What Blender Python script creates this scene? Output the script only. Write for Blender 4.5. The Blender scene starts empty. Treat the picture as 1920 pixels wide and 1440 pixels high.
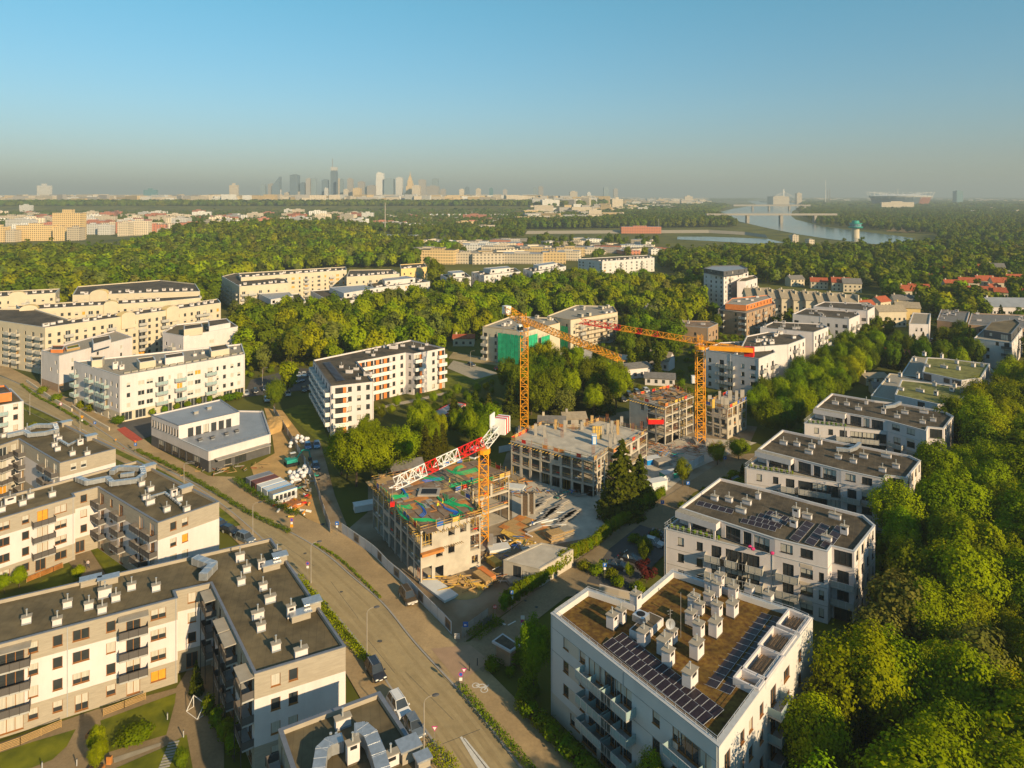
import bpy, math, random
import numpy as np
from mathutils import Vector, Matrix
rnd = random.Random(7)
nrs = np.random.RandomState(11)
SC = bpy.context.scene
COL = SC.collection
# ------------------------------------------------------------------ camera, sky, sun, exposure
CAMZ = 72.0          # drone height above the street
FPX, CXP, HZP = 1300.0, 960.0, 366.0
cam = bpy.data.cameras.new('camera'); camo = bpy.data.objects.new('camera', cam); COL.objects.link(camo)
camo.location = (0, 0, CAMZ); camo.rotation_euler = (math.radians(90), 0, 0)
cam.sensor_width = 36; cam.lens = FPX / 1920 * 36
cam.shift_y = -(720 - HZP) / 1920
cam.clip_start = 1; cam.clip_end = 80000
SC.camera = camo
SUN_EL, SUN_AZ = math.radians(22.5), math.radians(139)   # azimuth clockwise from +Y (the view direction)
w = bpy.data.worlds.new('World'); SC.world = w; w.use_nodes = True
nt = w.node_tree; bg = nt.nodes['Background']
sky = nt.nodes.new('ShaderNodeTexSky'); sky.sky_type = 'NISHITA'; sky.sun_disc = False
sky.sun_elevation = SUN_EL; sky.sun_rotation = SUN_AZ
sky.altitude = 100; sky.air_density = 1.3; sky.dust_density = 0.2; sky.ozone_density = 2.5
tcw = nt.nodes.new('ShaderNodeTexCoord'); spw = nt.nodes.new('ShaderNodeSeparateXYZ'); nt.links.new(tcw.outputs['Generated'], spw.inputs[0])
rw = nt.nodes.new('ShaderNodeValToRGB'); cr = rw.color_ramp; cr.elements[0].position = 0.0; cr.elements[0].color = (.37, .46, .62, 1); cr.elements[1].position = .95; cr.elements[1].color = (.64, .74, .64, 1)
for p_, c_ in ((.05, (.37, .46, .62)), (.12, (.37, .54, .66)), (.26, (.32, .65, .70)), (.5, (.46, .68, .66))): e_ = cr.elements.new(p_); e_.color = (*c_, 1)  # top stops, above the view: sky brightened and warmed as added fill light
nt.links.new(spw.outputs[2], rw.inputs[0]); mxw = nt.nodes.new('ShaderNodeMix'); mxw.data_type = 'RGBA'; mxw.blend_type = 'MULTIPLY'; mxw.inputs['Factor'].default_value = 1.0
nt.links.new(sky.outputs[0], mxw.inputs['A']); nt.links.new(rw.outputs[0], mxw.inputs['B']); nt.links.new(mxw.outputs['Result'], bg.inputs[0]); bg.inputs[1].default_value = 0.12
sl = bpy.data.lights.new('sun', 'SUN'); slo = bpy.data.objects.new('sun', sl); COL.objects.link(slo)
sl.energy = 4.9; sl.angle = math.radians(0.6); sl.color = (1.0, 0.755, 0.44)
sd = Vector((math.sin(SUN_AZ) * math.cos(SUN_EL), math.cos(SUN_AZ) * math.cos(SUN_EL), math.sin(SUN_EL)))
slo.rotation_euler = sd.to_track_quat('Z', 'Y').to_euler()
SC.view_settings.view_transform = 'Standard'; SC.view_settings.look = 'None'
SC.view_settings.exposure = 0.62; SC.view_settings.gamma = 1.0
SC.view_settings.use_curve_mapping = False
SC.render.engine = 'CYCLES'
cy = SC.cycles
cy.max_bounces = 5; cy.diffuse_bounces = 2; cy.glossy_bounces = 2; cy.transmission_bounces = 3
cy.volume_bounces = 0; cy.transparent_max_bounces = 6; cy.caustics_reflective = False; cy.caustics_refractive = False
cy.use_denoising = True
HAZE_D = 0.00016

# ------------------------------------------------------------------ helpers
def G(px, py, z=0.0):
    """map a point of the survey (photograph pixel, known height) to the place"""
    y = FPX * (CAMZ - z) / (py - HZP)
    return ((px - CXP) * y / FPX, y)
def GP(pts, z=0.0): return [G(a, b, z) for a, b in pts]
def area(p): return 0.5 * sum(p[i][0] * p[(i + 1) % len(p)][1] - p[(i + 1) % len(p)][0] * p[i][1] for i in range(len(p)))
def ccw(p): return p if area(p) > 0 else list(reversed(p))
def inset(p, d):
    n = len(p); out = []
    for i in range(n):
        a, b, c = Vector(p[i - 1]), Vector(p[i]), Vector(p[(i + 1) % n])
        e1 = (b - a).normalized(); e2 = (c - b).normalized()
        n1 = Vector((-e1.y, e1.x)); n2 = Vector((-e2.y, e2.x))
        k = max(0.35, 1 + n1.dot(n2))
        m = (n1 + n2) / k
        out.append((b.x + m.x * d, b.y + m.y * d))
    return out
def inpoly(x, y, p):
    c = False; n = len(p); j = n - 1
    for i in range(n):
        if (p[i][1] > y) != (p[j][1] > y) and x < (p[j][0] - p[i][0]) * (y - p[i][1]) / (p[j][1] - p[i][1]) + p[i][0]: c = not c
        j = i
    return c
def spline(pts, n=6):
    out = []
    for i in range(len(pts) - 1):
        p0 = pts[max(i - 1, 0)]; p1 = pts[i]; p2 = pts[i + 1]; p3 = pts[min(i + 2, len(pts) - 1)]
        for k in range(n):
            t = k / n
            out.append(tuple(0.5 * ((2 * p1[j]) + (-p0[j] + p2[j]) * t + (2 * p0[j] - 5 * p1[j] + 4 * p2[j] - p3[j]) * t * t + (-p0[j] + 3 * p1[j] - 3 * p2[j] + p3[j]) * t ** 3) for j in range(len(p1))))
    out.append(tuple(pts[-1])); return out

MATS = {}
def mat(name, col, rough=0.8, var=0.12, scale=1.0, bump=0.0, metal=0.0, col2=None, stretch=None, spec=0.3, detail=4, trans=0.0, objvar=0.0, seam=None, wear=None):
    """procedural material: noise between two shades of the thing's own colour, fine relief"""
    if name in MATS: return MATS[name]
    m = bpy.data.materials.new(name); m.use_nodes = True; t = m.node_tree; N = t.nodes; L = t.links
    b = N['Principled BSDF']
    c = Vector(col); a = c * (1 - var); d = c * (1 + var) if col2 is None else Vector(col2)
    tc = N.new('ShaderNodeTexCoord'); mp = N.new('ShaderNodeMapping'); L.new(tc.outputs['Object'], mp.inputs[0])
    if stretch: mp.inputs['Scale'].default_value = stretch
    no = N.new('ShaderNodeTexNoise'); no.inputs['Scale'].default_value = scale; no.inputs['Detail'].default_value = detail
    L.new(mp.outputs[0], no.inputs['Vector'])
    rp = N.new('ShaderNodeValToRGB'); rp.color_ramp.elements[0].position = 0.3; rp.color_ramp.elements[1].position = 0.7
    rp.color_ramp.elements[0].color = (*a, 1); rp.color_ramp.elements[1].color = (min(d.x, 1), min(d.y, 1), min(d.z, 1), 1)
    L.new(no.outputs['Fac'], rp.inputs[0])
    src = rp.outputs[0]
    if objvar:
        oi = N.new('ShaderNodeObjectInfo'); hs = N.new('ShaderNodeHueSaturation')
        mr = N.new('ShaderNodeMapRange'); mr.inputs['To Min'].default_value = 1 - objvar; mr.inputs['To Max'].default_value = 1 + objvar
        L.new(oi.outputs['Random'], mr.inputs[0]); L.new(mr.outputs[0], hs.inputs['Value']); L.new(src, hs.inputs['Color'])
        src = hs.outputs[0]
    if wear:
        n2 = N.new('ShaderNodeTexNoise'); n2.inputs['Scale'].default_value = wear[0]; n2.inputs['Detail'].default_value = 6; n2.inputs['Roughness'].default_value = .65; L.new(tc.outputs['Object'], n2.inputs['Vector'])
        r2 = N.new('ShaderNodeMapRange'); r2.inputs['From Min'].default_value = .35; r2.inputs['From Max'].default_value = .65; r2.inputs['To Min'].default_value = 1 - wear[1]; r2.inputs['To Max'].default_value = 1 + wear[1]; L.new(n2.outputs['Fac'], r2.inputs[0])
        h2 = N.new('ShaderNodeHueSaturation'); L.new(r2.outputs[0], h2.inputs['Value']); L.new(src, h2.inputs['Color']); src = h2.outputs[0]
    if seam:
        m3 = N.new('ShaderNodeMapping'); m3.inputs['Rotation'].default_value = (0, 0, seam[0]); L.new(tc.outputs['Object'], m3.inputs[0]); sx = N.new('ShaderNodeSeparateXYZ'); L.new(m3.outputs[0], sx.inputs[0])
        dv = N.new('ShaderNodeMath'); dv.operation = 'DIVIDE'; dv.inputs[1].default_value = seam[1]; L.new(sx.outputs[0], dv.inputs[0]); fr = N.new('ShaderNodeMath'); fr.operation = 'FRACT'; L.new(dv.outputs[0], fr.inputs[0])
        lt = N.new('ShaderNodeMath'); lt.operation = 'LESS_THAN'; lt.inputs[1].default_value = seam[2]; L.new(fr.outputs[0], lt.inputs[0]); r3 = N.new('ShaderNodeMapRange'); r3.inputs['To Min'].default_value = 1; r3.inputs['To Max'].default_value = seam[3]; L.new(lt.outputs[0], r3.inputs[0])
        h3 = N.new('ShaderNodeHueSaturation'); L.new(r3.outputs[0], h3.inputs['Value']); L.new(src, h3.inputs['Color']); src = h3.outputs[0]
    L.new(src, b.inputs['Base Color'])
    b.inputs['Roughness'].default_value = rough; b.inputs['Metallic'].default_value = metal
    b.inputs['Specular IOR Level'].default_value = spec
    if bump:
        bp = N.new('ShaderNodeBump'); bp.inputs['Strength'].default_value = bump; bp.inputs['Distance'].default_value = 0.05
        L.new(no.outputs['Fac'], bp.inputs['Height']); L.new(bp.outputs[0], b.inputs['Normal'])
    MATS[name] = m; return m

class MB:
    """collects faces; build() links them as ONE mesh object"""
    def __init__(s): s.v = []; s.f = []; s.m = []; s.mats = []
    def mi(s, m):
        if m not in s.mats: s.mats.append(m)
        return s.mats.index(m)
    def face(s, pts, m):
        k = len(s.v); s.v.extend(pts); s.f.append(tuple(range(k, k + len(pts)))); s.m.append(s.mi(m))
    def prism(s, poly, z0, z1, m, mtop=None, bottom=False):
        poly = ccw(poly); n = len(poly); k = len(s.v)
        s.v.extend([(x, y, z0) for x, y in poly]); s.v.extend([(x, y, z1) for x, y in poly])
        a = s.mi(m); b = s.mi(mtop or m)
        for i in range(n):
            j = (i + 1) % n; s.f.append((k + i, k + j, k + n + j, k + n + i)); s.m.append(a)
        s.f.append(tuple(range(k + n, k + 2 * n))); s.m.append(b)
        if bottom: s.f.append(tuple(reversed(range(k, k + n)))); s.m.append(a)
    def box(s, x0, x1, y0, y1, z0, z1, m, mtop=None): s.prism([(x0, y0), (x1, y0), (x1, y1), (x0, y1)], z0, z1, m, mtop, True)
    def obox(s, p, u, L, W, z0, z1, m, mtop=None, centre=True):
        """box along direction u (unit 2D) of length L, width W about p"""
        ux, uy = u; vx, vy = -uy, ux
        a0, a1 = (-L / 2, L / 2) if centre else (0, L)
        P = [(p[0] + ux * a + vx * b, p[1] + uy * a + vy * b) for a, b in ((a0, -W / 2), (a1, -W / 2), (a1, W / 2), (a0, W / 2))]
        s.prism(P, z0, z1, m, mtop, True)
    def bar(s, p, q, r, m, n=4):
        p = Vector(p); q = Vector(q); d = (q - p)
        if d.length < 1e-6: return
        d.normalize(); a = d.cross(Vector((0, 0, 1)) if abs(d.z) < .95 else Vector((1, 0, 0))).normalized(); b = d.cross(a)
        k = len(s.v); off = math.pi / n
        for c in (p, q):
            for i in range(n):
                t = 2 * math.pi * i / n + off; s.v.append(tuple(c + a * r * math.cos(t) + b * r * math.sin(t)))
        mi = s.mi(m)
        for i in range(n):
            j = (i + 1) % n; s.f.append((k + i, k + j, k + n + j, k + n + i)[::-1]); s.m.append(mi)
        s.f.append(tuple(range(k, k + n))); s.m.append(mi)
        s.f.append(tuple(reversed(range(k + n, k + 2 * n)))); s.m.append(mi)
    def tube(s, pts, r, m, n=8):
        for a, b in zip(pts[:-1], pts[1:]): s.bar(a, b, r, m, n)
    def cyl(s, x, y, z0, z1, r0, r1, m, n=12):
        k = len(s.v); mi = s.mi(m)
        for z, r in ((z0, r0), (z1, r1)):
            for i in range(n): s.v.append((x + r * math.cos(2 * math.pi * i / n), y + r * math.sin(2 * math.pi * i / n), z))
        for i in range(n):
            j = (i + 1) % n; s.f.append((k + i, k + j, k + n + j, k + n + i)); s.m.append(mi)
        s.f.append(tuple(range(k + n, k + 2 * n))); s.m.append(mi)
        s.f.append(tuple(reversed(range(k, k + n)))); s.m.append(mi)
    def ball(s, x, y, z, rx, ry, rz, m, seg=10, rings=6):
        k = len(s.v); mi = s.mi(m)
        for j in range(rings + 1):
            t = math.pi * j / rings
            for i in range(seg):
                a = 2 * math.pi * i / seg; s.v.append((x + rx * math.sin(t) * math.cos(a), y + ry * math.sin(t) * math.sin(a), z - rz * math.cos(t)))
        for j in range(rings):
            for i in range(seg):
                i2 = (i + 1) % seg; s.f.append((k + j * seg + i, k + j * seg + i2, k + (j + 1) * seg + i2, k + (j + 1) * seg + i)); s.m.append(mi)
    def mesh(s, name):
        me = bpy.data.meshes.new(name); me.from_pydata(s.v, [], s.f)
        for m in s.mats: me.materials.append(m)
        me.polygons.foreach_set('material_index', s.m); me.update(); return me
    def build(s, name, parent=None, loc=None, kind=None, smooth=False):
        off = parent.location if parent is not None else None
        if off is not None and loc is None and off.length > 0:
            s.v = [(a - off[0], b - off[1], c - off[2]) for a, b, c in s.v]
        me = s.mesh(name)
        if smooth: me.polygons.foreach_set('use_smooth', [True] * len(me.polygons))
        o = bpy.data.objects.new(name, me); COL.objects.link(o)
        if parent is not None: o.parent = parent
        if loc is not None: o.location = loc
        if kind: o['kind'] = kind
        return o

def tag(o, label, cat, group=None):
    o['label'] = label; o['category'] = cat
    if group: o['group'] = group
    return o
def empty(name, label, cat, loc=(0, 0, 0), rz=0.0, group=None):
    o = bpy.data.objects.new(name, None); COL.objects.link(o); o.location = loc; o.rotation_euler = (0, 0, rz); o.empty_display_size = 0.1
    return tag(o, label, cat, group) if label else o
def inst(name, me, parent, loc, rz=0.0, scale=None):
    o = bpy.data.objects.new(name, me); COL.objects.link(o); o.parent = parent
    o.location = loc; o.rotation_euler = (0, 0, rz)
    if scale: o.scale = scale
    return o
def copy_tree(o, parent=None):
    c = o.copy(); COL.objects.link(c)
    if parent is not None: c.parent = parent
    for ch in list(o.children): copy_tree(ch, c)
    return c
def place(o, loc, rz=0.0, label=None, scale=None, group=None):
    o.location = loc; o.rotation_euler = (0, 0, rz)
    if scale: o.scale = (scale, scale, scale) if not isinstance(scale, tuple) else scale
    if label: o['label'] = label
    if group: o['group'] = group
    return o

# ------------------------------------------------------------------ materials
M = dict(
 white=mat('white_render', (.63, .575, .56), .85, .04, 1.2, stretch=(1, 1, .15), wear=(.18, .06)),
 white2=mat('white_plaster_cool', (.60, .575, .55), .85, .06, .3, stretch=(1, 1, .3)),
 cream=mat('cream_render', (.57, .49, .36), .85, .06, .3),
 beige=mat('beige_render', (.55, .47, .38), .85, .08, .3),
 yellow=mat('yellow_render', (.72, .52, .22), .85, .06, .3),
 brown=mat('brown_brick_tone', (.36, .24, .15), .85, .1, .8),
 orange=mat('orange_cladding', (.62, .20, .05), .6, .12, .6),
 grey=mat('grey_clinker', (.36, .31, .24), .85, .1, .8, stretch=(1, 1, 6)),
 dgrey=mat('dark_grey_cladding', (.09, .09, .095), .6, .12, 1),
 coping=mat('zinc_coping', (.20, .21, .24), .45, .1, 1.5, metal=.3),
 coping_l=mat('pale_coping', (.45, .46, .47), .5, .08, 1.5),
 roof=mat('roof_felt', (.145, .112, .060), .9, .15, .8, .2, wear=(.12, .35), seam=(-.24, 1.05, .06, .78)),
 roof_d=mat('roof_felt_dark', (.085, .066, .042), .85, .25, .8, .2, wear=(.15, .4), seam=(.5, 1.05, .07, 1.35)),
 roof_b=mat('roof_membrane_grey', (.26, .28, .31), .45, .1, .3),
 gravel=mat('roof_gravel', (.30, .27, .22), .95, .2, 3, .3),
 sedum=mat('sedum_moss', (.155, .062, .014), 1, .5, 1.6, .8, detail=8, col2=(.185, .110, .018), wear=(.3, .3)),
 sedum_g=mat('sedum_green', (.17, .17, .05), 1, .35, .5, .8, detail=8),
 conc=mat('fresh_concrete', (.47, .42, .34), .9, .16, .5, .2, detail=8),
 concd=mat('grey_concrete', (.33, .30, .26), .9, .18, .6, .2, detail=8),
 metal=mat('galvanised_sheet', (.50, .51, .52), .35, .12, 2, metal=.6),
 pipe=mat('steel_pipe', (.60, .60, .58), .35, .05, 2, metal=.5),
 frame_br=mat('brown_window_frame', (.30, .13, .04), .5, .1, 2),
 frame_dk=mat('anthracite_window_frame', (.05, .042, .038), .5, .1, 2),
 frame_w=mat('white_window_frame', (.65, .64, .6), .5, .05, 2),
 glass=mat('window_glass', (.04, .046, .05), .05, .4, .25, spec=1.0),
 curtain=mat('window_blind', (.50, .47, .40), .35, .12, 2, stretch=(6, 1, .2), spec=.5),
 blind_o=mat('amber_blind', (.62, .30, .03), .6, .1, 2),
 rail_d=mat('charcoal_railing', (.10, .09, .085), .6, .2, 6, stretch=(8, 8, .2)),
 rail_l=mat('pale_railing', (.42, .40, .36), .6, .15, 6, stretch=(8, 8, .2)),
 rail_w=mat('white_balcony_front', (.74, .72, .67), .8, .05, 1),
 rail_g=mat('frosted_glass_railing', (.30, .40, .40), .15, .1, 1, spec=.6),
 slab=mat('balcony_slab', (.40, .39, .37), .85, .1, 1),
 wood=mat('timber', (.42, .27, .11), .8, .3, 2, .2, stretch=(1, 6, 6)),
 wood_y=mat('formwork_yellow', (.66, .42, .08), .7, .2, 2),
 ply=mat('formwork_ply', (.33, .17, .07), .8, .45, .5, detail=8, col2=(.25, .20, .15)),
 ply_o=mat('orange_ply', (.50, .20, .05), .75, .3, .8),
 rust=mat('rusty_rebar', (.28, .10, .04), .8, .3, 3),
 asphalt=mat('asphalt', (.345, .262, .135), .9, .08, 1.2, .1, detail=10, wear=(.09, .16)),
 asphalt_d=mat('dark_asphalt', (.085, .08, .075), .9, .15, .2, .1, detail=8),
 pave=mat('paving', (.37, .262, .135), .9, .10, 2.5, .1, detail=8, wear=(.12, .18)),
 pave_g=mat('paving_grey', (.25, .185, .105), .9, .10, 2.5, .1, detail=8, wear=(.12, .2)),
 kerb=mat('kerb_stone', (.33, .31, .28), .9, .1, 2),
 redp=mat('red_bike_crossing', (.42, .07, .04), .8, .15, 1),
 paint=mat('road_paint', (.62, .60, .55), .7, .12, 2),
 lawn=mat('lawn', (.10, .130, .003), 1, .35, .35, .5, detail=10, col2=(.19, .195, .006)),
 sand=mat('sand', (.46, .29, .11), 1, .2, .3, .6, detail=10),
 dirt=mat('site_dirt', (.27, .17, .08), 1, .4, .15, .5, detail=10, col2=(.33, .27, .19)),
 path=mat('gravel_path', (.36, .31, .23), 1, .12, 1),
 bark=mat('bark', (.10, .07, .045), .95, .3, 4, .4),
 soil=mat('planting_soil', (.07, .045, .025), 1, .3, 2, .4),
 tile_r=mat('red_roof_tile', (.36, .085, .035), .8, .2, 1),
 tile_g=mat('grey_roof_tile', (.17, .16, .15), .8, .2, 1),
 tile_b=mat('beige_roof_sheet', (.30, .25, .18), .8, .15, 1),
 crane_y=mat('crane_yellow', (.80, .33, .015), .45, .08, 1),
 crane_r=mat('crane_red', (.70, .02, .015), .45, .08, 1),
 crane_w=mat('crane_white', (.78, .76, .72), .5, .05, 1),
 blue=mat('blue_paint', (.02, .12, .45), .5, .15, 1),
 skyblue=mat('sky_blue_sheet', (.01, .22, .60), .5, .08, 1),
 teal=mat('teal_paint', (.02, .30, .24), .5, .15, 1),
 green_net=mat('green_scaffold_net', (.02, .36, .17), .8, .25, .6, detail=8),
 hose_g=mat('green_hose', (.015, .38, .14), .5, .1, 1),
 hose_b=mat('blue_hose', (.02, .14, .55), .5, .1, 1),
 steel=mat('scaffold_steel', (.30, .28, .26), .5, .2, 2, metal=.3),
 bag=mat('white_bulk_bag', (.66, .66, .68), .9, .12, 1, .4),
 cont_g=mat('container_grey', (.20, .21, .24), .6, .1, 1),
 cont_r=mat('container_oxblood', (.16, .06, .05), .6, .1, 1),
 cont_w=mat('container_white', (.62, .63, .62), .6, .06, 1),
 banner=mat('hoarding_panel', (.60, .62, .64), .7, .05, 1),
 solar=mat('solar_cell', (.030, .020, .026), .35, .2, 1, spec=.25),
 alu=mat('aluminium', (.62, .63, .65), .35, .04, 1, metal=.4),
 black=mat('black_rubber', (.015, .015, .016), .7, .1, 1),
 hiviz=mat('hi_vis_vest', (.65, .70, .03), .8, .05, 1),
 skin=mat('skin', (.50, .30, .20), .7, .05, 1),
 jeans=mat('dark_trousers', (.05, .06, .10), .9, .1, 1),
 pinkcl=mat('light_clothes', (.60, .50, .48), .9, .1, 1),
 flower_p=mat('pink_flowers', (.50, .03, .15), .9, .2, 3),
)
def flat_foliage(name, c1, c2, trans=0.22, objvar=0.2, hue=0.022):
    m = bpy.data.materials.new(name); m.use_nodes = True; t = m.node_tree; N = t.nodes; L = t.links
    N.remove(N['Principled BSDF']); out = N['Material Output']
    tc = N.new('ShaderNodeTexCoord'); no = N.new('ShaderNodeTexNoise'); no.inputs['Scale'].default_value = .55; no.inputs['Detail'].default_value = 6; no.inputs['Roughness'].default_value = .7
    L.new(tc.outputs['Object'], no.inputs['Vector'])
    rp = N.new('ShaderNodeValToRGB'); rp.color_ramp.elements[0].position = .33; rp.color_ramp.elements[1].position = .68
    rp.color_ramp.elements[0].color = (*c1, 1); rp.color_ramp.elements[1].color = (*c2, 1); L.new(no.outputs['Fac'], rp.inputs[0])
    oi = N.new('ShaderNodeObjectInfo'); hs = N.new('ShaderNodeHueSaturation')
    mr = N.new('ShaderNodeMapRange'); mr.inputs['To Min'].default_value = 1 - objvar; mr.inputs['To Max'].default_value = 1 + objvar
    mh = N.new('ShaderNodeMapRange'); mh.inputs['To Min'].default_value = .5 - hue; mh.inputs['To Max'].default_value = .5 + hue
    fr = N.new('ShaderNodeMath'); fr.operation = 'FRACT'; mu = N.new('ShaderNodeMath'); mu.operation = 'MULTIPLY'; mu.inputs[1].default_value = 7.31
    L.new(oi.outputs['Random'], mr.inputs[0]); L.new(oi.outputs['Random'], mu.inputs[0]); L.new(mu.outputs[0], fr.inputs[0]); L.new(fr.outputs[0], mh.inputs[0])
    ln = N.new('ShaderNodeTexNoise'); ln.inputs['Scale'].default_value = .016; ln.inputs['Detail'].default_value = 3; L.new(oi.outputs['Location'], ln.inputs['Vector']); lr_ = N.new('ShaderNodeMapRange'); lr_.inputs['From Min'].default_value = .35; lr_.inputs['From Max'].default_value = .65; lr_.inputs['To Min'].default_value = -.012; lr_.inputs['To Max'].default_value = .034; L.new(ln.outputs['Fac'], lr_.inputs[0])
    ah = N.new('ShaderNodeMath'); ah.operation = 'ADD'; L.new(mh.outputs[0], ah.inputs[0]); L.new(lr_.outputs[0], ah.inputs[1])
    L.new(mr.outputs[0], hs.inputs['Value']); L.new(ah.outputs[0], hs.inputs['Hue']); L.new(rp.outputs[0], hs.inputs['Color'])
    df = N.new('ShaderNodeBsdfDiffuse'); tr = N.new('ShaderNodeBsdfTranslucent'); mx = N.new('ShaderNodeMixShader'); mx.inputs[0].default_value = trans
    L.new(hs.outputs[0], df.inputs[0]); L.new(hs.outputs[0], tr.inputs[0]); L.new(df.outputs[0], mx.inputs[1]); L.new(tr.outputs[0], mx.inputs[2]); L.new(mx.outputs[0], out.inputs[0])
    return m
M['leaf'] = flat_foliage('leaf_green', (.145, .185, .001), (.31, .345, .003))
M['leaf_d'] = flat_foliage('leaf_dark_green', (.080, .115, .004), (.185, .215, .006))
M['leaf_c'] = flat_foliage('conifer_needles', (.045, .058, .004), (.115, .115, .007), .2)
M['leaf_h'] = flat_foliage('hedge_green', (.11, .155, .002), (.24, .26, .003), .3)
M['leaf_r'] = flat_foliage('copper_leaves', (.07, .018, .012), (.13, .03, .02), .3)
M['leaf_g'] = flat_foliage('willow_grey_green', (.13, .15, .022), (.24, .245, .040), .3)

# ------------------------------------------------------------------ windows, balconies
WM = {}
def window_meshes(w_, h_, fr, kind):
    k = (round(w_, 2), round(h_, 2), fr, kind)
    if k in WM: return WM[k]
    f = M[fr]; b = MB(); t = .07; d0, d1 = .10, .17
    for x0, x1, z0, z1 in ((0, t, 0, h_), (w_ - t, w_, 0, h_), (t, w_ - t, 0, t), (t, w_ - t, h_ - t, h_)): b.box(x0, x1, d0, d1, z0, z1, f)
    n = 1 if w_ < 1.5 else (2 if w_ < 2.5 else (3 if w_ < 4 else 4))
    for i in range(1, n): x = w_ * i / n; b.box(x - .04, x + .04, d0 + .01, d1, t, h_ - t, f)
    b.box(-.05, w_ + .05, -.07, d0, -.05, 0.003, f)
    fm = b.mesh('window'); p = MB()
    zt = h_ - t
    if kind == 'g': p.face([(t, .15, t), (w_ - t, .15, t), (w_ - t, .15, zt), (t, .15, zt)], M['glass'])
    else:
        c = M['curtain'] if kind in 'cC' else M['blind_o']
        zs = t + (zt - t) * (.0 if kind in 'Co' else .42)
        if kind == 'c': p.face([(t, .15, t), (w_ - t, .15, t), (w_ - t, .15, zs), (t, .15, zs)], M['glass'])
        p.face([(t, .148, zs), (w_ - t, .148, zs), (w_ - t, .148, zt), (t, .148, zt)], c)
    WM[k] = (fm, p.mesh('pane')); return WM[k]
BM = {}
def balcony_meshes(w_, d_, st):
    k = (round(w_, 2), round(d_, 2), st)
    if k in BM: return BM[k]
    s = MB(); s.box(0, w_, -d_, 0.0, -.22, 0, M['slab']); r = MB()
    rm = M[{'dark': 'rail_d', 'pale': 'rail_l', 'white': 'rail_w', 'glass': 'rail_g', 'metal': 'rail_l'}[st]]
    z0 = -.24 if st == 'white' else .06
    t = .10 if st == 'white' else .04
    r.box(-.02, w_ + .02, -d_ - t, -d_ - .005, z0, 1.0, rm)
    r.box(-t, -.004, -d_, -.01, z0, 1.0, rm); r.box(w_ + .004, w_ + t, -d_, -.01, z0, 1.0, rm)
    if st != 'white':
        pm = M['frame_dk'] if st == 'dark' else M['alu']
        r.box(-.05, w_ + .05, -d_ - .07, -d_ + .02, 1.002, 1.06, pm)
        n = max(2, int(w_ / 1.1))
        for i in range(n + 1): x = w_ * i / n; r.box(x - .03, x + .03, -d_ - .075, -d_ - t - .002, -.05, 1.0, pm)
    BM[k] = (s.mesh('balcony'), r.mesh('railing')); return BM[k]
TOK = {'w': (1.15, .85, 2.35), 's': (.8, .85, 2.35), 'W': (2.0, .85, 2.35), 'd': (1.7, .08, 2.4), 'D': (2.8, .08, 2.4),
       'b': (1.8, .08, 2.4), 'B': (3.0, .08, 2.4), 'S': (3.2, .25, 2.9), 'g': (1.5, .08, 2.4), 'e': (1.6, .05, 2.3), 't': (.9, .5, 2.5), 'o': (1.15, .85, 2.35), 'C': (1.8, .08, 2.4)}
FOOT = []   # footprints, to keep trees out
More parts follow.
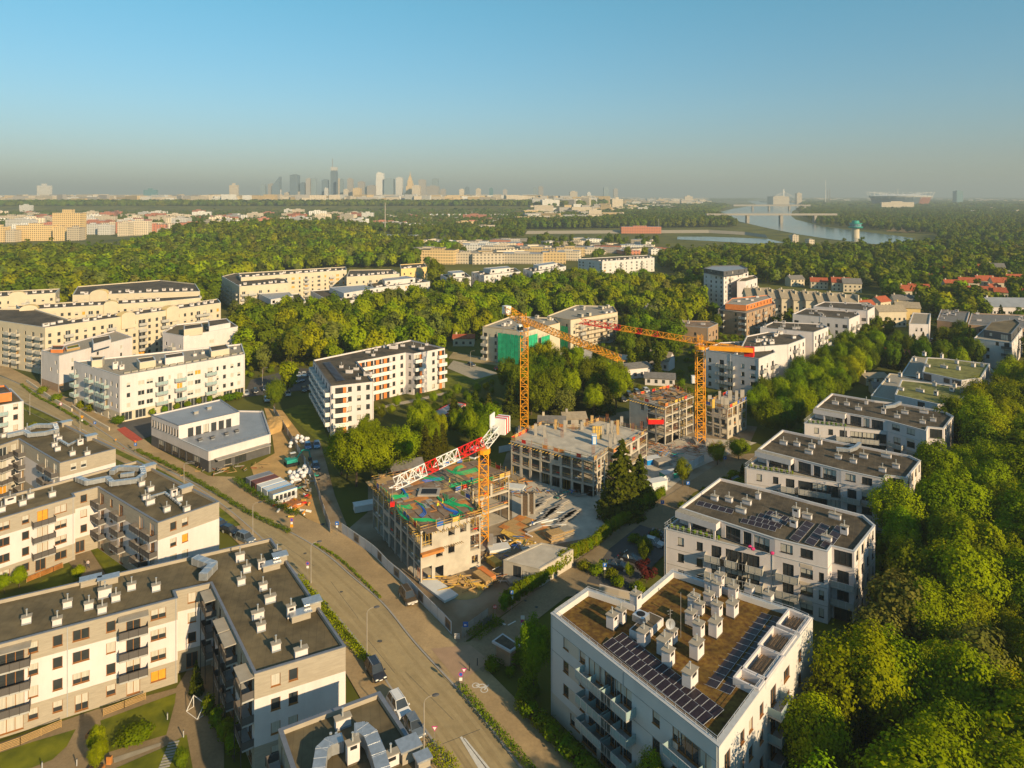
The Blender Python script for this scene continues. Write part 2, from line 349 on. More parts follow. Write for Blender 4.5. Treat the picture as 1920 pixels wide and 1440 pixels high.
class Building:
    def __init__(s, name, label, cat, poly, group=None, fr='frame_dk', curt=.45, amber=0.0, bal='pale', lod=0, seed=1, bald=1.4):
        cx = sum(p[0] for p in poly) / len(poly); cy_ = sum(p[1] for p in poly) / len(poly)
        s.o = empty(name, label, cat, (cx, cy_, 0), group=group); s.fr = fr; s.curt = curt; s.amber = amber; s.bal = bal; s.lod = lod
        s.r = random.Random(seed); s.bald = bald; s.far = MB(); s.nw = 0
    def rel(s, x, y, z): l = s.o.location; return (x - l.x, y - l.y, z)
    def facade(s, wb, P, Q, z0, z1, rows, wallm, bands=(), fl=3.0, lift=0.0):
        P = Vector(P); Q = Vector(Q); L = (Q - P).length
        if L < .3: return
        u = (Q - P) / L; n = Vector((u.y, -u.x)); rz = math.atan2(u.y, u.x); ops = []; bal = []
        for ri, pat in enumerate(rows):
            zf = z0 + lift + ri * fl
            if zf + 2.45 > z1 - .02 or not pat: continue
            slot = L / len(pat); lst = []
            for i, ch in enumerate(pat):
                if isinstance(ch, tuple):
                    k = (ch[0] - CXP) / FPX; dd = Q - P; t = (k * P.y - P.x) / (dd.x - k * dd.y); lst.append((t * L, ch[1]))
                else: lst.append(((i + .5) * slot, ch))
            for c, ch in lst:
                if ch in '. ': continue
                w_, a, b_ = TOK[ch]
                if isinstance(pat, str): w_ = min(w_, slot - .15)
                if w_ < .4 or c - w_ / 2 < .1 or c + w_ / 2 > L - .1: continue
                ops.append((c - w_ / 2, c + w_ / 2, zf + a, min(zf + b_, z1 - .1), ch))
                if ch in 'bB': bal.append((c, min((slot if isinstance(pat, str) else 4.4), 2 * c, 2 * (L - c)) if ch == 'B' else max(2.4, min(slot if isinstance(pat, str) else 3.6, 3.6, 2 * c, 2 * (L - c))), zf, ri))
        us = sorted({0.0, L} | {round(o[0], 4) for o in ops} | {round(o[1], 4) for o in ops})
        zs = sorted({z0, z1} | {round(o[2], 4) for o in ops} | {round(o[3], 4) for o in ops} | {b for b, _ in bands if z0 < b < z1})
        def W(a, z, d=0): p = P + u * a - n * d; return (p.x, p.y, z)
        def mz(z):
            for b, m_ in bands:
                if z < b: return m_
            return wallm
        for zi in range(len(zs) - 1):
            za, zb = zs[zi], zs[zi + 1]; zm = (za + zb) / 2; start = 0.0; m_ = mz(zm)
            row = sorted((o[0], o[1]) for o in ops if o[2] < zm < o[3])
            for a, b in row + [(L, L)]:
                if a > start + 1e-4: wb.face([W(start, za), W(a, za), W(a, zb), W(start, zb)], m_)
                start = max(start, b)
        for a, b, za, zb, ch in ops:
            m_ = mz((za + zb) / 2); D = .2
            wb.face([W(a, za), W(a, za, D), W(a, zb, D), W(a, zb)], m_); wb.face([W(b, za, D), W(b, za), W(b, zb), W(b, zb, D)], m_)
            wb.face([W(a, zb), W(a, zb, D), W(b, zb, D), W(b, zb)], m_); wb.face([W(a, za, D), W(a, za), W(b, za), W(b, za, D)], m_)
            x = s.r.random(); kind = 'o' if x < s.amber else ('C' if x < s.amber + s.curt * .5 else ('c' if x < s.amber + s.curt else 'g'))
            if ch == 'S': kind = 'g' if x > .2 else 'c'
            if s.lod == 0 and s.nw < 295:
                s.nw += 1
                fm, pm = window_meshes(b - a, zb - za, s.fr, kind); q = W(a, za)
                f = inst('window', fm, s.o, s.rel(*q), rz); inst('pane', pm, f, (0, 0, 0))
            else:
                pmn = {'g': 'glass', 'c': 'curtain', 'C': 'curtain', 'o': 'blind_o'}[kind]
                zc = za + (zb - za) * .45 if kind == 'c' else za
                if kind == 'c': s.far.face([W(a, za, .15), W(b, za, .15), W(b, zc, .15), W(a, zc, .15)], M['glass'])
                s.far.face([W(a, zc, .15), W(b, zc, .15), W(b, zb, .15), W(a, zb, .15)], M[pmn])
                if b - a > 1.5:
                    c = (a + b) / 2; s.far.face([W(c - .06, za, .1), W(c + .06, za, .1), W(c + .06, zb, .1), W(c - .06, zb, .1)], M[s.fr])
        for c, w_, zf, ri in bal:
            if ri == 0 and lift == 0 and z0 < .5: continue
            sm, rm = balcony_meshes(w_, s.bald, s.bal); q = W(c - w_ / 2, zf)
            f = inst('balcony', sm, s.o, s.rel(*q), rz); inst('railing', rm, f, (0, 0, 0))
    def volume(s, poly, z0, z1, spec, wallm='white', bands=(), roofm='roof', cop='coping', par=.45, fl=3.0, lift=0.0, ow=.3, foot=True, top=True):
        """spec: dict edge index -> list of window rows from the lowest storey up"""
        if area(poly) < 0: print('CW polygon', s.o.name)
        bands = [(b, M[m_]) for b, m_ in bands]; n = len(poly); wb = MB()
        for i in range(n):
            s.facade(wb, poly[i], poly[(i + 1) % n], z0, z1, spec.get(i, spec.get('*', [])), M[wallm], bands, fl, lift)
        wb.build('wall', s.o)
        if foot: FOOT.append(poly)
        if foot and s.lod == 0 and spec and z1 > 5:
            P0, P1 = Vector(poly[0]), Vector(poly[1]); d = (P1 - P0).normalized(); nn = Vector((d.y, -d.x)); L_ = (P1 - P0).length
            for t in ([.008, .5, .992] if L_ > 20 else [.02, .98]):
                c = P0 + d * L_ * t + nn * .06; pb = MB(); pb.bar((c.x, c.y, z0 + .1), (c.x, c.y, z1 - .05), .055, M['coping_l']); pb.build('downpipe', s.o)
        if not top: return
        inn = inset(poly, ow); outp = inset(poly, -.06); r = MB(); zr = z1 - par
        r.face([(x, y, zr) for x, y in inn], M[roofm]); r.build('roof', s.o)
        p = MB(); c = M[cop]; wm = M[wallm] if not bands else M[wallm]
        for i in range(n):
            j = (i + 1) % n; a, b = outp[i], outp[j]; d, e = inn[j], inn[i]
            p.face([(*a, z1 + .05), (*b, z1 + .05), (*d, z1 + .05), (*e, z1 + .05)], c)
            p.face([(*a, z1 - .06), (*b, z1 - .06), (*b, z1 + .05), (*a, z1 + .05)], c)
            p.face([(*a, z1 - .06), (*b, z1 - .06), (*poly[j], z1 - .06), (*poly[i], z1 - .06)][::-1], c)
            p.face([(*d, zr), (*e, zr), (*e, z1 + .05), (*d, z1 + .05)], wm)
        p.build('parapet', s.o)
        return zr
    def done(s):
        if s.far.f: s.far.build('window', s.o, kind='stuff' if True else None)
CHM = {}
def chimney(bld, x, y, z, w_=1.1, d_=.75, h_=1.0, rz=0.0, pipes=1, cap='slab', body='white', ph=1.0):
    k = (w_, d_, h_, pipes, cap, body, ph)
    if k not in CHM:
        a = MB(); a.box(-w_ / 2, w_ / 2, -d_ / 2, d_ / 2, 0, h_, M[body])
        if h_ > 1.3:
            a.box(-w_ * .28, w_ * .28, -d_ / 2 - .012, -d_ / 2 + .05, h_ - .55, h_ - .18, M['black'])
            a.box(-w_ / 2 - .012, w_ / 2 + .012, -d_ / 2 - .012, d_ / 2 + .012, 0.0, .22, M['roof_d'])
        else: a.box(-w_ / 2 - .03, w_ / 2 + .03, -d_ / 2 - .03, d_ / 2 + .03, 0.0, .2, M['roof_b'])
        c = MB(); c.box(-w_ / 2 - .1, w_ / 2 + .1, -d_ / 2 - .1, d_ / 2 + .1, h_, h_ + .1, M['concd'], M[cap])
        p = MB()
        p.cyl(0, 0, h_ + .1, h_ + .1 + ph, .09, .09, M['pipe'], 8); p.cyl(0, 0, h_ + .1 + ph + .06, h_ + .22 + ph, .14, .14, M['pipe'], 8)
        CHM[k] = (a.mesh('chimney'), c.mesh('chimney_cap'), p.mesh('vent_pipe'))
    A, C, P = CHM[k]; o = inst('chimney', A, bld.o, bld.rel(x, y, z), rz); inst('chimney_cap', C, o, (0, 0, 0))
    for i in range(pipes): inst('vent_pipe', P, o, ((i - (pipes - 1) / 2) * .45, 0, 0))
def duct(bld, pts, z, w_=.9, h_=.8, m='metal'):
    """sheet-metal air duct along world points at roof height z"""
    b = MB()
    for i in range(len(pts) - 1):
        p, q = Vector(pts[i]), Vector(pts[i + 1]); L = (q - p).length
        if L < .05: continue
        u = (q - p) / L; c = (p + q) / 2; e = .004 * (i % 3)
        b.obox((c.x, c.y), (u.x, u.y), L + w_ * .35, w_ - e, z + .35 + e, z + .35 + h_ + e, M[m])
        k = max(1, int(L / 1.1))
        for j in range(k + 1):
            r = p + u * (L * j / k); b.obox((r.x, r.y), (u.x, u.y), .045, w_ + .04, z + .33, z + .36 + h_ + .02, M['alu'])
            if j % 2: b.bar((r.x, r.y, z), (r.x, r.y, z + .35), .05, M['steel'])
    b.build('air_duct', bld.o)
def hatch(bld, x, y, z, w_=2.0, d_=1.4, h_=1.1, rz=0.0):
    b = MB(); c, s_ = math.cos(rz), math.sin(rz)
    b.obox((x, y), (c, s_), w_, d_, z, z + h_ * .75, M['grey']); b.obox((x, y), (c, s_), w_ + .4, d_ + .4, z + h_ * .78, z + h_ * .9, M['metal'])
    b.build('roof_hatch', bld.o)
# ------------------------------------------------------------------ ground, water, roads
def sheet(name, pts, z, m, kind='structure', px=True, parent=None):
    b = MB(); P = GP(pts) if px else pts; P = ccw(P); b.face([(x, y, z) for x, y in P], M[m]); o = b.build(name, parent)
    if kind: o['kind'] = kind
    return o
def slab(name, pts, z0, z1, m, side='kerb', px=True, kind='structure'):
    b = MB(); P = GP(pts) if px else pts; b.prism(P, z0, z1, M[side], M[m]); o = b.build(name)
    if kind: o['kind'] = kind
    return o
m = mat('ground_cover', (.075, .090, .004), 1, .3, .02, .3, detail=12, col2=(.145, .140, .012))
b = MB(); b.face([(-26000, -400, -.05), (26000, -400, -.05), (26000, 60000, -.05), (-26000, 60000, -.05)], m); o = b.build('ground'); o['kind'] = 'structure'
# raised city terrace (escarpment) west of the river
PLAT = [(-9000, 2700), (250, 2700), (500, 3400), (700, 5200), (1500, 9000), (1500, 16000), (-9000, 16000)]
b = MB(); lo = inset(PLAT, -260); n = len(PLAT)
b.face([(x, y, 30) for x, y in PLAT], m)
for i in range(n): j = (i + 1) % n; b.face([(*lo[i], -1), (*lo[j], -1), (*PLAT[j], 30), (*PLAT[i], 30)], m)
o = b.build('escarpment_terrain'); o['kind'] = 'structure'
def gz(x, y): return 30.0 if inpoly(x, y, PLAT) else 0.0
mw = bpy.data.materials.new('river_water'); mw.use_nodes = True; N = mw.node_tree.nodes; L = mw.node_tree.links
bs = N['Principled BSDF']; bs.inputs['Base Color'].default_value = (.14, .20, .22, 1); bs.inputs['Roughness'].default_value = .12
no = N.new('ShaderNodeTexNoise'); no.inputs['Scale'].default_value = .12; no.inputs['Detail'].default_value = 8
tc = N.new('ShaderNodeTexCoord'); L.new(tc.outputs['Object'], no.inputs['Vector'])
bp = N.new('ShaderNodeBump'); bp.inputs['Strength'].default_value = .25; bp.inputs['Distance'].default_value = .6; L.new(no.outputs['Fac'], bp.inputs['Height']); L.new(bp.outputs[0], bs.inputs['Normal'])
M['water'] = mw
RIVER = [(1640, 458), (1708, 459), (1716, 447), (1640, 437), (1545, 425), (1492, 412), (1482, 404), (1486, 396), (1502, 388), (1490, 381), (1440, 376), (1400, 377), (1420, 384), (1372, 392), (1342, 400), (1366, 406), (1388, 416), (1440, 428), (1500, 440), (1560, 449)]
HARBOUR = [(1270, 449), (1330, 452), (1420, 457), (1470, 455), (1440, 448), (1330, 444), (1270, 444)]
sheet('river', RIVER, .25, 'water'); sheet('harbour_water', HARBOUR, .25, 'water')
KEEP = [GP(RIVER), GP(HARBOUR)]
sheet('sand_bank', [(1660, 434), (1700, 437), (1752, 432), (1745, 425), (1712, 422), (1675, 428)], .6, 'sand')
sheet('river_beach', [(1655, 462), (1700, 463), (1706, 457), (1660, 455)], .6, 'sand')
b = MB(); q = GP([(985, 439), (1130, 438), (1330, 437), (1400, 441), (1440, 447)])
for a, c in zip(q[:-1], q[1:]): b.face([(*a, .2), (*c, .2), (c[0] + 4, c[1] + 22, 5), (a[0] + 4, a[1] + 22, 5)], M['path'])
o = b.build('river_embankment'); o['kind'] = 'structure'
KEEP.append(GP([(985, 441), (1440, 441), (1500, 445), (1440, 425), (985, 430)]))

LK = [(-60, 712), (0, 735), (60, 762), (130, 795), (230, 842), (330, 890), (420, 948), (500, 1017), (560, 1078), (615, 1135), (688, 1222), (745, 1305), (800, 1370), (852, 1450), (900, 1530)]
RK = [(-60, 688), (0, 706), (60, 732), (120, 764), (204, 818), (254, 852), (380, 915), (470, 965), (551, 1003), (610, 1040), (660, 1083), (717, 1133), (777, 1207), (853, 1290), (905, 1350), (978, 1445), (1045, 1530)]
LKs, RKs = spline(GP(LK)), spline(GP(RK))
ROAD = RKs + list(reversed(LKs))
slab('road', ROAD, -.04, .02, 'asphalt', 'asphalt', px=False); KEEP.append(ROAD)
def strip(name, line, w0, w1, z0, z1, m, side='kerb', kind='structure'):
    """ribbon between two sideways offsets of a ground polyline (positive = to the right of travel)"""
    L_, R_ = [], []; n = len(line)
    for i in range(n):
        a = Vector(line[max(i - 1, 0)]); c = Vector(line[min(i + 1, n - 1)]); d = (c - a).normalized(); r = Vector((d.y, -d.x)); p = Vector(line[i])
        L_.append(tuple(p + r * w0)); R_.append(tuple(p + r * w1))
    b = MB(); mi, si = M[m], M[side]
    for i in range(n - 1):
        b.face([(*L_[i], z1), (*R_[i], z1), (*R_[i + 1], z1), (*L_[i + 1], z1)][::-1], mi)
        b.face([(*L_[i], z0), (*L_[i + 1], z0), (*L_[i + 1], z1), (*L_[i], z1)], si); b.face([(*R_[i], z0), (*R_[i + 1], z0), (*R_[i + 1], z1), (*R_[i], z1)], si)
    if name is None: return b
    o = b.build(name)
    if kind: o['kind'] = kind
    return o
M['asphalt_worn'] = mat('asphalt_worn', (.365, .280, .148), .9, .06, 1.5, .1, detail=8, wear=(.15, .1)); M['asphalt_oil'] = mat('asphalt_oil', (.325, .245, .125), .9, .08, 1.5, .1, detail=8, wear=(.15, .12))
MIDL = [((a[0] + b_[0]) / 2, (a[1] + b_[1]) / 2) for a, b_ in zip([LKs[int(i * (len(LKs) - 1) / 60)] for i in range(61)], [RKs[int(i * (len(RKs) - 1) / 60)] for i in range(61)])]
for k, o_ in enumerate((-2.5, -1.0, 1.0, 2.5)): strip('tyre_track', MIDL[2:], o_ - .28, o_ + .28, .021, .025, 'asphalt_worn', 'asphalt_worn')
for o_ in (-1.75, 1.75): strip('oil_track', MIDL[2:], o_ - .22, o_ + .22, .021, .024, 'asphalt_oil', 'asphalt_oil')
# lines run away -> towards the camera; the right of travel is the town's west (picture left)
strip('kerb', RKs, -.28, 0.0, -.02, .14, 'kerb'); strip('kerb', LKs, 0.0, .28, -.02, .14, 'kerb')
# east pavement and construction-side plaza
PV = [(-60, 686), (0, 703), (60, 729), (120, 762), (200, 815), (254, 849), (380, 912), (470, 962), (551, 1000), (612, 1037), (662, 1080), (719, 1130), (779, 1204), (855, 1287), (907, 1347), (980, 1442), (1047, 1530),
      (1155, 1530), (1093, 1440), (1000, 1345), (913, 1257), (935, 1238), (990, 1180), (880, 1205), (862, 1211), (795, 1135), (752, 1088), (700, 1040), (640, 1000), (572, 972), (520, 938), (440, 895), (391, 893), (289, 838), (225, 792), (120, 742), (0, 680), (-60, 665)]
slab('pavement', PV, -.03, .12, 'pave'); KEEP.append(GP(PV))
# side street running off to the right past the hedge
SS = [(852, 1208), (905, 1262), (985, 1180), (1062, 1120), (1150, 1112), (1235, 1040), (1250, 985), (1300, 925), (1400, 880), (1440, 850), (1385, 852), (1330, 880), (1245, 935), (1130, 1018), (1060, 1068), (1000, 1113), (880, 1204)]
sheet('side_street', SS, .135, 'pave_g'); KEEP.append(GP(SS))
sheet('parking_bays', [(1100, 1092), (1175, 1112), (1245, 1042), (1244, 1000), (1200, 985), (1143, 1030)], .155, 'asphalt_d')
sheet('red_paving', [(808, 1218), (862, 1284), (888, 1262), (920, 1242), (880, 1210), (860, 1213)], .15, 'brown')
# red bike crossing and zebra at the far junction
sheet('cross_street', [(219, 800), (262, 826), (300, 812), (440, 775), (400, 758), (300, 780), (230, 790)], .15, 'asphalt_d')
sheet('bike_crossing', [(219, 806), (234, 801), (252, 813), (268, 825), (252, 830), (236, 820)], .17, 'redp')
sheet('bike_crossing', [(221, 842), (232, 840), (236, 848), (222, 850)], .045, 'redp')
b = MB()
for i in range(6):
    t = i * 5.2; b.face([(*G(222 + t, 847 + t * .5), .05), (*G(225 + t, 846 + t * .5), .05), (*G(247 + t, 857 + t * .5), .05), (*G(243 + t, 859 + t * .5), .05)][::1], M['paint'])
for i in range(4):
    t = i * 5; b.face([(*G(151 + t, 806 + t * .55), .05), (*G(155 + t, 805 + t * .55), .05), (*G(172 + t, 816 + t * .55), .05), (*G(168 + t, 817 + t * .55), .05)], M['paint'])
o = b.build('zebra_crossing'); o['kind'] = 'structure'
b = MB(); b.face([(*G(x, y), .045) for x, y in [(862, 1383), (866, 1381), (912, 1440), (940, 1480), (928, 1480), (896, 1440)]], M['paint'])
b.face([(*G(x, y), .045) for x, y in [(868, 1385), (872, 1384), (918, 1440), (950, 1480), (945, 1480), (910, 1440)]], M['paint'])
o = b.build('lane_arrow_marking'); o['kind'] = 'structure'
# bicycle painted on the path, dashes of the bays, stop line, service patches
b = MB(); cx, cy_ = G(900, 1291); u = Vector((.8, -.6)); v = Vector((.6, .8))
def ring(c, r, z, m_, n=14, w_=.07):
    for i in range(n):
        a0, a1 = 2 * math.pi * i / n, 2 * math.pi * (i + 1) / n
        b.face([(c[0] + (r - w_) * math.cos(a0), c[1] + (r - w_) * math.sin(a0), z), (c[0] + (r + w_) * math.cos(a0), c[1] + (r + w_) * math.sin(a0), z), (c[0] + (r + w_) * math.cos(a1), c[1] + (r + w_) * math.sin(a1), z), (c[0] + (r - w_) * math.cos(a1), c[1] + (r - w_) * math.sin(a1), z)], m_)
def stroke(p, q, z, m_, w_=.1):
    p = Vector(p); q = Vector(q); d = (q - p).normalized(); r = Vector((-d.y, d.x)) * w_
    b.face([(*(p - r), z), (*(q - r), z), (*(q + r), z), (*(p + r), z)], m_)
c1, c2 = Vector((cx, cy_)) - u * .8, Vector((cx, cy_)) + u * .8; pt = M['paint']
ring(c1, .5, .13, pt); ring(c2, .5, .13, pt); top = Vector((cx, cy_)) + v * .9
stroke(c1, Vector((cx, cy_)), .134, pt); stroke(c1, c1 * .6 + c2 * .4 + v * .8, .138, pt); stroke(Vector((cx, cy_)), c2 + v * .9 - u * .1, .142, pt); stroke(c1 * .6 + c2 * .4 + v * .8, c2 + v * .8 - u * .1, .146, pt); stroke(c2, c2 + v * 1.2 - u * .15, .15, pt)
o = b.build('bicycle_marking'); o['kind'] = 'structure'
b = MB()
p0, p1 = Vector(G(1140, 1059)), Vector(G(1178, 1031))
for i in range(9): a = p0.lerp(p1, i / 9); c = p0.lerp(p1, (i + .6) / 9); stroke(a, c, .17, pt, .09)
stroke(G(934, 1167), G(948, 1173), .15, pt, .2); stroke(G(952, 1174), G(967, 1166), .154, pt, .12)
o = b.build('bay_marking'); o['kind'] = 'structure'
b = MB()
for px, py, s in [(572, 1038, .35), (605, 984, .5), (1006, 1140, .3), (1083, 1113, .3), (713, 1204, .35), (640, 1110, .3), (985, 1128, .25), (1012, 1190, .25)]:
    x, y = G(px, py); zz = .165 if px > 700 else (.145 if py < 1000 else .055); b.face([(x + s * math.cos(a * math.pi / 4), y + s * math.sin(a * math.pi / 4), zz) for a in range(8)], M['asphalt_d'])
o = b.build('manhole_covers'); o['kind'] = 'structure'
b = MB()
x0, y0 = G(830, 1395); x1, y1 = G(900, 1368); stroke((x0, y0), (x1, y1), .03, M['asphalt_d'], .04)
for i in range(5):
    k0 = [(690, 1200), (620, 1090), (760, 1260), (500, 1000), (880, 1400)][i]; k1 = [(740, 1262), (672, 1160), (850, 1350), (590, 1062), (940, 1470)][i]
    stroke(G(*k0), G(*k1), .027, M['asphalt_d'], .03)
o = b.build('asphalt_joints'); o['kind'] = 'structure'

# site ground, courtyard lawns and paths
sheet('site_ground', [(640, 1003), (700, 1042), (752, 1090), (862, 1210), (1000, 1112), (1130, 1018), (1245, 935), (1330, 880), (1400, 845), (1420, 800), (1180, 770), (1000, 800), (950, 850), (940, 880), (690, 905), (690, 960)], .02, 'dirt')
sheet('concrete_yard', [(985, 1045), (1045, 1020), (1125, 1005), (1175, 960), (1240, 930), (1300, 880), (1420, 830), (1250, 815), (1130, 900), (960, 905), (960, 990)], .06, 'conc')
KEEP.append(GP([(640, 1003), (700, 1042), (752, 1090), (862, 1210), (1000, 1112), (1130, 1018), (1245, 935), (1400, 850), (1420, 800), (1180, 770), (940, 850), (690, 905)]))
sheet('sand_yard', [(480, 905), (520, 940), (570, 968), (612, 1000), (640, 985), (600, 900), (575, 830), (530, 770), (495, 765), (510, 815), (515, 850), (470, 875)], .03, 'sand')
sheet('dirt_track', [(612, 1010), (645, 1003), (650, 985), (628, 930), (612, 870), (600, 828), (570, 826), (585, 870), (600, 920), (610, 970)], .05, 'dirt')
KEEP.append(GP([(440, 905), (520, 940), (570, 968), (612, 1012), (650, 1003), (650, 985), (628, 930), (612, 870), (600, 820), (530, 765), (495, 765)]))
sheet('courtyard_paving', [(-80, 1500), (420, 1500), (420, 1250), (400, 1180), (330, 1290), (180, 1330), (-80, 1420)], .0, 'pave_g')
sheet('lawn', [(-60, 1450), (60, 1440), (98, 1425), (125, 1400), (142, 1368), (60, 1392), (-60, 1432)], .05, 'lawn')
sheet('lawn', [(188, 1352), (330, 1300), (328, 1318), (312, 1378), (200, 1412)], .05, 'lawn')
sheet('lawn', [(210, 1444), (300, 1405), (350, 1378), (372, 1500), (180, 1500)], .05, 'lawn')
sheet('gravel_bed', [(214, 1432), (300, 1400), (304, 1392), (212, 1422)], .06, 'path')
sheet('lawn', [(60, 1100), (165, 1043), (175, 1075), (90, 1112)], .05, 'lawn')
sheet('lawn', [(168, 1028), (195, 1022), (240, 1072), (205, 1080)], .05, 'lawn')
sheet('courtyard_path', [(120, 1045), (165, 1025), (200, 1080), (160, 1092)], .06, 'pave_g')
KEEP.append(GP([(-80, 1500), (480, 1500), (440, 1250), (-80, 1320)])); KEEP.append(GP([(-60, 1150), (250, 1090), (240, 1000), (-60, 1060)]))
sheet('meadow', [(690, 742), (860, 738), (930, 700), (880, 690), (760, 720)], .02, 'lawn')
sheet('meadow', [(560, 760), (590, 758), (618, 830), (590, 822), (530, 770)], .02, 'lawn')
sheet('gravel_path', [(700, 769), (740, 762), (795, 750), (845, 737), (844, 733), (790, 746), (735, 757), (700, 765)], .06, 'path')
sheet('gravel_path', [(775, 756), (815, 768), (840, 780), (842, 776), (818, 764), (782, 753)], .065, 'path')
sheet('car_park', [(838, 690), (890, 712), (935, 700), (905, 690), (850, 676)], .05, 'path')
sheet('back_street', [(840, 672), (960, 690), (1010, 700), (1012, 690), (960, 680), (850, 660)], .055, 'asphalt')
sheet('residents_car_park', [(455, 745), (600, 728), (690, 700), (560, 690), (470, 712)], .03, 'asphalt_d')
sheet('lawn', [(1690, 640), (1742, 645), (1745, 630), (1690, 620)], .04, 'lawn'); sheet('road', [(1680, 640), (1745, 648), (1750, 642), (1680, 635)], .06, 'asphalt')
sheet('lawn', [(550, 1098), (575, 1096), (700, 1240), (688, 1248), (600, 1140)], .145, 'lawn')
strip('verge', LKs[:40], 1.2, 3.0, 0, .15, 'lawn')
strip('pavement', LKs[18:], .3, 4.6, 0, .12, 'pave')
for p in ([(838, 690), (890, 712), (935, 700), (1012, 700), (1010, 690), (850, 660)], [(455, 745), (600, 728), (690, 700), (560, 690), (470, 712)], [(1680, 650), (1750, 650), (1750, 620), (1680, 615)], [(697, 775), (845, 742), (845, 728), (697, 762)]): KEEP.append(GP(p))
KEEP.append([LKs[i] for i in range(len(LKs))] + [(x - 7, y - 1) for x, y in reversed(LKs)])

# ------------------------------------------------------------------ buildings, near to far
GREY = [(3.3, 'grey'), (9.25, 'white')]
def roofbits(bl, z, pts, rz, w_=1.1, d_=.75, h_=.95, cap='grey', **k):
    for p in pts:
        x, y = G(p[0], p[1], z); chimney(bl, x, y, z, p[2] if len(p) > 2 else w_, d_, p[3] if len(p) > 3 else h_, rz, pipes=k.get('pipes', 1), cap=cap, ph=k.get('ph', .8))
def z1p(l): return [(a / 3, 960 + b_ / 3, *r) for a, b_, *r in l]
def z4p(l): return [(a * .29167, 680 + b_ * .29167, *r) for a, b_, *r in l]
H = 12.5
# foreground left: L-shaped block
P = GP([(-112, 1237), (333, 1121), (328, 1108), (395, 1093), (477, 1263), (648, 1212), (508, 1009), (-112, 1150)], H)
B = Building('apartment_block', 'L-shaped white and grey apartment block with dark roof in the bottom left corner', 'apartment block', P, fr='frame_br', curt=.62, amber=.035, bal='dark', seed=3)
c0 = [(20, 'B'), (62, 'w'), (108, 'w'), (152, 'W'), (208, 'w'), (250, 'b'), (297, 'W'), (-30, 'w'), (-75, 'W')]
g0 = [(20, 'D'), (62, 'w'), (108, 'w'), (153, 'e'), (208, 'w'), (250, 'd'), (297, 'W'), (-30, 'w')]
zr = B.volume(P, 0, H, {0: [g0, c0, c0, c0], 2: [[(360, 'e')], [(360, 'w')], [(360, 'w')], [(360, 'w')]], 3: ['dwddwd', 'bwbbwb', 'bwbbwb', 'bwbbwb'], 4: [[(517, 'w')], [(517, 'w'), (550, 'w')], [(517, 'w'), (550, 'w')], [(517, 'w'), (550, 'w')]], '*': ['wWwWwWww'] * 4}, 'grey', GREY, lift=.3)
rz1 = math.atan2(P[1][1] - P[0][1], P[1][0] - P[0][0])
roofbits(B, zr, z1p([(150, 625), (322, 635), (380, 535), (500, 545), (575, 567), (652, 500), (740, 437), (878, 442), (590, 478, 1.7, 1.3), (1350, 275, 1.3, 1.2), (1388, 338), (1470, 322, 1.0, 1.4), (1357, 408), (1480, 437), (1520, 507, 1.5), (1450, 597, 1.6), (1468, 667), (1552, 777), (1693, 808, 1.6), (1637, 597, 1.1, 1.8), (1560, 235, 1.2, .6)]), rz1)
x, y = G(1145 / 3, 960 + 395 / 3, zr); x2, y2 = G(1100 / 3, 960 + 300 / 3, zr); duct(B, [(x, y), (x + .2, y + 3), (x2, y2)], zr, 1.3, 1.1)
for q in [(1525, 320), (1690, 600), (610, 400), (510, 405)]: x, y = G(q[0] / 3, 960 + q[1] / 3, zr); hatch(B, x, y, zr, 2.6, 1.2, 1.2, rz1)
x, y = G(1575 / 3, 960 + 285 / 3, zr); hatch(B, x, y, zr, 2, 1.4, 1.6, rz1); x, y = G(1755 / 3, 960 + 548 / 3, zr); hatch(B, x, y, zr, 2.2, 1.5, 1.6, rz1)
B.done(); BL1 = B
# bottom centre block with big ducts
P = GP([(600, 1600), (915, 1600), (712, 1297), (522, 1368)], H)
B = Building('apartment_block', 'grey-parapet block at the bottom edge whose roof carries large silver air ducts, beside the road', 'apartment block', P, fr='frame_br', bal='dark', seed=4)
zr = B.volume(P, 0, H, {3: ['bb.b', 'bb.b', 'bb.b', 'bb.b'], '*': ['wwww'] * 4}, 'grey', GREY, lift=.3, roofm='roof', ow=.45)
def q5(l): return [G(500 + a * .1875, 1280 + b_ * .1875, zr) for a, b_ in l]
roofbits(B, zr, [(500 + 760 * .1875, 1280 + 440 * .1875, 1.7, 1.1), (500 + 860 * .1875, 1280 + 800 * .1875, 1.3, 2.2), (500 + 1240 * .1875, 1280 + 840 * .1875, 1.6, 1.4)], rz1)
duct(B, q5([(520, 1000), (550, 800), (620, 730), (740, 690)]), zr, 1.3, 1.2); duct(B, q5([(900, 600), (960, 590), (1040, 660), (1120, 860), (1160, 1010)]), zr, 1.5, 1.3)
for q in [(1420, 740, 2.0), (1560, 870, 1.3)]: x, y = q5([q[:2]])[0]; hatch(B, x, y, zr, q[2], q[2] * .8, 1.7, rz1)
b = MB(); x, y = q5([(640, 640)])[0]
for dx in (0, .6): b.cyl(x + dx, y, zr, zr + 1.5, .16, .16, M['pipe'], 10)
b.cyl(x + .3, y - .6, zr, zr + .7, .3, .3, M['metal'], 10); b.build('flue', B.o); B.done()
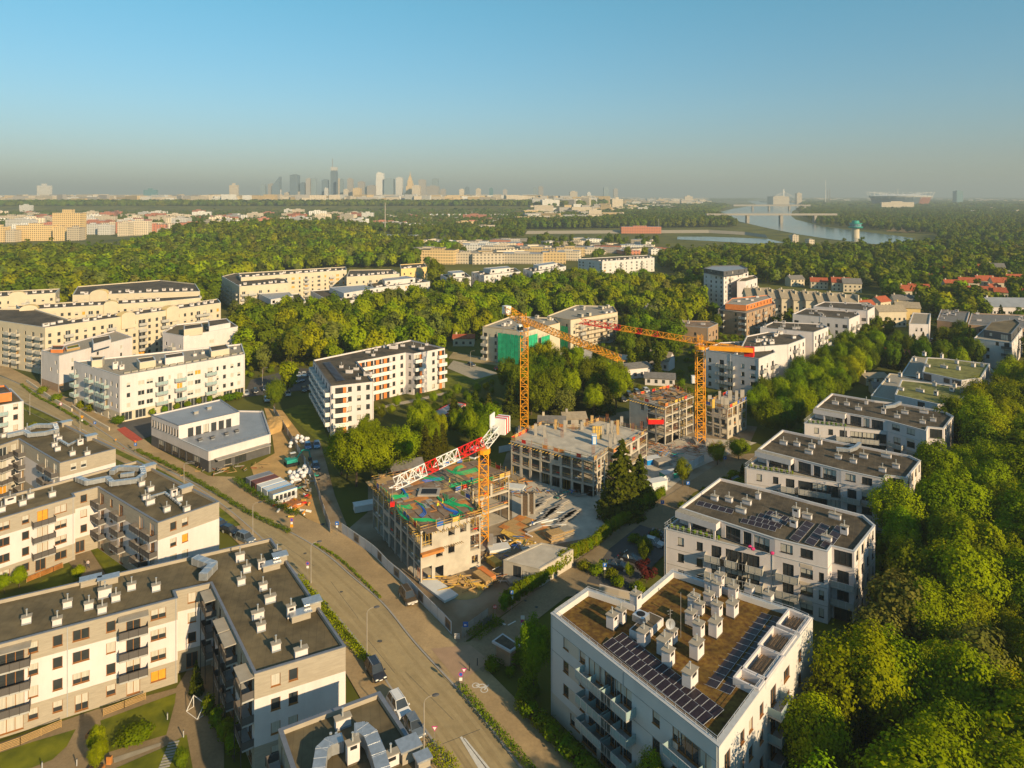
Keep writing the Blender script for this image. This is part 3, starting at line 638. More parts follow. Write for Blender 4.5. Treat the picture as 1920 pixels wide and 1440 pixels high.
# second row block
P = GP([(-90, 998), (141, 931), (137, 925), (183, 913), (296, 980), (411, 940.5), (257, 864), (-90, 957)], H)
B = Building('apartment_block', 'white and grey apartment block with a ring-shaped silver roof duct, left of the road', 'apartment block', P, fr='frame_br', curt=.62, amber=.02, bal='dark', seed=5)
c0 = [(6, 'W'), (48, 'w'), (80, 'b'), (114, 'W'), (-40, 'W')]; g0 = [(6, 'W'), (48, 'w'), (76, 'd'), (114, 'W')]
cf = [(325, 'w'), (347, 'w')]
zr = B.volume(P, 0, H, {0: [g0, c0, c0, c0], 2: [[(150, 'e')], [(157, 'w')], [(157, 'w')], [(157, 'w')]], 3: ['dwd.dd', 'bwb.bb', 'bwb.bb', 'bwb.bb'], 4: [cf] * 4, '*': ['wWwWwWww'] * 4}, 'grey', GREY, lift=.3)
rz2 = math.atan2(P[1][1] - P[0][1], P[1][0] - P[0][0])
roofbits(B, zr, z4p([(145, 917), (195, 872), (335, 862), (65, 912, 1.8, 1.5), (968, 827), (935, 882), (965, 912, 1.5), (1072, 958), (1200, 957), (1117, 862, 1.2, 1.5), (1150, 892), (910, 792), (10, 960)]), rz2)
zp = lambda l: [G(a * .29167, 680 + b_ * .29167, zr) for a, b_ in l]
duct(B, zp([(500, 770), (560, 795), (690, 770), (720, 800), (880, 780), (925, 745), (915, 705), (760, 700), (720, 730)]), zr, 1.0, .9)
duct(B, zp([(960, 880), (1060, 850), (1160, 930)]), zr, .4, .3); duct(B, zp([(780, 745), (860, 735)]), zr, .8, .7)
for q in [(960, 690), (1195, 830)]: x, y = zp([q])[0]; hatch(B, x, y, zr, 2.2, 1.4, 1.4, rz2)
B.done()
# third row block
P = GP([(-90, 866), (35, 823), (112, 868), (217, 841), (108, 790), (-90, 836)], H)
B = Building('apartment_block', 'white and grey block with two rust-red top windows, left of the road', 'apartment block', P, fr='frame_w', curt=.7, amber=.1, bal='dark', seed=6)
zr = B.volume(P, 0, H, {0: ['wbwwbw'] * 4, 1: ['b.wbb'] * 4, 2: [[], [], [], [(138, 'o'), (157, 'o')]], '*': ['wWwWw'] * 4}, 'grey', GREY, lift=.3)
roofbits(B, zr, z4p([(380, 502), (360, 482), (370, 567), (465, 597), (560, 597), (515, 532, 1.2, 1.5), (350, 540), (175, 440), (25, 480)]), rz2)
zp3 = lambda l: [G(a * .29167, 680 + b_ * .29167, zr) for a, b_ in l]
duct(B, zp3([(50, 490), (160, 465), (190, 485), (290, 475), (365, 455), (355, 425), (230, 425), (185, 445)]), zr, 1.0, .9); duct(B, zp3([(380, 510), (440, 545), (490, 520)]), zr, .5, .4)
for q in [(425, 405), (585, 495)]: x, y = zp3([q])[0]; hatch(B, x, y, zr, 2.2, 1.4, 1.4, rz2)
B.done()
P = GP([(-80, 775), (44, 752), (20, 728), (-80, 740)], 12)
B = Building('apartment_house', 'small white house with a timber-clad roof terrace at the left picture edge', 'apartment house', P, fr='frame_br', bal='glass', seed=8)
B.volume(P, 0, 12, {0: ['wwbw'] * 4, '*': ['ww'] * 4}, 'white', roofm='roof', cop='coping_l', lift=.2)
P2 = GP([(-80, 748), (22, 735), (10, 722), (-80, 730)], 14.6); B.volume(P2, 12, 14.6, {}, 'orange', roofm='roof_d', foot=False); B.done()
# white school-like building
UFL, UFR, UBR, UBL = GP([(335, 798), (449, 772), (413, 748.5), (284, 778)], 8.8)
LF, LR, LB = GP([(391, 847), (507.5, 814), (493, 770.5)], 5.4)
B = Building('school_building', 'low white flat-roofed building with glossy grey roof decks beside the sand yard', 'building', [LF, LR, LB, UBR, UBL], fr='frame_dk', curt=.35, seed=9)
lw = [LF, LR, LB, UBR, UBL]
B.volume(lw, 0, 5.4, {0: ['.eS..'], 4: ['.SSSSSS.']}, 'white', [(3.0, 'dgrey')], roofm='roof_b', cop='coping_l', par=.35)
B.volume([UFL, UFR, UBR, UBL], 5.05, 8.8, {0: ['.gggggg.'], 3: ['tttttttttt']}, 'white', roofm='roof_b', cop='coping', par=.3, foot=False)
zz = 5.05
for q in [(1285, 505), (1365, 492), (1455, 467), (1520, 449)]: x, y = G(q[0] * .29167, 680 + q[1] * .29167, zz); chimney(B, x, y, zz, 1.0, 1.0, .7, rz2, pipes=0, cap='dgrey', body='dgrey')
for q in [(1258, 330), (1342, 300)]: x, y = G(q[0] * .29167, 680 + q[1] * .29167, 8.5); chimney(B, x, y, 8.5, 1.2, 1.0, .8, rz2, pipes=0, cap='metal', body='concd')
b = MB()
for i, (p, q) in enumerate([(LF, LR), (LR, LB)]):
    p = Vector(p); q = Vector(q); n_ = int((q - p).length / 1.3); d = (q - p).normalized(); nn = Vector((-d.y, d.x)) * .35
    for k in range(n_ + 1): a = p.lerp(q, k / n_) + nn; b.bar((a.x, a.y, 5.45), (a.x, a.y, 6.1), .03, M['steel'])
    a = p + nn; c = q + nn; b.bar((a.x, a.y, 6.1 + .002 * i), (c.x, c.y, 6.1 + .002 * i), .035, M['steel'])
b.build('roof_railing', B.o)
# canopy over the entrance
p, q = Vector(LF), Vector(LR); d = (q - p).normalized(); nn = Vector((d.y, -d.x)); b = MB(); c = p + d * 9 + nn * 1.1; b.obox((c.x, c.y), (d.x, d.y), 15, 2.2, 3.0, 3.2, M['concd']); b.build('canopy', B.o)
B.done()
# white residential U block with shops, and its smaller neighbour
A = G(224.6, 704.6, 15); R = G(459, 664, 15); L1 = G(138.5, 677, 15); Rp = (R[0] - 8.0, R[1] + 17.5)
P = [A, R, Rp, L1]
B = Building('apartment_block', 'white corner apartment block with shop windows at street level and green roof terraces', 'apartment block', P, fr='frame_w', curt=.55, amber=.04, bal='glass', seed=10)
f = 'wWWbwbWWbwwww'; f = [(241, 'w'), (265, 'W'), (281, 'W'), (302, 'b'), (318, 's'), (337, 'b'), (357, 'W'), (371, 'W'), (394, 'b'), (408, 's'), (421, 'w'), (435, 'w'), (448, 'w')]
zr = B.volume(P, 0, 15, {0: ['SSeSSSSSSS', f, f, f, []], 3: ['eeeeeee', 'b.wbtbbww', 'b.wbtbbww', 'b.wbtbbww', []], '*': ['wWwWw'] * 5}, 'white', [(3.3, 'cream')], cop='coping_l', roofm='gravel', lift=0.25, fl=3.25)
rzb = math.atan2(R[1] - A[1], R[0] - A[0])
def pent(B, pts, z, h_, m='cream', rf='roof_d', spec=None):
    B.volume(GP(pts, z + h_), z, z + h_, spec or {}, m, roofm=rf, par=.12, cop='coping_l', foot=False)
pent(B, [(172, 676), (192, 674), (196, 668), (170, 669)], zr, 2.6); pent(B, [(262, 680), (292, 675), (288, 668), (256, 672)], zr, 2.6); pent(B, [(310, 672), (345, 667), (343, 660), (308, 665)], zr, 2.4, 'white'); pent(B, [(396, 659), (430, 653), (424, 645), (392, 650)], zr, 2.4)
roofbits(B, zr, [(216, 693, 1.6, 2.6), (228, 694, 1.4, 1.8), (300, 681), (365, 668), (380, 664), (440, 655)], rzb)
for pts in ([(212, 697), (228, 700), (262, 693), (255, 688)], [(340, 672), (400, 662), (396, 658), (340, 668)]): sheet('terrace_planting', pts, zr + .02, 'lawn', kind=None, parent=None) if False else None
b = MB()
for i in range(16):
    t = i / 15; x, y = G(238 + 215 * t, 700 - 37 * t, zr); b.obox((x, y), (math.cos(rzb), math.sin(rzb)), 1.9, .6, zr, zr + .55, M['concd'], M['lawn'])
b.build('planter', B.o)
B.done()
P = GP([(305, 623), (344, 630), (446, 612), (425, 598), (330, 608)], 15)
B = Building('apartment_block', 'white terraced wing with roof gardens behind the corner block with shops', 'apartment block', P, fr='frame_w', curt=.5, bal='pale', seed=11)
B.volume(P, 0, 15, {0: ['wbw'] * 4, 1: ['..W..'] * 4, '*': ['www'] * 4}, 'white', cop='coping_l', roofm='roof'); pent(B, [(345, 618), (380, 613), (378, 606), (345, 610)], 14.5, 3, 'cream'); pent(B, [(392, 612), (432, 605), (425, 597), (390, 601)], 14.5, 2.6, 'white')
roofbits(B, 14.5, [(350, 624), (390, 618), (410, 614), (320, 617)], rzb); B.done()
P = GP([(77, 657), (111, 667), (248, 632), (215, 620)], 13.5)
B = Building('apartment_block', 'white block with a blank side wall and a grassy roof terrace at left', 'apartment block', P, fr='frame_w', curt=.4, bal='pale', seed=12)
zr = B.volume(P, 0, 13.5, {3: ['eee', 'w.bw', 'w.bw', 'w.bw'], 0: [[], [], '....w..w', '......w.'], '*': ['www'] * 4}, 'white', [(3, 'brown')], cop='coping_l', roofm='gravel')
pent(B, [(175, 645), (208, 636), (205, 628), (172, 634)], zr, 2.5, 'white'); pent(B, [(125, 655), (150, 650), (148, 645), (124, 650)], zr, .9, 'wood', 'lawn'); pent(B, [(95, 655), (118, 655), (122, 648), (98, 648)], zr, 1.3, 'orange'); B.done()
# cream estate at the left, three long bars
def estate(label, pts, h, spec, seed, wall='cream', amber=.05, bands=(), dome=(), group='long cream bars of the big estate', bal='pale', name='apartment_block'):
    P = GP(pts, h); B = Building(name, label, 'apartment block', P, group=group, fr='frame_w', curt=.25, amber=amber, bal=bal, lod=1, seed=seed)
    zr = B.volume(P, 0, h, spec, wall, bands, cop='coping_l', roofm='roof_d', fl=2.8)
    r = random.Random(seed); n = len(P); ctr = [sum(p[0] for p in P) / n, sum(p[1] for p in P) / n]; L_ = math.dist(P[0], P[1]); rz = math.atan2(P[1][1] - P[0][1], P[1][0] - P[0][0])
    for i in range(int(L_ / 3.6)):
        t = (i + .5) / int(L_ / 3.6); x = P[0][0] * (1 - t) + P[1][0] * t; y = P[0][1] * (1 - t) + P[1][1] * t; dd = 3 + r.random() * 6
        x += -math.sin(rz) * dd; y += math.cos(rz) * dd
        if inpoly(x, y, P): chimney(B, x, y, zr, r.choice([1.1, 1.8, 2.4]), .9, r.choice([1.0, 1.5]), rz, pipes=0, cap='grey')
    for t, w_ in [(a_, b2_ * .6) for a_, b2_ in dome]:   # arched gables
        d = Vector((P[1][0] - P[0][0], P[1][1] - P[0][1])).normalized(); p = Vector(P[0]).lerp(Vector(P[1]), t); nn = Vector((d.y, -d.x)); b = MB(); k = 10
        arc = [(math.cos(math.pi * j / k) * w_, math.sin(math.pi * j / k) * w_ * .55) for j in range(k + 1)]
        def pt_(a, z, o_): q = p + d * a + nn * o_; return (q.x, q.y, h - 5.5 + z)
        for (a0, z0), (a1, z1) in zip(arc[:-1], arc[1:]):
            b.face([pt_(a0, 5.5 + z0, .5), pt_(a1, 5.5 + z1, .5), pt_(a1, 5.5 + z1, -4), pt_(a0, 5.5 + z0, -4)], M['yellow'])
            b.face([pt_(a0, 0, .5), pt_(a1, 0, .5), pt_(a1, 5.5 + z1, .5), pt_(a0, 5.5 + z0, .5)][::-1], M['cream'])
        b.face([pt_(w_, 0, .5), pt_(w_, 0, -.2), pt_(w_, 5.5, -.2), pt_(w_, 5.5, .5)], M['yellow']); b.face([pt_(-w_, 0, .5), pt_(-w_, 0, -.2), pt_(-w_, 5.5, -.2), pt_(-w_, 5.5, .5)], M['yellow'])
        b.build('gable', B.o)
    B.done(); return B
r1 = 'wwbwwwwb.wwBwwbwwwwbbww'
estate('long cream apartment bar with two arched gables at the left, nearest of the estate', [(84.6, 614), (414, 567.5), (408, 560), (128, 599), (63, 579), (-30, 579), (-30, 597)], 19, {0: [r1] * 6, 6: ['bbwbbwbb'] * 6, '*': ['ww'] * 6}, 21, 'cream', dome=((.42, 5), (.68, 5)))
estate('cream and yellow apartment bar in the middle of the big estate at the left', [(40, 581), (303, 565), (376, 558), (374, 553), (30, 572)], 19, {0: ['wwWwwoowwbwwwoowwbww'] * 6, '*': ['ww'] * 6}, 22, 'cream', dome=((.05, 6), (.62, 5)))
estate('cream apartment bar at the back right of the estate, before the wood', [(136, 553), (375, 546), (366, 532), (300, 525), (146, 537)], 19, {0: ['wwwbwwwbbwwwwbww'] * 6, '*': ['bw'] * 6}, 23, 'cream', dome=((.2, 7),))
estate('cream and yellow apartment bar at the far left edge, behind the estate', [(-60, 560), (104, 549), (112, 541), (-60, 549)], 19, {0: ['wbwowwBoww'] * 6, '*': ['bw'] * 6}, 24, 'cream', dome=((.55, 6),))
# yellow estate in the middle distance
estate('dark-sided cream block at the left end of the yellow estate before the wood', [(449, 537), (541, 530), (535, 523), (440, 512), (416, 518)], 17, {0: ['bBbwww'] * 5, 4: ['bbbbbb'] * 5}, 25, 'cream')
estate('long yellow-panelled apartment bar along the foot of the wooded hill', [(452, 520), (650, 506), (648, 500), (447, 512)], 19, {0: ['WbowWboWwboWwbWo'] * 6}, 26, 'cream', amber=.15)
estate('cream block with yellow corner, right half of the yellow estate', [(650, 519), (749, 513), (735, 505), (655, 506)], 17, {0: ['wowbwwob'] * 5, '*': ['bb'] * 5}, 27, 'cream', amber=.1)
estate('yellow-ended apartment block behind the tall dark tree', [(752, 504), (800, 500), (795, 493), (750, 496)], 17, {'*': ['wwbw'] * 5}, 28, 'yellow')
GW = 'low grey-white villas beyond the green wood'
for i, (lab, pts, h, sp) in enumerate([
    ('low white block with penthouses and many chimneys, nearest beyond the wood at left', [(492, 580), (573, 564), (560, 550), (458, 557)], 9, 'wwbwW'),
    ('long low pale block with two penthouses beyond the wood', [(626, 569), (738, 548), (699, 536), (582, 545)], 9.5, 'wwwbwwwbww'),
    ('pale grey block with penthouse, right of the long low one beyond the wood', [(700, 540), (806, 528), (774, 520), (694, 530)], 12, 'wwbwwwbw'),
    ('narrow pale block alone, left of the dark tall tree row', [(843, 523), (883, 519), (872, 511), (826, 515)], 14, 'wbbw'),
    ('pale block with central stair tower beyond the wood', [(908, 516), (976, 509), (965, 502), (884, 510)], 14.5, 'wbw.wbw'),
    ('pale block with green roof boxes, right of three beyond the wood', [(999, 510), (1061, 499), (1047, 493), (981, 504)], 15, 'wbw.wbbw')]):
    B = estate(lab, pts, h, {0: [sp] * 5, '*': ['wbw'] * 5}, 30 + i, 'white2', group=GW)
    c = GP(pts, h); mx = sum(p[0] for p in c) / 4; my = sum(p[1] for p in c) / 4
    pp = [(mx + (a - mx) * .55, my + (b_ - my) * .5) for a, b_ in c]; B.volume(pp, h - .45, h + 2.8, {0: ['W..W']}, 'white2', par=.1, cop='coping_l', roofm='roof_b', foot=False)
estate('long white block with black window bands, in front of the harbour sheds', [(1129, 490), (1227, 483), (1215, 478), (1084, 485)], 13, {0: ['WWwbwWWbww'] * 4, 3: ['WW.WW.W'] * 4}, 40, 'white2', group=None)
# white building with orange panels
P = GP([(620, 723.6), (700.6, 715), (669, 677.5), (760.6, 660.6), (776, 662.5), (834, 652), (770, 637), (587, 675)], 15)
B = Building('apartment_block', 'white dark-roofed apartment block with orange panels on its balconies, in front of the wood', 'apartment block', P, fr='frame_dk', curt=.2, bal='white', seed=50)
f4 = [(638, 'B'), (656, 'w'), (673, 'w'), (690, 'w')]; f2 = 'BBBww'
zr = B.volume(P, 0, 15, {0: [f4] * 5, 1: ['...'] * 5, 2: ['BBBBww'] * 5, 3: ['w'] * 5, 4: ['B.wB'] * 5, 7: ['bbbbbbb'] * 5, '*': ['w'] * 5}, 'white', cop='dgrey', roofm='roof_d', fl=2.95)
# orange panels between doors
b = MB()
for e, n_ in ((0, None), (2, 8), (4, 5)):
    p, q = Vector(P[e]), Vector(P[e + 1]); d = (q - p); L_ = d.length; d /= L_; nn = Vector((d.y, -d.x))
    us = [.32] if e == 0 else ([.06, .24, .41, .57] if e == 2 else [.22, .86])
    for t in us:
        for k in range(5):
            c = p + d * L_ * t + nn * .03; b.obox((c.x, c.y), (d.x, d.y), 1.0 if e != 2 else 1.3, .06, k * 2.95 + .12, k * 2.95 + 2.4, M['orange'])
b.build('orange_panel', B.o)
roofbits(B, zr, [(655, 700, 2.2, 1.2), (668, 694, 1.6), (690, 706, 2.6, 1.6), (672, 712, 1.4), (690, 662, 1.6), (705, 658), (722, 652), (738, 655, 3.2, 2.0), (755, 650, 1.5), (775, 652), (790, 655, 2), (800, 648), (640, 690), (700, 668)], -.2, cap='roof_d')
b = MB(); p = Vector(G(612, 681, zr)); q = Vector(G(640, 716, zr)); d = (q - p).normalized(); n_ = 16
for i in range(n_):
    c = p.lerp(q, (i + .5) / n_); b.obox((c.x, c.y), (d.x, d.y), .9, 2.4, zr + .35, zr + .42, M['solar'])
b.build('solar_panels', B.o); B.done()
# ------------------------------------------------------------------ big green-roof building, bottom right
H = 14.0
P = GP([(1033, 1150), (1348, 1400), (1524, 1159), (1489, 1143.6), (1260, 1069), (1186, 1131), (1101, 1103)], H)
B = Building('apartment_block', 'white apartment block with brown moss roof, white chimneys and solar panels, nearest at right', 'apartment block', P, fr='frame_br', curt=.35, bal='glass', seed=60, bald=1.6)
fa = [(1061, 'w'), (1092, 'w'), (1133, 'D'), (1152, 'B'), (1176, 'D'), (1230, 'w'), (1268, 'w'), (1283, 'd'), (1316, 'd')]
fb = [(1061, 'w'), (1092, 'w'), (1118, 'B'), (1140, 'B'), (1168, 'B'), (1230, 'w'), (1268, 'w'), (1290, 'B'), (1322, 'd')]
g = [(1078, 'W'), (1105, 'D'), (1140, 'D'), (1176, 'D'), (1230, 'w'), (1290, 'D')]
rr = [(1364, 'g'), (1392, 'w'), (1408, 'w'), (1428, 'w'), (1450, 'b'), (1475, 'W'), (1500, 'w')]
ll = ['wB.w', 'wB.w', 'wB.w', 'wB.w']
zr = B.volume(P, 0, H, {0: [g, fb, fb, fb], 1: [rr] * 4, 6: ll, 5: ['wb', 'wb', 'wb', 'wb'], '*': ['wwbwwbww'] * 4}, 'white2', [(3.2, 'beige')], cop='coping_l', roofm='sedum', ow=.55, par=.75, lift=.4, fl=3.15)
def q3(a, b_): return G(1000 + a * .3055, 1000 + b_ * .3055, zr)
u0 = Vector(q3(430, 665)); u1 = Vector(q3(1080, 1180)); ud = (u1 - u0).normalized(); rzR = math.atan2(ud.y, ud.x); e2 = Vector(P[2]) - Vector(P[1]); e2.normalize(); rzE = math.atan2(e2.y, e2.x)
b = MB()   # beige strips between window pairs
p, q = Vector(P[0]), Vector(P[1]); d = (q - p).normalized(); nn = Vector((d.y, -d.x))
def tfrac(px): k = (px - CXP) / FPX; dd = q - p; return (k * p.y - p.x) / (dd.x - k * dd.y)
for k in (1, 2, 3):
    a = p + (q - p) * (tfrac(1061) + tfrac(1092)) / 2; L_ = (q - p).length * (tfrac(1092) - tfrac(1061)) - 1.35
    c = a + nn * .02; b.obox((c.x, c.y), (d.x, d.y), L_, .05, k * 3.15 + .4 + .8, k * 3.15 + .4 + 2.4, M['beige'])
for k in (4,):
    for z in (12.2, 9.1): c = p + (q - p) * .5 + nn * .02; b.obox((c.x, c.y), (d.x, d.y), (q - p).length - .1, .03, z, z + .05, M['concd'])
b.build('facade_strip', B.o)
for a, c_, w_, h_ in [(485, 600, 1.25, 1.9), (537, 568, 1.0, 1.9), (628, 480, 1.3, 2.2), (1085, 378, 1.3, 1.8), (1142, 345, 1.0, 1.9), (1125, 403, .8, 1.9), (1228, 418, 1.2, 1.8), (1078, 458, 1.2, 1.7), (985, 483, 1.5, 1.9), (1020, 513, .9, 1.6), (968, 578, 1.3, 1.8), (1127, 528, 1.2, 1.8), (1222, 523, 1.6, 1.9), (1015, 653, 1.2, 1.9), (1118, 643, 1.8, 2.0), (678, 698, 1.6, 1.9), (805, 753, 2.0, 2.0), (828, 828, 1.3, 2.0), (1003, 778, 1.8, 2.0), (962, 952, 1.9, 1.9), (1327, 383, 1.1, 1.0), (1443, 428, 1.3, 1.0), (850, 690, 1.0, 1.8)]:
    x, y = q3(a, c_ - 18); chimney(B, x, y, zr, w_, 1.15, h_, rzE, pipes=1, cap='grey', ph=.75)
# central plant box with fan unit, satellite dish and antenna
b = MB(); x, y = q3(695, 600); c, s_ = math.cos(rzE), math.sin(rzE)
b.obox((x, y), (c, s_), 5.2, 2.2, zr, zr + 1.0, M['white']); b.obox((x, y), (c, s_), 4.9, 1.9, zr + 1.0, zr + 1.03, M['roof_d']); x2, y2 = q3(660, 580)
b.obox((x2, y2), (c, s_), 1.7, 1.7, zr + 1.03, zr + 1.9, M['metal'], M['alu']); b.cyl(x2, y2, zr + 1.9, zr + 1.95, .6, .6, M['black'], 14); b.build('roof_plant', B.o)
x, y = q3(840, 700); b = MB(); b.bar((x, y, zr), (x, y, zr + 5), .05, M['steel']); b.bar((x - .4, y, zr + 4.7), (x + .4, y + .2, zr + 4.7), .03, M['steel']); b.bar((x - .3, y, zr + 4.3), (x + .3, y + .2, zr + 4.3), .03, M['steel'])
k = len(b.v); mi = b.mi(M['alu']); n_ = 16; b.v.append((x, y + .1, zr + 3.1))
for i in range(n_): a = 2 * math.pi * i / n_; b.v.append((x + .62 * math.cos(a), y - .12 - .04 * math.sin(a), zr + 3.1 + .75 * math.sin(a)))
for i in range(n_): b.f.append((k, k + 1 + i, k + 1 + (i + 1) % n_)); b.m.append(mi)
b.build('satellite_dish', B.o)
b = MB(); x, y = q3(905, 640); b.bar((x, y, zr), (x, y, zr + 6), .035, M['steel']); b.build('lightning_rod', B.o)
def panels(B, a, c_, n_, wd, z, tilt, per=1.75, mname='solar_panel'):
    a = Vector(a); c_ = Vector(c_); L_ = (c_ - a).length; d = (c_ - a) / L_; rz = math.atan2(d.y, d.x); st = L_ / n_
    b = MB(); w_ = st - .05; t = tilt
    P_ = [(-w_ / 2, -wd / 2, .12), (w_ / 2, -wd / 2, .12), (w_ / 2, wd / 2, .12 + t), (-w_ / 2, wd / 2, .12 + t)]
    b.face(P_, M['solar']); b.face([(x, y, z_ - .05) for x, y, z_ in P_][::-1], M['alu'])
    for (p_, q_) in zip(P_, P_[1:] + P_[:1]): b.face([(p_[0], p_[1], p_[2] - .05), (q_[0], q_[1], q_[2] - .05), q_, p_], M['alu'])
    for (p_, q_) in zip(P_, P_[1:] + P_[:1]): b.bar((p_[0], p_[1], p_[2] + .01), (q_[0], q_[1], q_[2] + .01), .014, M['alu'])
    me = b.mesh(mname)
    for i in range(n_): p_ = a + d * st * (i + .5); inst(mname, me, B.o, B.rel(p_.x, p_.y, z), rz)
panels(B, q3(455, 672), q3(1075, 1165), 16, 1.7, zr, .3); panels(B, q3(520, 640), q3(1140, 1125), 16, 1.7, zr, .3)
panels(B, q3(1080, 940), q3(1425, 495), 13, 1.7, zr, -.15); panels(B, q3(1165, 975), q3(1500, 515), 13, 1.7, zr, -.15)
# open concrete frames with slats along the right edge
for (a, c_, L_) in [(1600, 580, 4.6), (1497, 700, 5.2), (1408, 840, 6.0), (1330, 935, 2.6)]:
    x, y = q3(a, c_); o_ = Vector((x, y)); d = e2; nn = Vector((-d.y, d.x)); b = MB()
    for s in (-1, 1):
        c2_ = o_ + nn * s * 1.45; b.obox((c2_.x, c2_.y), (d.x, d.y), L_, .25, zr, zr + 1.0 + .002 * s, M['white'])
        c2_ = o_ + d * s * (L_ / 2 - .12); b.obox((c2_.x, c2_.y), (nn.x, nn.y), 2.64, .25, zr, zr + .99, M['white'])
    b.obox((o_.x, o_.y), (d.x, d.y), L_ - .5, 2.6, zr + .005, zr + .05, M['brown'])
    b.build('roof_frame', B.o)
    if L_ > 3:
        for i in range(4):
            c2_ = o_ + nn * (-.7 + i * .42) - nn * .1; b = MB(); b.obox((c2_.x, c2_.y), (d.x, d.y), L_ * .55, .16, zr + .75, zr + .9, M['bark']); b.build('slat', B.o)
b = MB(); IN = inset(P, .42)
for i in range(len(IN)):
    p_, q_ = Vector(IN[i]), Vector(IN[(i + 1) % len(IN)]); n_ = max(1, int((q_ - p_).length / 1.4))
    for k in range(n_): c2_ = p_.lerp(q_, k / n_); b.bar((c2_.x, c2_.y, H + .05), (c2_.x, c2_.y, H + .55), .025, M['alu'])
    b.bar((*p_, H + .55 + .002 * i), (*q_, H + .55 + .002 * i), .03, M['alu']); b.bar((*p_, H + .3 + .002 * i), (*q_, H + .3 + .002 * i), .02, M['alu'])
b.build('roof_railing', B.o); B.done(); BIG = B

# ------------------------------------------------------------------ the row of stepped villas
def villa(label, up, Lc, seed, bits, ducts=(), sol=False, brown_end=True):
    U = GP(up, 12.2); lc = G(*Lc, 9.8); bx = Vector(U[9]) - Vector(U[0]); bl_ = (lc[0] + bx.x * .95, lc[1] + bx.y * .95)
    low = [lc] + U[1:7] + [U[7], U[8], ((U[9][0] + bl_[0]) / 2, (U[9][1] + bl_[1]) / 2 + .3)]
    B = Building('villa_block', label, 'apartment block', low, group='row of stepped white villa blocks beside the right-hand wood', fr='frame_dk', curt=.45, bal='metal', seed=seed)
    k = (up[0][0] + 0) ; x0, x1 = Lc[0], up[1][0]; X = lambda t: x0 + (x1 - x0) * t
    f = [(X(.15), 'w'), (X(.32), 'w'), (X(.47), 'b'), (X(.63), 'B'), (X(.78), 'B'), (X(.92), 'D')]
    y0, y1 = up[1][0], up[2][0]; Y = lambda t: y0 + (y1 - y0) * t
    f2 = [(Y(.25), 'b'), (Y(.6), 'W'), (Y(.88), 's')]; f3 = [(Y(.22), 'W'), (Y(.6), 'W')]
    B.volume(low, 0, 9.3, {0: [f] * 3, 1: [f2, f2, f2], 3: ['D', 'b', 'b'], 4: ['wwww'] * 3, 9: ['w.w'] * 3, '*': ['ww'] * 3}, 'white', [(3.05, 'beige')] if False else (), cop='coping_l', roofm='gravel', par=.25, foot=True)
    zr = B.volume(U, 9.3, 12.2, {0: [[(X(.32), 'D'), (X(.45), 'D'), (X(.62), 'D'), (X(.75), 'g'), (X(.88), 'D')]], 1: [f3], 3: ['D'], 4: ['wwww']}, 'white', cop='coping_l', roofm='roof_d', ow=.3, foot=False, lift=.05)
    # beige end wall strip (proud)
    b = MB(); p, q = Vector(U[4]), Vector(U[5]); d = (q - p).normalized(); nn = Vector((d.y, -d.x))
    for t in (.2, .45, .7): c = p.lerp(q, t) + nn * .02; b.obox((c.x, c.y), (d.x, d.y), .9, .05, 3.2, 11.9, M['beige'])
    p, q = Vector(U[1]), Vector(U[2]); d = (q - p).normalized(); nn = Vector((d.y, -d.x))
    for t in (.6,):
        for z in (2.5, 5.5, 8.5): c = p.lerp(q, t) + nn * .02; b.obox((c.x, c.y), (d.x, d.y), 2.0, .05, z, z + .55, M['beige'])
    b.build('facade_strip', B.o); b = MB()
    for e in (0, 1, 3, 4):
        p, q = Vector(low[e]), Vector(low[e + 1]); d = (q - p).normalized(); nn = Vector((d.y, -d.x)); L_ = (q - p).length; c = (p + q) / 2 + nn * .012
        for z in (3.0, 6.0): b.obox((c.x, c.y), (d.x, d.y), L_ - .05, .024, z - .12, z - .06, M['gravel'])
    b.build('render_joint', B.o)
    rz = math.atan2(U[1][1] - U[0][1], U[1][0] - U[0][0])
    roofbits(B, zr, bits, rz, w_=1.3, d_=.8, h_=.9)
    for dc in ducts: duct(B, [G(a, c, zr) for a, c in dc], zr, .7, .8)
    # terrace railing and awning beams
    b = MB(); pts = [Vector(lc), Vector(lc).lerp(Vector(U[1]), .5)]; q = Vector(low[-1])
    for p_, q_ in ((pts[0], pts[1]), (pts[0], q)):
        n_ = max(2, int((q_ - p_).length / 1.2))
        for k in range(n_ + 1): c = p_.lerp(q_, k / n_); b.bar((c.x, c.y, 9.35), (c.x, c.y, 10.25), .03, M['alu'])
        b.bar((*p_, 10.25), (*q_, 10.25), .035, M['alu']); b.bar((*p_, 9.8), (*q_, 9.8), .02, M['alu'])
    b.build('terrace_railing', B.o)
    # fascia over the terrace, carried by posts
    a, c = Vector(U[0]), Vector(U[0]).lerp(Vector(U[1]), .45); d = (c - a).normalized(); nn = Vector((d.y, -d.x)); b = MB(); mid = (a + c) / 2 + nn * .9
    b.obox((mid.x, mid.y), (d.x, d.y), (c - a).length, 1.8, 11.0, 12.2, M['white'], M['gravel'])
    for t in (.35, .95): k = a.lerp(c, t) + nn * 1.6; b.obox((k.x, k.y), (d.x, d.y), .35, .3, 9.3, 11.0, M['white'])
    b.build('terrace_canopy', B.o)
    r = random.Random(seed); b = MB()
    for i in range(9): k = Vector(lc).lerp(Vector(U[1]), .05 + i * .055) + Vector((.5, .6)); b.ball(k.x, k.y, 9.6 + r.random() * .25, .4, .4, .45, M['leaf_h'], 7, 4)
    b.build('terrace_planting', B.o, kind='stuff')
    if sol: sol(B, zr)
    B.done(); return B
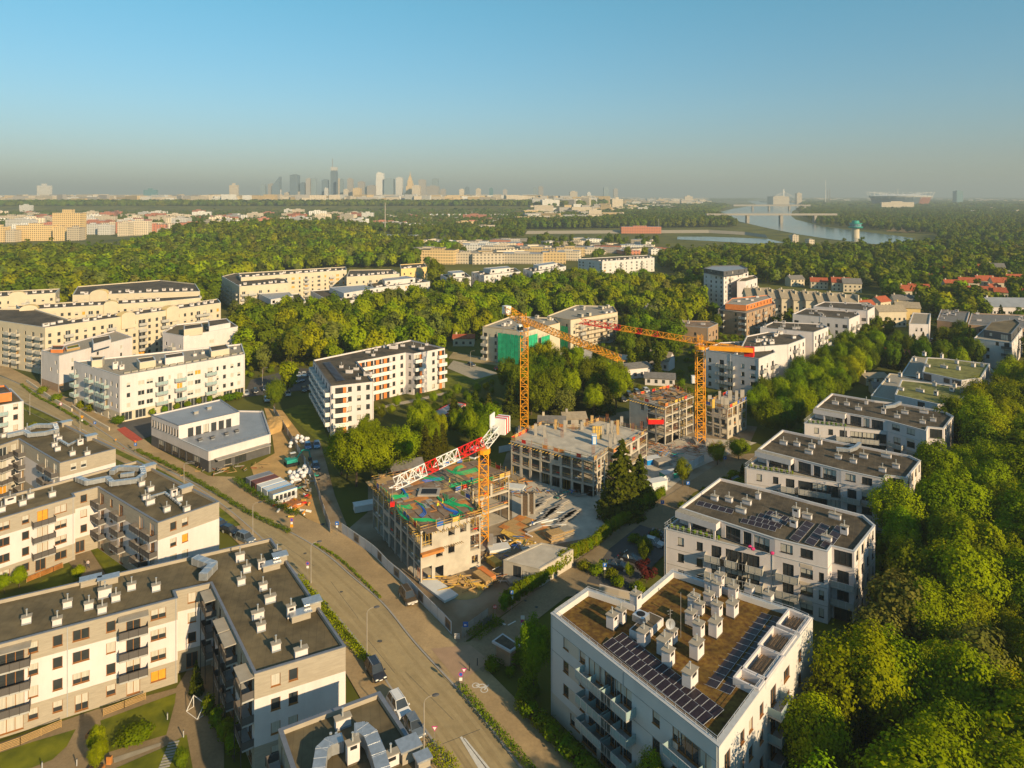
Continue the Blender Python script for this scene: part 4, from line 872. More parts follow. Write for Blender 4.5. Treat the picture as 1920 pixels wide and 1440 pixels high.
def solv(B, zr):
    q = lambda a, c: G(1180 + a * .3854, 800 + c * .3854, zr)
    for i in range(4): panels(B, q(545 + i * 42, 460 + i * -13 + 0), q(715 + i * 25, 505 - i * 14), 5, 1.5, zr, .2)
    panels(B, q(330, 375), q(505, 420), 5, 1.6, zr, .2)
    for i in range(3): panels(B, q(800 + i * 75, 560 + i * 18), q(880 + i * 75, 470 + i * 12), 4, 1.5, zr, .2)
z7 = lambda l: [(1180 + a * .3854, 800 + c * .3854, *r_) for a, c, *r_ in l]
z8 = lambda l: [(1180 + a * .3854, 480 + c * .3854, *r_) for a, c, *r_ in l]
villa('white villa block with solar panels and pink balcony flowers, nearest of the row', [(1274.4, 952), (1453, 1010), (1552, 1034), (1559.6, 1023.5), (1602, 1034), (1641, 985), (1619, 966), (1515, 939), (1446, 919.5), (1349.6, 896.4)], (1245.5, 986), 61,
      z7([(415, 358), (485, 365), (572, 378, 1.6), (543, 418, 1.8), (627, 352, .8, 1.2), (714, 462), (800, 492, 1.2, 1.5), (812, 442, 1.2, 1.8), (865, 447, 1.6), (1000, 447, 2), (960, 557, 1.6), (1046, 527, 1.2, 1.6)]), sol=solv)
villa('white villa block with silver pipe bends on its dark roof, second of the row', [(1421, 842), (1577, 881), (1658, 898), (1662, 890.6), (1700, 896), (1726.5, 863.6), (1706, 854), (1613, 836), (1556, 825), (1467, 806)], (1396.6, 873), 62,
      z7([(750, 87, 1.6), (815, 94), (873, 132, 1.6), (888, 102), (928, 87, .8, 1.2), (1017, 157), (1090, 177), (1140, 152, 1.6), (1250, 150, 2), (1232, 220), (1297, 202)]), ducts=([(1569, 848), (1592, 850), (1604, 846), (1612, 838)],))
villa('white villa block farther up, third of the row, with planted roof terrace', [(1528, 764), (1663.7, 788.3), (1737, 808), (1740, 800), (1770, 803), (1788, 780), (1770, 771), (1690, 757), (1640, 751), (1559.6, 737.5)], (1507.6, 790), 63,
      z8([(1002, 722, 1.6), (1058, 727), (1115, 750, 1.6), (1153, 722, .8, 1.2), (1237, 770, 1, 1.6), (1303, 788), (1340, 768, 1.6), (1433, 765, 2), (1427, 815), (1478, 805)]), ducts=([(1660, 768), (1676, 766), (1688, 760)],))
def gvilla(label, lo, up, seed, bits):
    L_ = GP(lo, 8.2); U = GP(up, 11); B = Building('villa_block', label, 'apartment block', L_, fr='frame_dk', curt=.3, bal='metal', seed=seed)
    B.volume(L_, 0, 8.2, {'*': ['wDwDw', 'DwDw']}, 'cream', cop='coping_l', roofm='gravel', par=.3); zr = B.volume(U, 8.2, 11, {'*': ['D.WD']}, 'white', cop='coping_l', roofm='sedum_g', par=.25, foot=False, ow=.35)
    rz = math.atan2(U[1][1] - U[0][1], U[1][0] - U[0][0])
    for (a, c, w_, h_) in bits: x, y = G(a, c, zr); chimney(B, x, y, zr, w_, .9, h_, rz, cap='grey', ph=.5)
    B.done()
gvilla('terraced villa with green moss roof, nearer of two behind the villa row', [(1633, 742), (1760, 768), (1800, 766), (1833, 735), (1800, 715), (1668, 700)], [(1678, 740), (1758, 757.5), (1800, 755.6), (1821.7, 726.6), (1730, 716), (1690, 712)], 64,
       [(1665, 717, .9, 1.4), (1688, 707, .9, 1.4), (1689, 732, 1.6, .9), (1721, 710, .8, 1.8), (1725, 735, 2.2, .9), (1752, 724, 1, 1.2), (1755, 742, 1, 1.4), (1785, 735, 1.2, 1.4), (1790, 727, .9, 1.3), (1804, 737, .9, 1.3)])
gvilla('terraced villa with green moss roof, farther of two behind the villa row', [(1688, 705), (1802, 728), (1848, 726), (1872, 702), (1850, 685), (1712, 668)], [(1730, 697), (1803, 713), (1840, 708), (1856, 682), (1770, 672), (1738, 670)], 65,
       [(1715, 677, .9, 1.3), (1733, 668, 1.1, 1.6), (1766, 672, .8, 1.6), (1739, 688, 1.6, .9), (1770, 690, 2.2, .9), (1794, 682, 1, 1.2), (1797, 694, 1, 1.3), (1825, 688, 1.2, 1.3), (1842, 688, .9, 1.2)])
# white stepped group behind the right crane
def block(label, pts, h, spec, seed, wall='white', rf='roof_d', fr='frame_dk', bal='metal', curt=.3, grp=None, lod=0, fl=2.95, bits=(), cop='coping_l', bands=(), cat='apartment block', name='apartment_block', par=.35):
    P = GP(pts, h); B = Building(name, label, cat, P, group=grp, fr=fr, curt=curt, bal=bal, lod=lod, seed=seed); zr = B.volume(P, 0, h, spec, wall, bands, cop=cop, roofm=rf, fl=fl, par=par)
    rz = math.atan2(P[1][1] - P[0][1], P[1][0] - P[0][0]); r = random.Random(seed)
    if bits:
        lo = min(p[1] for p in pts); hi = max(p[1] for p in pts); xa = min(p[0] for p in pts); xb = max(p[0] for p in pts); k = 0
        for _ in range(400):
            if k >= bits: break
            a, c = r.uniform(xa, xb), r.uniform(lo, hi); g_ = G(a, c, zr)
            if inpoly(*g_, inset(P, 1.3)): chimney(B, *g_, zr, r.choice([1.0, 1.5, 2.0]), .8, r.choice([.7, 1.0, 1.4]), rz, pipes=r.choice([0, 1]), cap='grey'); k += 1
    return B
block('white five-storey block with red crane end above it, nearest of the stepped white group', [(1319, 655), (1423, 672.7), (1454, 660.5), (1448, 652), (1400, 640), (1350, 642)], 14, {0: [[(1331, 'w'), (1353, 'b'), (1369, 'b'), (1393, 'w'), (1412, 'W')]] * 4, 1: ['bwb'] * 4}, 70, bits=6).done()
block('middle white block of the stepped group, with roof machines', [(1389, 652), (1478, 646), (1510, 634), (1500, 627), (1440, 622), (1400, 630)], 15.5, {0: ['.....'], 1: ['wbww'] * 5, 5: ['w'] * 4}, 71, bits=12).done()
block('rear white block of the stepped group with end balconies', [(1425, 614), (1526, 623), (1553, 613), (1540, 607), (1450, 603)], 16, {0: ['.....'], 1: ['wbwb'] * 5}, 72, bits=9).done()
block('white block with balconied corner, nearer of the pair behind the stepped group', [(1486, 589), (1592, 598.7), (1612, 590), (1606, 584), (1510, 578)], 14, {0: ['W.wWwwW'] * 4, 1: ['bb'] * 4}, 73, bits=10).done()
block('white block with balconied corner, farther of the pair behind the stepped group', [(1525, 574), (1627, 582.5), (1640, 575), (1632, 569), (1545, 565.5)], 15, {0: ['WwwWwwW'] * 4, 1: ['wb'] * 4}, 74, bits=7).done()
P = GP([(1346, 580), (1400, 587), (1454, 570), (1446, 562), (1360, 570)], 12)
B = Building('apartment_block', 'brown brick-toned block with a bright orange top storey', 'apartment block', P, fr='frame_dk', bal='metal', curt=.3, seed=75)
B.volume(P, 0, 12, {0: ['b.wb'] * 4, 1: ['wwbwbwwb'] * 4}, 'brown', roofm='gravel', cop='coping'); P = GP([(1360, 569), (1399, 572), (1447, 558), (1440, 553), (1372, 559)], 15)
B.volume(P, 12, 15, {0: ['...'], 1: ['wwwwwwww']}, 'orange', roofm='gravel', cop='coping_l', foot=False, par=.3)
for a, c in ((1385, 566), (1400, 562), (1410, 564), (1420, 558)): x, y = G(a, c, 14.7); chimney(B, x, y, 14.7, 1.6, 1, .9, 0, pipes=0)
B.done()
block('small brown cube-like house with pale roof edge, left of the orange-topped block', [(1263, 609), (1328, 615), (1346.5, 607), (1333, 602), (1280, 601)], 8, {0: ['..w.'] * 2, 1: ['WgW'] * 2}, 76, wall='brown', rf='ply', bits=3, cat='house', name='house').done()
P = GP([(1319.5, 512), (1357, 516), (1403, 509), (1390, 502), (1335, 503)], 21)
B = Building('tower_block', 'tall white block with dark grey top storeys before the green wood', 'tower block', P, fr='frame_dk', bal='metal', curt=.2, seed=77, lod=1)
B.volume(P, 0, 21, {0: ['wwww'] * 7, 1: ['wb.wwW'] * 7}, 'white', roofm='roof', fl=2.9); P2 = GP([(1319.5, 503), (1357, 509), (1401.6, 503), (1388, 497), (1335, 498)], 24); B.volume(P2, 21, 24, {'*': ['wwww']}, 'dgrey', roofm='roof_b', foot=False)
P3 = GP([(1382, 527), (1398, 527), (1420, 521), (1415, 516), (1395, 518)], 17.5); B.volume(P3, 0, 17.5, {0: ['w'], 1: ['WbW'] * 5}, 'white', roofm='roof'); B.done()
B = block('white house with dark timber penthouse at the right edge, beside the wood', [(1826, 634), (1897, 643), (1917, 616), (1905, 606), (1850, 612)], 11.5, {0: ['w..', 'ww.b', 'ww.b', 'w.wb'], 1: ['wwww'] * 4}, 78, fr='frame_dk', bal='dark', rf='gravel', cat='house', name='apartment_house')
P2 = GP([(1845, 618), (1896, 626), (1913, 606), (1903, 598), (1858, 603)], 14.3)
B.volume(P2, 11.1, 14.3, {'*': ['wD']}, 'dgrey', roofm='roof', foot=False); B.done()
# ------------------------------------------------------------------ pitched houses
PITCHED = {}
def pitched(label, x, y, w_, d_, h_, rh, rz, wallm, tile, group=None, wins=2, gable_front=False, cat='house', name='house'):
    o = empty(name, label, cat, (x, y, 0), rz, group)
    k = (w_, d_, h_, rh, wallm, tile, wins)
    if k not in PITCHED:
        a = MB(); wm, tm = M[wallm], M[tile]; X, Y = w_ / 2, d_ / 2
        for (p, q) in (((-X, -Y), (X, -Y)), ((X, -Y), (X, Y)), ((X, Y), (-X, Y)), ((-X, Y), (-X, -Y))): a.face([(*p, 0), (*q, 0), (*q, h_), (*p, h_)], wm)
        for s in (-1, 1): a.face([(s * X, -Y, h_), (s * X, Y, h_), (s * X, 0, h_ + rh)][::s], wm)
        e = .45; r = MB(); zl = h_ - e * rh / Y
        for s in (-1, 1):
            r.face([(-X - e, s * (Y + e), zl), (X + e, s * (Y + e), zl), (X + e, 0, h_ + rh), (-X - e, 0, h_ + rh)][::-s], tm)
            r.face([(-X - e, s * (Y + e), zl - .2), (X + e, s * (Y + e), zl - .2), (X + e, s * (Y + e), zl), (-X - e, s * (Y + e), zl)][::-s], tm)
        ch = MB(); ch.box(-X + 1, -X + 1.7, -.3, .4, h_, h_ + rh + .9, wm)
        wn = MB()
        n_ = max(1, int(w_ / 2.6))
        for st in range(wins):
            for i in range(n_):
                c = -X + (i + .5) * w_ / n_; z = .9 + st * 2.8
                if z + 1.4 < h_ + .2:
                    for s in (-1, 1): wn.box(c - .55, c + .55, s * Y - .04, s * Y + .04, z, z + 1.35, M['glass']); wn.box(c - .65, c + .65, s * Y - .07, s * Y + .07, z - .1, z - .002, M['frame_w'])
        PITCHED[k] = [m_.mesh(n2) for m_, n2 in ((a, 'wall'), (r, 'roof'), (ch, 'chimney'), (wn, 'window'))]
    for me in PITCHED[k]:
        c = inst(me.name.split('.')[0], me, o, (0, 0, 0))
        if c.name.startswith('window'): c['kind'] = 'stuff'
    if y > 330: FOOT.append([(x - w_ * .7, y - 20), (x + w_ * .7, y - 20), (x + w_ * .7, y), (x - w_ * .7, y)])
    FOOT.append([(x + a * math.cos(rz) - b_ * math.sin(rz), y + a * math.sin(rz) + b_ * math.cos(rz)) for a, b_ in ((-w_ / 2, -d_ / 2), (w_ / 2, -d_ / 2), (w_ / 2, d_ / 2), (-w_ / 2, d_ / 2))])
    return o
r = random.Random(5)
ords = ['first', 'second', 'third', 'fourth', 'fifth', 'sixth', 'seventh', 'eighth', 'ninth', 'tenth', 'eleventh', 'twelfth']
p0, p1 = Vector(G(1408, 590)), Vector(G(1588, 606))
for i in range(9):
    p = p0.lerp(p1, i / 8); pitched('beige-roofed row house, %s from the left in the terrace by the tower block' % ords[i], p.x, p.y, 7.3, 12, 12 + .6 * (i % 2), 4.2, -.12, 'cream', 'tile_b', 'terrace of beige-roofed row houses', 3)
    b = MB(); b.box(p.x + 3.5, p.x + 4.1, p.y - 5.6, p.y + 2, 0, 16.6, M['cream']); par_ = SC.objects[-1] if False else None
    o = b.build('fire_wall', None); tag(o, 'cream fire wall beside the %s row house of the beige terrace' % ords[i], 'wall', 'fire walls between row houses')
for i, (px, py, w_, h_, rz, wl, tl, lab) in enumerate([
    (1490, 530, 12, 6, .2, 'cream', 'tile_g', 'grey-roofed house behind the beige terrace, left'), (1535, 535, 12, 6, -.3, 'cream', 'tile_r', 'red-brown hipped house behind the beige terrace'),
    (1612, 592, 11, 7, .3, 'cream', 'tile_g', 'cream house with grey roof at the right end of the beige terrace'), (1622, 590, 9, 8, .3, 'cream', 'tile_r', 'small house with a red roof right of the beige terrace'),
    (1665, 605, 16, 9, .1, 'cream', 'tile_b', 'house with broad pale roof above the blank white wall'), (1700, 598, 12, 9, -.3, 'yellow', 'tile_b', 'yellow-walled house behind the blank white wall block'),
    (1650, 578, 10, 7, .5, 'cream', 'tile_r', 'house with faded red roof in the cluster left of the brown terraces'), (1690, 575, 11, 7, -.2, 'cream', 'tile_g', 'house with slate roof in the cluster left of the brown terraces'),
    (1755, 530, 16, 7, .2, 'brown', 'tile_r', 'brick-red house deep in the right-hand trees'), (1800, 560, 14, 7, -.35, 'cream', 'tile_r', 'long red-roofed house at right among trees, left one'), (1835, 556, 14, 7, -.35, 'cream', 'tile_r', 'long red-roofed house at right among trees, middle one'),
    (1890, 560, 16, 7, -.5, 'cream', 'tile_r', 'red-roofed house near the right edge among trees'), (1912, 545, 12, 7, -.5, 'cream', 'tile_r', 'red-roofed house at the right edge, upper'), (1860, 548, 10, 6, .4, 'cream', 'tile_r', 'small red-roofed house between two larger at right'),
    (1880, 520, 12, 6, .1, 'white', 'tile_g', 'white house with grey roof deep in the far right wood'), (1790, 515, 12, 6, .3, 'white', 'tile_g', 'pale house with grey roof behind the brick-red house'),
    (1682, 672, 9, 4.5, -.5, 'white', 'tile_r', 'small white cottage with red-brown roof between the conifers'), (1668, 735, 12, 3.5, -.25, 'white', 'tile_g', 'white low house with dark roof behind the third villa'),
    (1635, 712, 9, 3, .1, 'cream', 'tile_b', 'low cream outbuilding with an orange awning by the conifers'),
    (1228, 590, 12, 5, .3, 'white', 'tile_g', 'pale house with grey roof in the wood left of the tower block'), (1240, 684, 9, 4.6, -.6, 'white', 'tile_b', 'white gabled house with light broken roof right of the jib end'),
    (1237, 712, 11, 3.0, -.2, 'white', 'tile_g', 'low white house with dark roof before the right crane'), (1170, 700, 20, 4.2, .35, 'white', 'tile_g', 'long low white workshop with blue windows under the crane jib tip'),
    (870, 640, 10, 4, 0, 'cream', 'tile_r', 'small hut with a red roof behind the netted scaffold building'), (760, 882, 8, 2.6, .4, 'brown', 'tile_g', 'old allotment shed with flat rusty roof among the trees'),
    (1035, 795, 8, 2.6, -.1, 'cream', 'tile_g', 'grey garage hut behind the middle shell building'), (1075, 790, 7, 3, .1, 'concd', 'tile_b', 'small shed with rust-coloured roof behind the middle shell building')]):
    x, y = G(px, py + 6); pitched(lab, x, y, w_, min(8, w_ * .75), h_, 2.6 if h_ > 4.5 else 1.1, rz, wl, tl)
for i, (px, py, tl) in enumerate([(1576, 545, 'tile_r'), (1596, 547, 'tile_g'), (1704, 562, 'tile_r'), (1722, 559, 'tile_r'), (1754, 522, 'tile_r'), (1786, 550, 'tile_r'), (1815, 545, 'tile_r'), (1841, 516, 'tile_r'), (1845, 541, 'tile_r'), (1867, 514, 'tile_g'), (1875, 545, 'tile_r'), (1900, 538, 'tile_r')]):
    x, y = G(px, py); pitched('small house half hidden in the right-hand trees, %s from the left' % ords[i], x, y, 12.5, 9, 7, 3.2, -.35 + .1 * (i % 3), 'cream', tl, 'small houses in the right-hand trees')
B = block('blank-walled white block with four small windows and a pale gable, before the red-roofed houses', [(1704, 607), (1742, 608), (1745, 588), (1712, 586)], 13, {0: ['....', '....', '....', '.ss.']}, 80, rf='tile_b'); B.done()
B = block('brown and ochre terraced block with stepped dark balconies, left part, at the right edge', [(1757, 600), (1812, 606), (1818, 585), (1765, 580)], 11, {0: ['BwBwB'] * 4, 3: ['w.w'] * 4}, 81, wall='brown', bal='dark', rf='tile_g', bits=8, lod=1); B.done()
B = block('brown and ochre terraced block with stepped dark balconies, right part, at the right edge', [(1815, 608), (1960, 618), (1960, 592), (1822, 587)], 10, {0: ['BwBwBwBwB'] * 3}, 82, wall='brown', bal='dark', rf='tile_g', bits=12, lod=1); B.done()
x, y = G(1890, 596); pitched('white barn-like hall with light ribbed roof behind the brown terraces', x, y, 26, 16, 8, 4, -.1, 'white', 'roof_b')

# ------------------------------------------------------------------ construction site
def shell(label, pts, h, nfl, spec, seed, deck='ply', extra=None):
    P = GP(pts, h); B = Building('building_shell', label, 'construction', P, seed=seed); fh = h / nfl; n = len(P)
    r = random.Random(seed); pr = MB()
    class Hole(Exception): pass
    wb = MB(); pat = spec
    for i in range(n):
        p, q = Vector(P[i]), Vector(P[(i + 1) % n]); L_ = (q - p).length; u = (q - p) / L_; nn = Vector((u.y, -u.x)); rows = pat.get(i, pat.get('*', ['PPPP'] * nfl)); ops = []
        for k, row in enumerate(rows[:nfl]):
            s_ = L_ / len(row)
            for j, ch in enumerate(row):
                if ch == '.': continue
                w_, a, b_ = {'P': (s_ - .55, .0, fh - .32), 'O': (min(s_ - .8, 2.6), .0, 2.45), 'w': (1.35, .8, 2.35), 'd': (1.2, 0, 2.3)}[ch]
                w_ = min(w_, s_ - .5); c = (j + .5) * s_; ops.append((c - w_ / 2, c + w_ / 2, k * fh + a + .03, k * fh + b_, ch, k))
        us = None; zs = sorted({0.0, h - .28} | {round(o[2], 3) for o in ops} | {round(o[3], 3) for o in ops})
        W = lambda a, z, d=0: (p.x + u.x * a - nn.x * d, p.y + u.y * a - nn.y * d, z)
        for za, zb in zip(zs[:-1], zs[1:]):
            zm = (za + zb) / 2; st = 0
            for a, b_ in sorted((o[0], o[1]) for o in ops if o[2] < zm < o[3]) + [(L_, L_)]:
                if a > st + .01:
                    wb.face([W(st, za), W(a, za), W(a, zb), W(st, zb)], M['conc']); wb.face([W(st, za, .25), W(a, za, .25), W(a, zb, .25), W(st, zb, .25)][::-1], M['conc'])
                st = max(st, b_)
        for a, b_, za, zb, ch, k in ops:
            for f in ([W(a, za), W(a, za, .25), W(a, zb, .25), W(a, zb)], [W(b_, za, .25), W(b_, za), W(b_, zb), W(b_, zb, .25)], [W(a, zb), W(a, zb, .25), W(b_, zb, .25), W(b_, zb)]): wb.face(f, M['concd'])
            if ch == 'P' and k == nfl - 1 or r.random() < .45:
                m_ = M[r.choice(['wood_y', 'steel', 'steel', 'rust'])]; x = a + .2
                while x < b_: pr.bar(W(x, za, .6), W(x, zb, .6), .05, m_); x += .75
            if k > 0 and ch != 'w':
                for dz in (.55, 1.05): pr.bar(W(a, za + dz, .12), W(b_, za + dz, .12), .045, M[r.choice(['wood', 'wood_y', 'rust'])])
                if r.random() < .5: x = r.uniform(a, b_ - .8); pr.bar(W(x, za + .8, .02), W(x + .9, za + .8, .02), .11, M[r.choice(['crane_r', 'orange', 'crane_w'])])
        # storey edge beams read as proud bands
        for k in range(1, nfl): a = W(L_ / 2, 0, -.02); 
    wb.build('concrete_wall', B.o); pr.build('props', B.o, kind='stuff')
    inn = inset(P, .26)
    for k in range(nfl): m_ = MB(); m_.prism(inn, max(0.03, k * fh - .25), k * fh + .02 if k else .06, M['conc']); m_.build('floor_slab', B.o)
    m_ = MB(); m_.prism(inset(P, -.12), h - .27, h, M['conc'], M[deck], True); m_.build('top_deck', B.o)
    c = MB(); cx = B.o.location
    k = 0
    bb = [min(p[0] for p in P), max(p[0] for p in P), min(p[1] for p in P), max(p[1] for p in P)]
    x = bb[0] + 3
    while x < bb[1]:
        y = bb[2] + 3
        while y < bb[3]:
            if inpoly(x, y, inset(P, 1.5)):
                m2 = MB(); m2.box(x - .2, x + .2, y - .2, y + .2, 0.07, h - .28, M['concd']); m2.build('column', B.o); k += 1
            y += 6.5
        x += 6.5
    m2 = MB(); m2.box(cx.x - 3, cx.x + 3, cx.y - 2.2, cx.y + 2.2, .08, h - .285, M['concd']); m2.build('core_wall', B.o)
    FOOT.append(P); return B, P
def edge_fence(B, P, z, seed, cols=('blue', 'crane_r', 'wood', 'wood_y', 'blue'), edges=None, step=1.6, hh=1.15):
    r = random.Random(seed); b = MB(); n = len(P)
    for i in (edges if edges is not None else range(n)):
        p, q = Vector(P[i]), Vector(P[(i + 1) % n]); k = max(1, int((q - p).length / step))
        for j in range(k + 1): c = p.lerp(q, j / k); b.bar((c.x, c.y, z - .9), (c.x, c.y, z + hh + r.random() * .4), .05, M[r.choice(['wood', 'wood_y', 'steel', 'rust'])])
        for j in range(k):
            a, c = p.lerp(q, j / k), p.lerp(q, (j + .97) / k); col = M[r.choice(cols)]
            for dz in (.45, .95): b.bar((a.x, a.y, z + dz), (c.x, c.y, z + dz), .05, M[r.choice(['wood', 'rust', 'wood_y'])])
            if r.random() < .55: b.obox((((a + c) / 2).x, ((a + c) / 2).y), tuple((c - a).normalized()), (c - a).length * .8, .03, z + .1, z + .9, col)
    b.build('edge_guard', B.o, kind='stuff')
def bracket_deck(B, P, edges, z, m='wood_y'):
    b = MB()
    for i in edges:
        p, q = Vector(P[i]), Vector(P[(i + 1) % len(P)]); d = (q - p).normalized(); nn = Vector((d.y, -d.x)); k = int((q - p).length / .9)
        for j in range(k + 1): c = p.lerp(q, j / k); b.bar((c.x, c.y, z - .4), (c.x + nn.x * 1.0, c.y + nn.y * 1.0, z - .35), .07, M[m])
    b.build('formwork_beams', B.o, kind='stuff')
# front shell with hose-covered deck
S1, P1_ = shell('raw concrete shell with brown formwork deck strewn with green hoses, nearest on the building site', [(699, 902), (789, 996), (901, 964), (880, 938), (850, 922), (955, 890.5), (892, 863)], 10, 3,
    {0: ['PPOPPPPP', 'PPOPOPPP', 'PPPPOPPP'], 1: ['PO..w', '.ww.P', 'P.wwP'], 2: ['PP'] * 3, 4: ['PP', 'PP', 'PPP'], '*': ['PPPP'] * 3}, 90)
z = 10.0
r = random.Random(91)
uP = (Vector(P1_[1]) - Vector(P1_[0])).normalized(); inn = inset(P1_, .7); cnt = 0
cx, cy_ = S1.o.location.x, S1.o.location.y
plm = [('ply', .45), ('ply_o', .25), ('conc', .1), ('wood', .2)]
SH = {}
for mn in ('ply', 'ply_o', 'concd', 'wood'):
    for (a, c) in ((2.5, 1.25), (2.0, .5), (5, 2.5)): b = MB(); b.box(-a / 2, a / 2, -c / 2, c / 2, 0, .03, M[mn]); SH[mn, a] = b.mesh('plywood_sheet')
rz = math.atan2(uP.y, uP.x)
while cnt < 150:
    x, y = cx + r.uniform(-22, 22), cy_ + r.uniform(-22, 22)
    if not inpoly(x, y, inn): continue
    mn = r.choice(['ply', 'ply', 'ply_o', 'ply_o', 'concd', 'wood', 'ply']); a = r.choice([2.5, 2.5, 2.0, 5]); inst('plywood_sheet', SH[mn, a], S1.o, (x - cx, y - cy_, z + .01 + cnt * .0009), rz + r.choice([0, math.pi / 2]) + r.gauss(0, .02)); cnt += 1
def z5(a, c, zz=10.1): return (*G(620 + a * .2639, 740 + c * .2639, zz), zz)
b = MB(); x, y, _ = z5(700, 700); b.box(x - 2.2, x + 2.2, y - 1.8, y + 1.8, z + .16, z + .5, M['concd']); b.box(x - 1.6, x + 1.6, y - 1.2, y + 1.2, z + .5, z + .53, M['black']); b.build('stair_opening', S1.o)  # closed kerb; the black plate paints the shade of the open stairwell
HOSES = [[(450, 780), (500, 800), (510, 850), (600, 880), (700, 880), (790, 905)], [(440, 775), (530, 790), (560, 780)], [(480, 800), (500, 860), (580, 885)], [(360, 650), (390, 690), (420, 730), (500, 710), (520, 690)], [(415, 750), (440, 715), (520, 715), (540, 700)],
         [(640, 580), (700, 590), (760, 600), (800, 580)], [(700, 575), (760, 590), (790, 590)], [(820, 530), (900, 550), (960, 540), (1030, 520)], [(870, 560), (890, 520), (930, 500)], [(850, 650), (920, 640), (1000, 610), (1060, 590)], [(860, 640), (940, 620), (1020, 605)],
         [(740, 700), (780, 740), (810, 765), (850, 750), (880, 730)], [(810, 765), (870, 790), (920, 830), (900, 860), (860, 850), (880, 880)], [(815, 760), (900, 780), (960, 780), (1000, 820)], [(810, 700), (815, 740), (812, 760)], [(830, 740), (870, 760), (1000, 800)], [(600, 750), (640, 770), (650, 790)], [(1120, 590), (1150, 580), (1130, 600)]]
for i, hs in enumerate(HOSES):
    for k in range(4 if i in (0, 1, 2, 9, 12, 7) else 3):
        b = MB(); pts = spline([z5(a + k * 11 - 5 + 7 * math.sin(c * .05 + k + i), c + k * 6, 10.2) for a, c in hs], 5); b.tube(pts, .075, M['hose_g'], 5); b.build('green_hose', S1.o)
for hs in [[(610, 770), (640, 790), (660, 830), (630, 860)], [(780, 770), (820, 810), (880, 830), (870, 850)], [(500, 660), (520, 690), (535, 720)], [(650, 610), (700, 600), (780, 590)], [(800, 800), (850, 815), (900, 830)]]:
    for k in range(3): b = MB(); b.tube(spline([z5(a + k * 9, c + k * 6, 10.2) for a, c in hs], 5), .07, M['hose_b'], 5); b.build('blue_hose', S1.o)
edge_fence(S1, inset(P1_, -.25), z, 92); bracket_deck(S1, P1_, [0, 1, 2, 4], z - .3)
# canopies of short beams over two window rows
b = MB()
p, q = Vector(P1_[1]), Vector(P1_[2]); d = (q - p).normalized(); nn = Vector((d.y, -d.x))
for t in (.32, .5):
    for zz in (9.0, 5.9):
        for k in range(6): c = p.lerp(q, t) + d * k * .42; b.bar((c.x, c.y, zz), (c.x + nn.x * .9, c.y + nn.y * .9, zz + .05), .06, M['wood'])
c = p + nn * .7; b.obox((c.x + d.x * 2, c.y + d.y * 2), (d.x, d.y), 4.5, .9, 5.6, 6.1, M['ply_o']); b.build('wall_formwork', S1.o, kind='stuff'); S1.done()
# middle shell
S2, P2_ = shell('wide raw concrete shell with pale slab deck and standing column forms, middle of the site', [(958, 826), (1113, 865), (1140, 846), (1150, 850), (1213, 811), (1124, 789), (1080, 806), (1016, 796)], 8.7, 3,
    {0: ['POPPOPOP', 'POPPOPPP', 'POPPwPPP'], '*': ['POPP', 'PPPP', 'PPOP']}, 93, deck='conc')
edge_fence(S2, P2_, 8.7, 94, cols=('crane_r', 'wood', 'orange')); bracket_deck(S2, P2_, [0], 8.5)
def z6(a, c, zz=8.75): return G(900 + a * .29167, 680 + c * .29167, zz)
for a, c, h_ in [(358, 465, 3), (415, 475, 3), (487, 425, 2.6), (545, 440, 3), (788, 455, 2.4), (822, 460, 3), (848, 455, 3.4), (885, 460, 3.8), (910, 405, 2.6), (838, 548, 3.6), (868, 520, 3), (720, 385, 2.0), (655, 430, 2.2)]:
    x, y = z6(a, c); b = MB(); b.box(x - .4, x + .4, y - .25, y + .25, 8.7, 8.7 + h_, M[r.choice(['concd', 'concd', 'wood'])]);
    for s in (-1, 1): b.bar((x + s * .9, y - .6, 8.7), (x + s * .3, y - .2, 8.7 + h_ * .7), .04, M['steel'])
    b.build('column_form', S2.o)
for a, c, h_ in [(520, 480, 2.6), (415, 540, 2.0), (975, 440, 2.2), (1030, 430, 2.2), (590, 440, 2.0), (680, 410, 2.2), (810, 380, 2.2), (720, 590, 2.4), (310, 580, 2)]:
    x, y = z6(a, c); b = MB()
    for i in range(8): b.bar((x + (i % 4) * .22, y + (i // 4) * .3, 8.7), (x + (i % 4) * .22, y + (i // 4) * .3, 8.7 + h_), .025, M['rust'])
    for k in range(4): b.bar((x - .05, y, 9.1 + k * .45), (x + .7, y, 9.1 + k * .45), .02, M['rust'])
    b.build('rebar_cage', S2.o)
b = MB(); x, y = z6(752, 490); b.box(x - 1.2, x + 1.2, y, y + .2, 8.75, 12, M['wood_y'])
for k in range(4): b.bar((x - 1 + k * .66, y - .05, 8.75), (x - 1 + k * .66, y - .05, 12), .06, M['steel'])
for k in range(3): b.bar((x - 1.2, y - .07, 9.3 + k), (x + 1.2, y - .07, 9.3 + k), .06, M['steel'])
b.build('wall_form', S2.o); S2.done()
S3, P3_ = shell('four-storey concrete shell with orange scattered formwork on top, left of the right-hand crane', [(1180, 745.6), (1247, 763), (1300, 743), (1262, 726)], 11, 4, {0: ['.dPP', '.dPP', '..PP', '.dPP'], 1: ['PPPP'] * 4, '*': ['PPP'] * 4}, 95, deck='concd')
edge_fence(S3, P3_, 11, 96, cols=('crane_r', 'orange', 'wood_y')); bracket_deck(S3, P3_, [0, 1], 10.8)
r = random.Random(97); cnt = 0
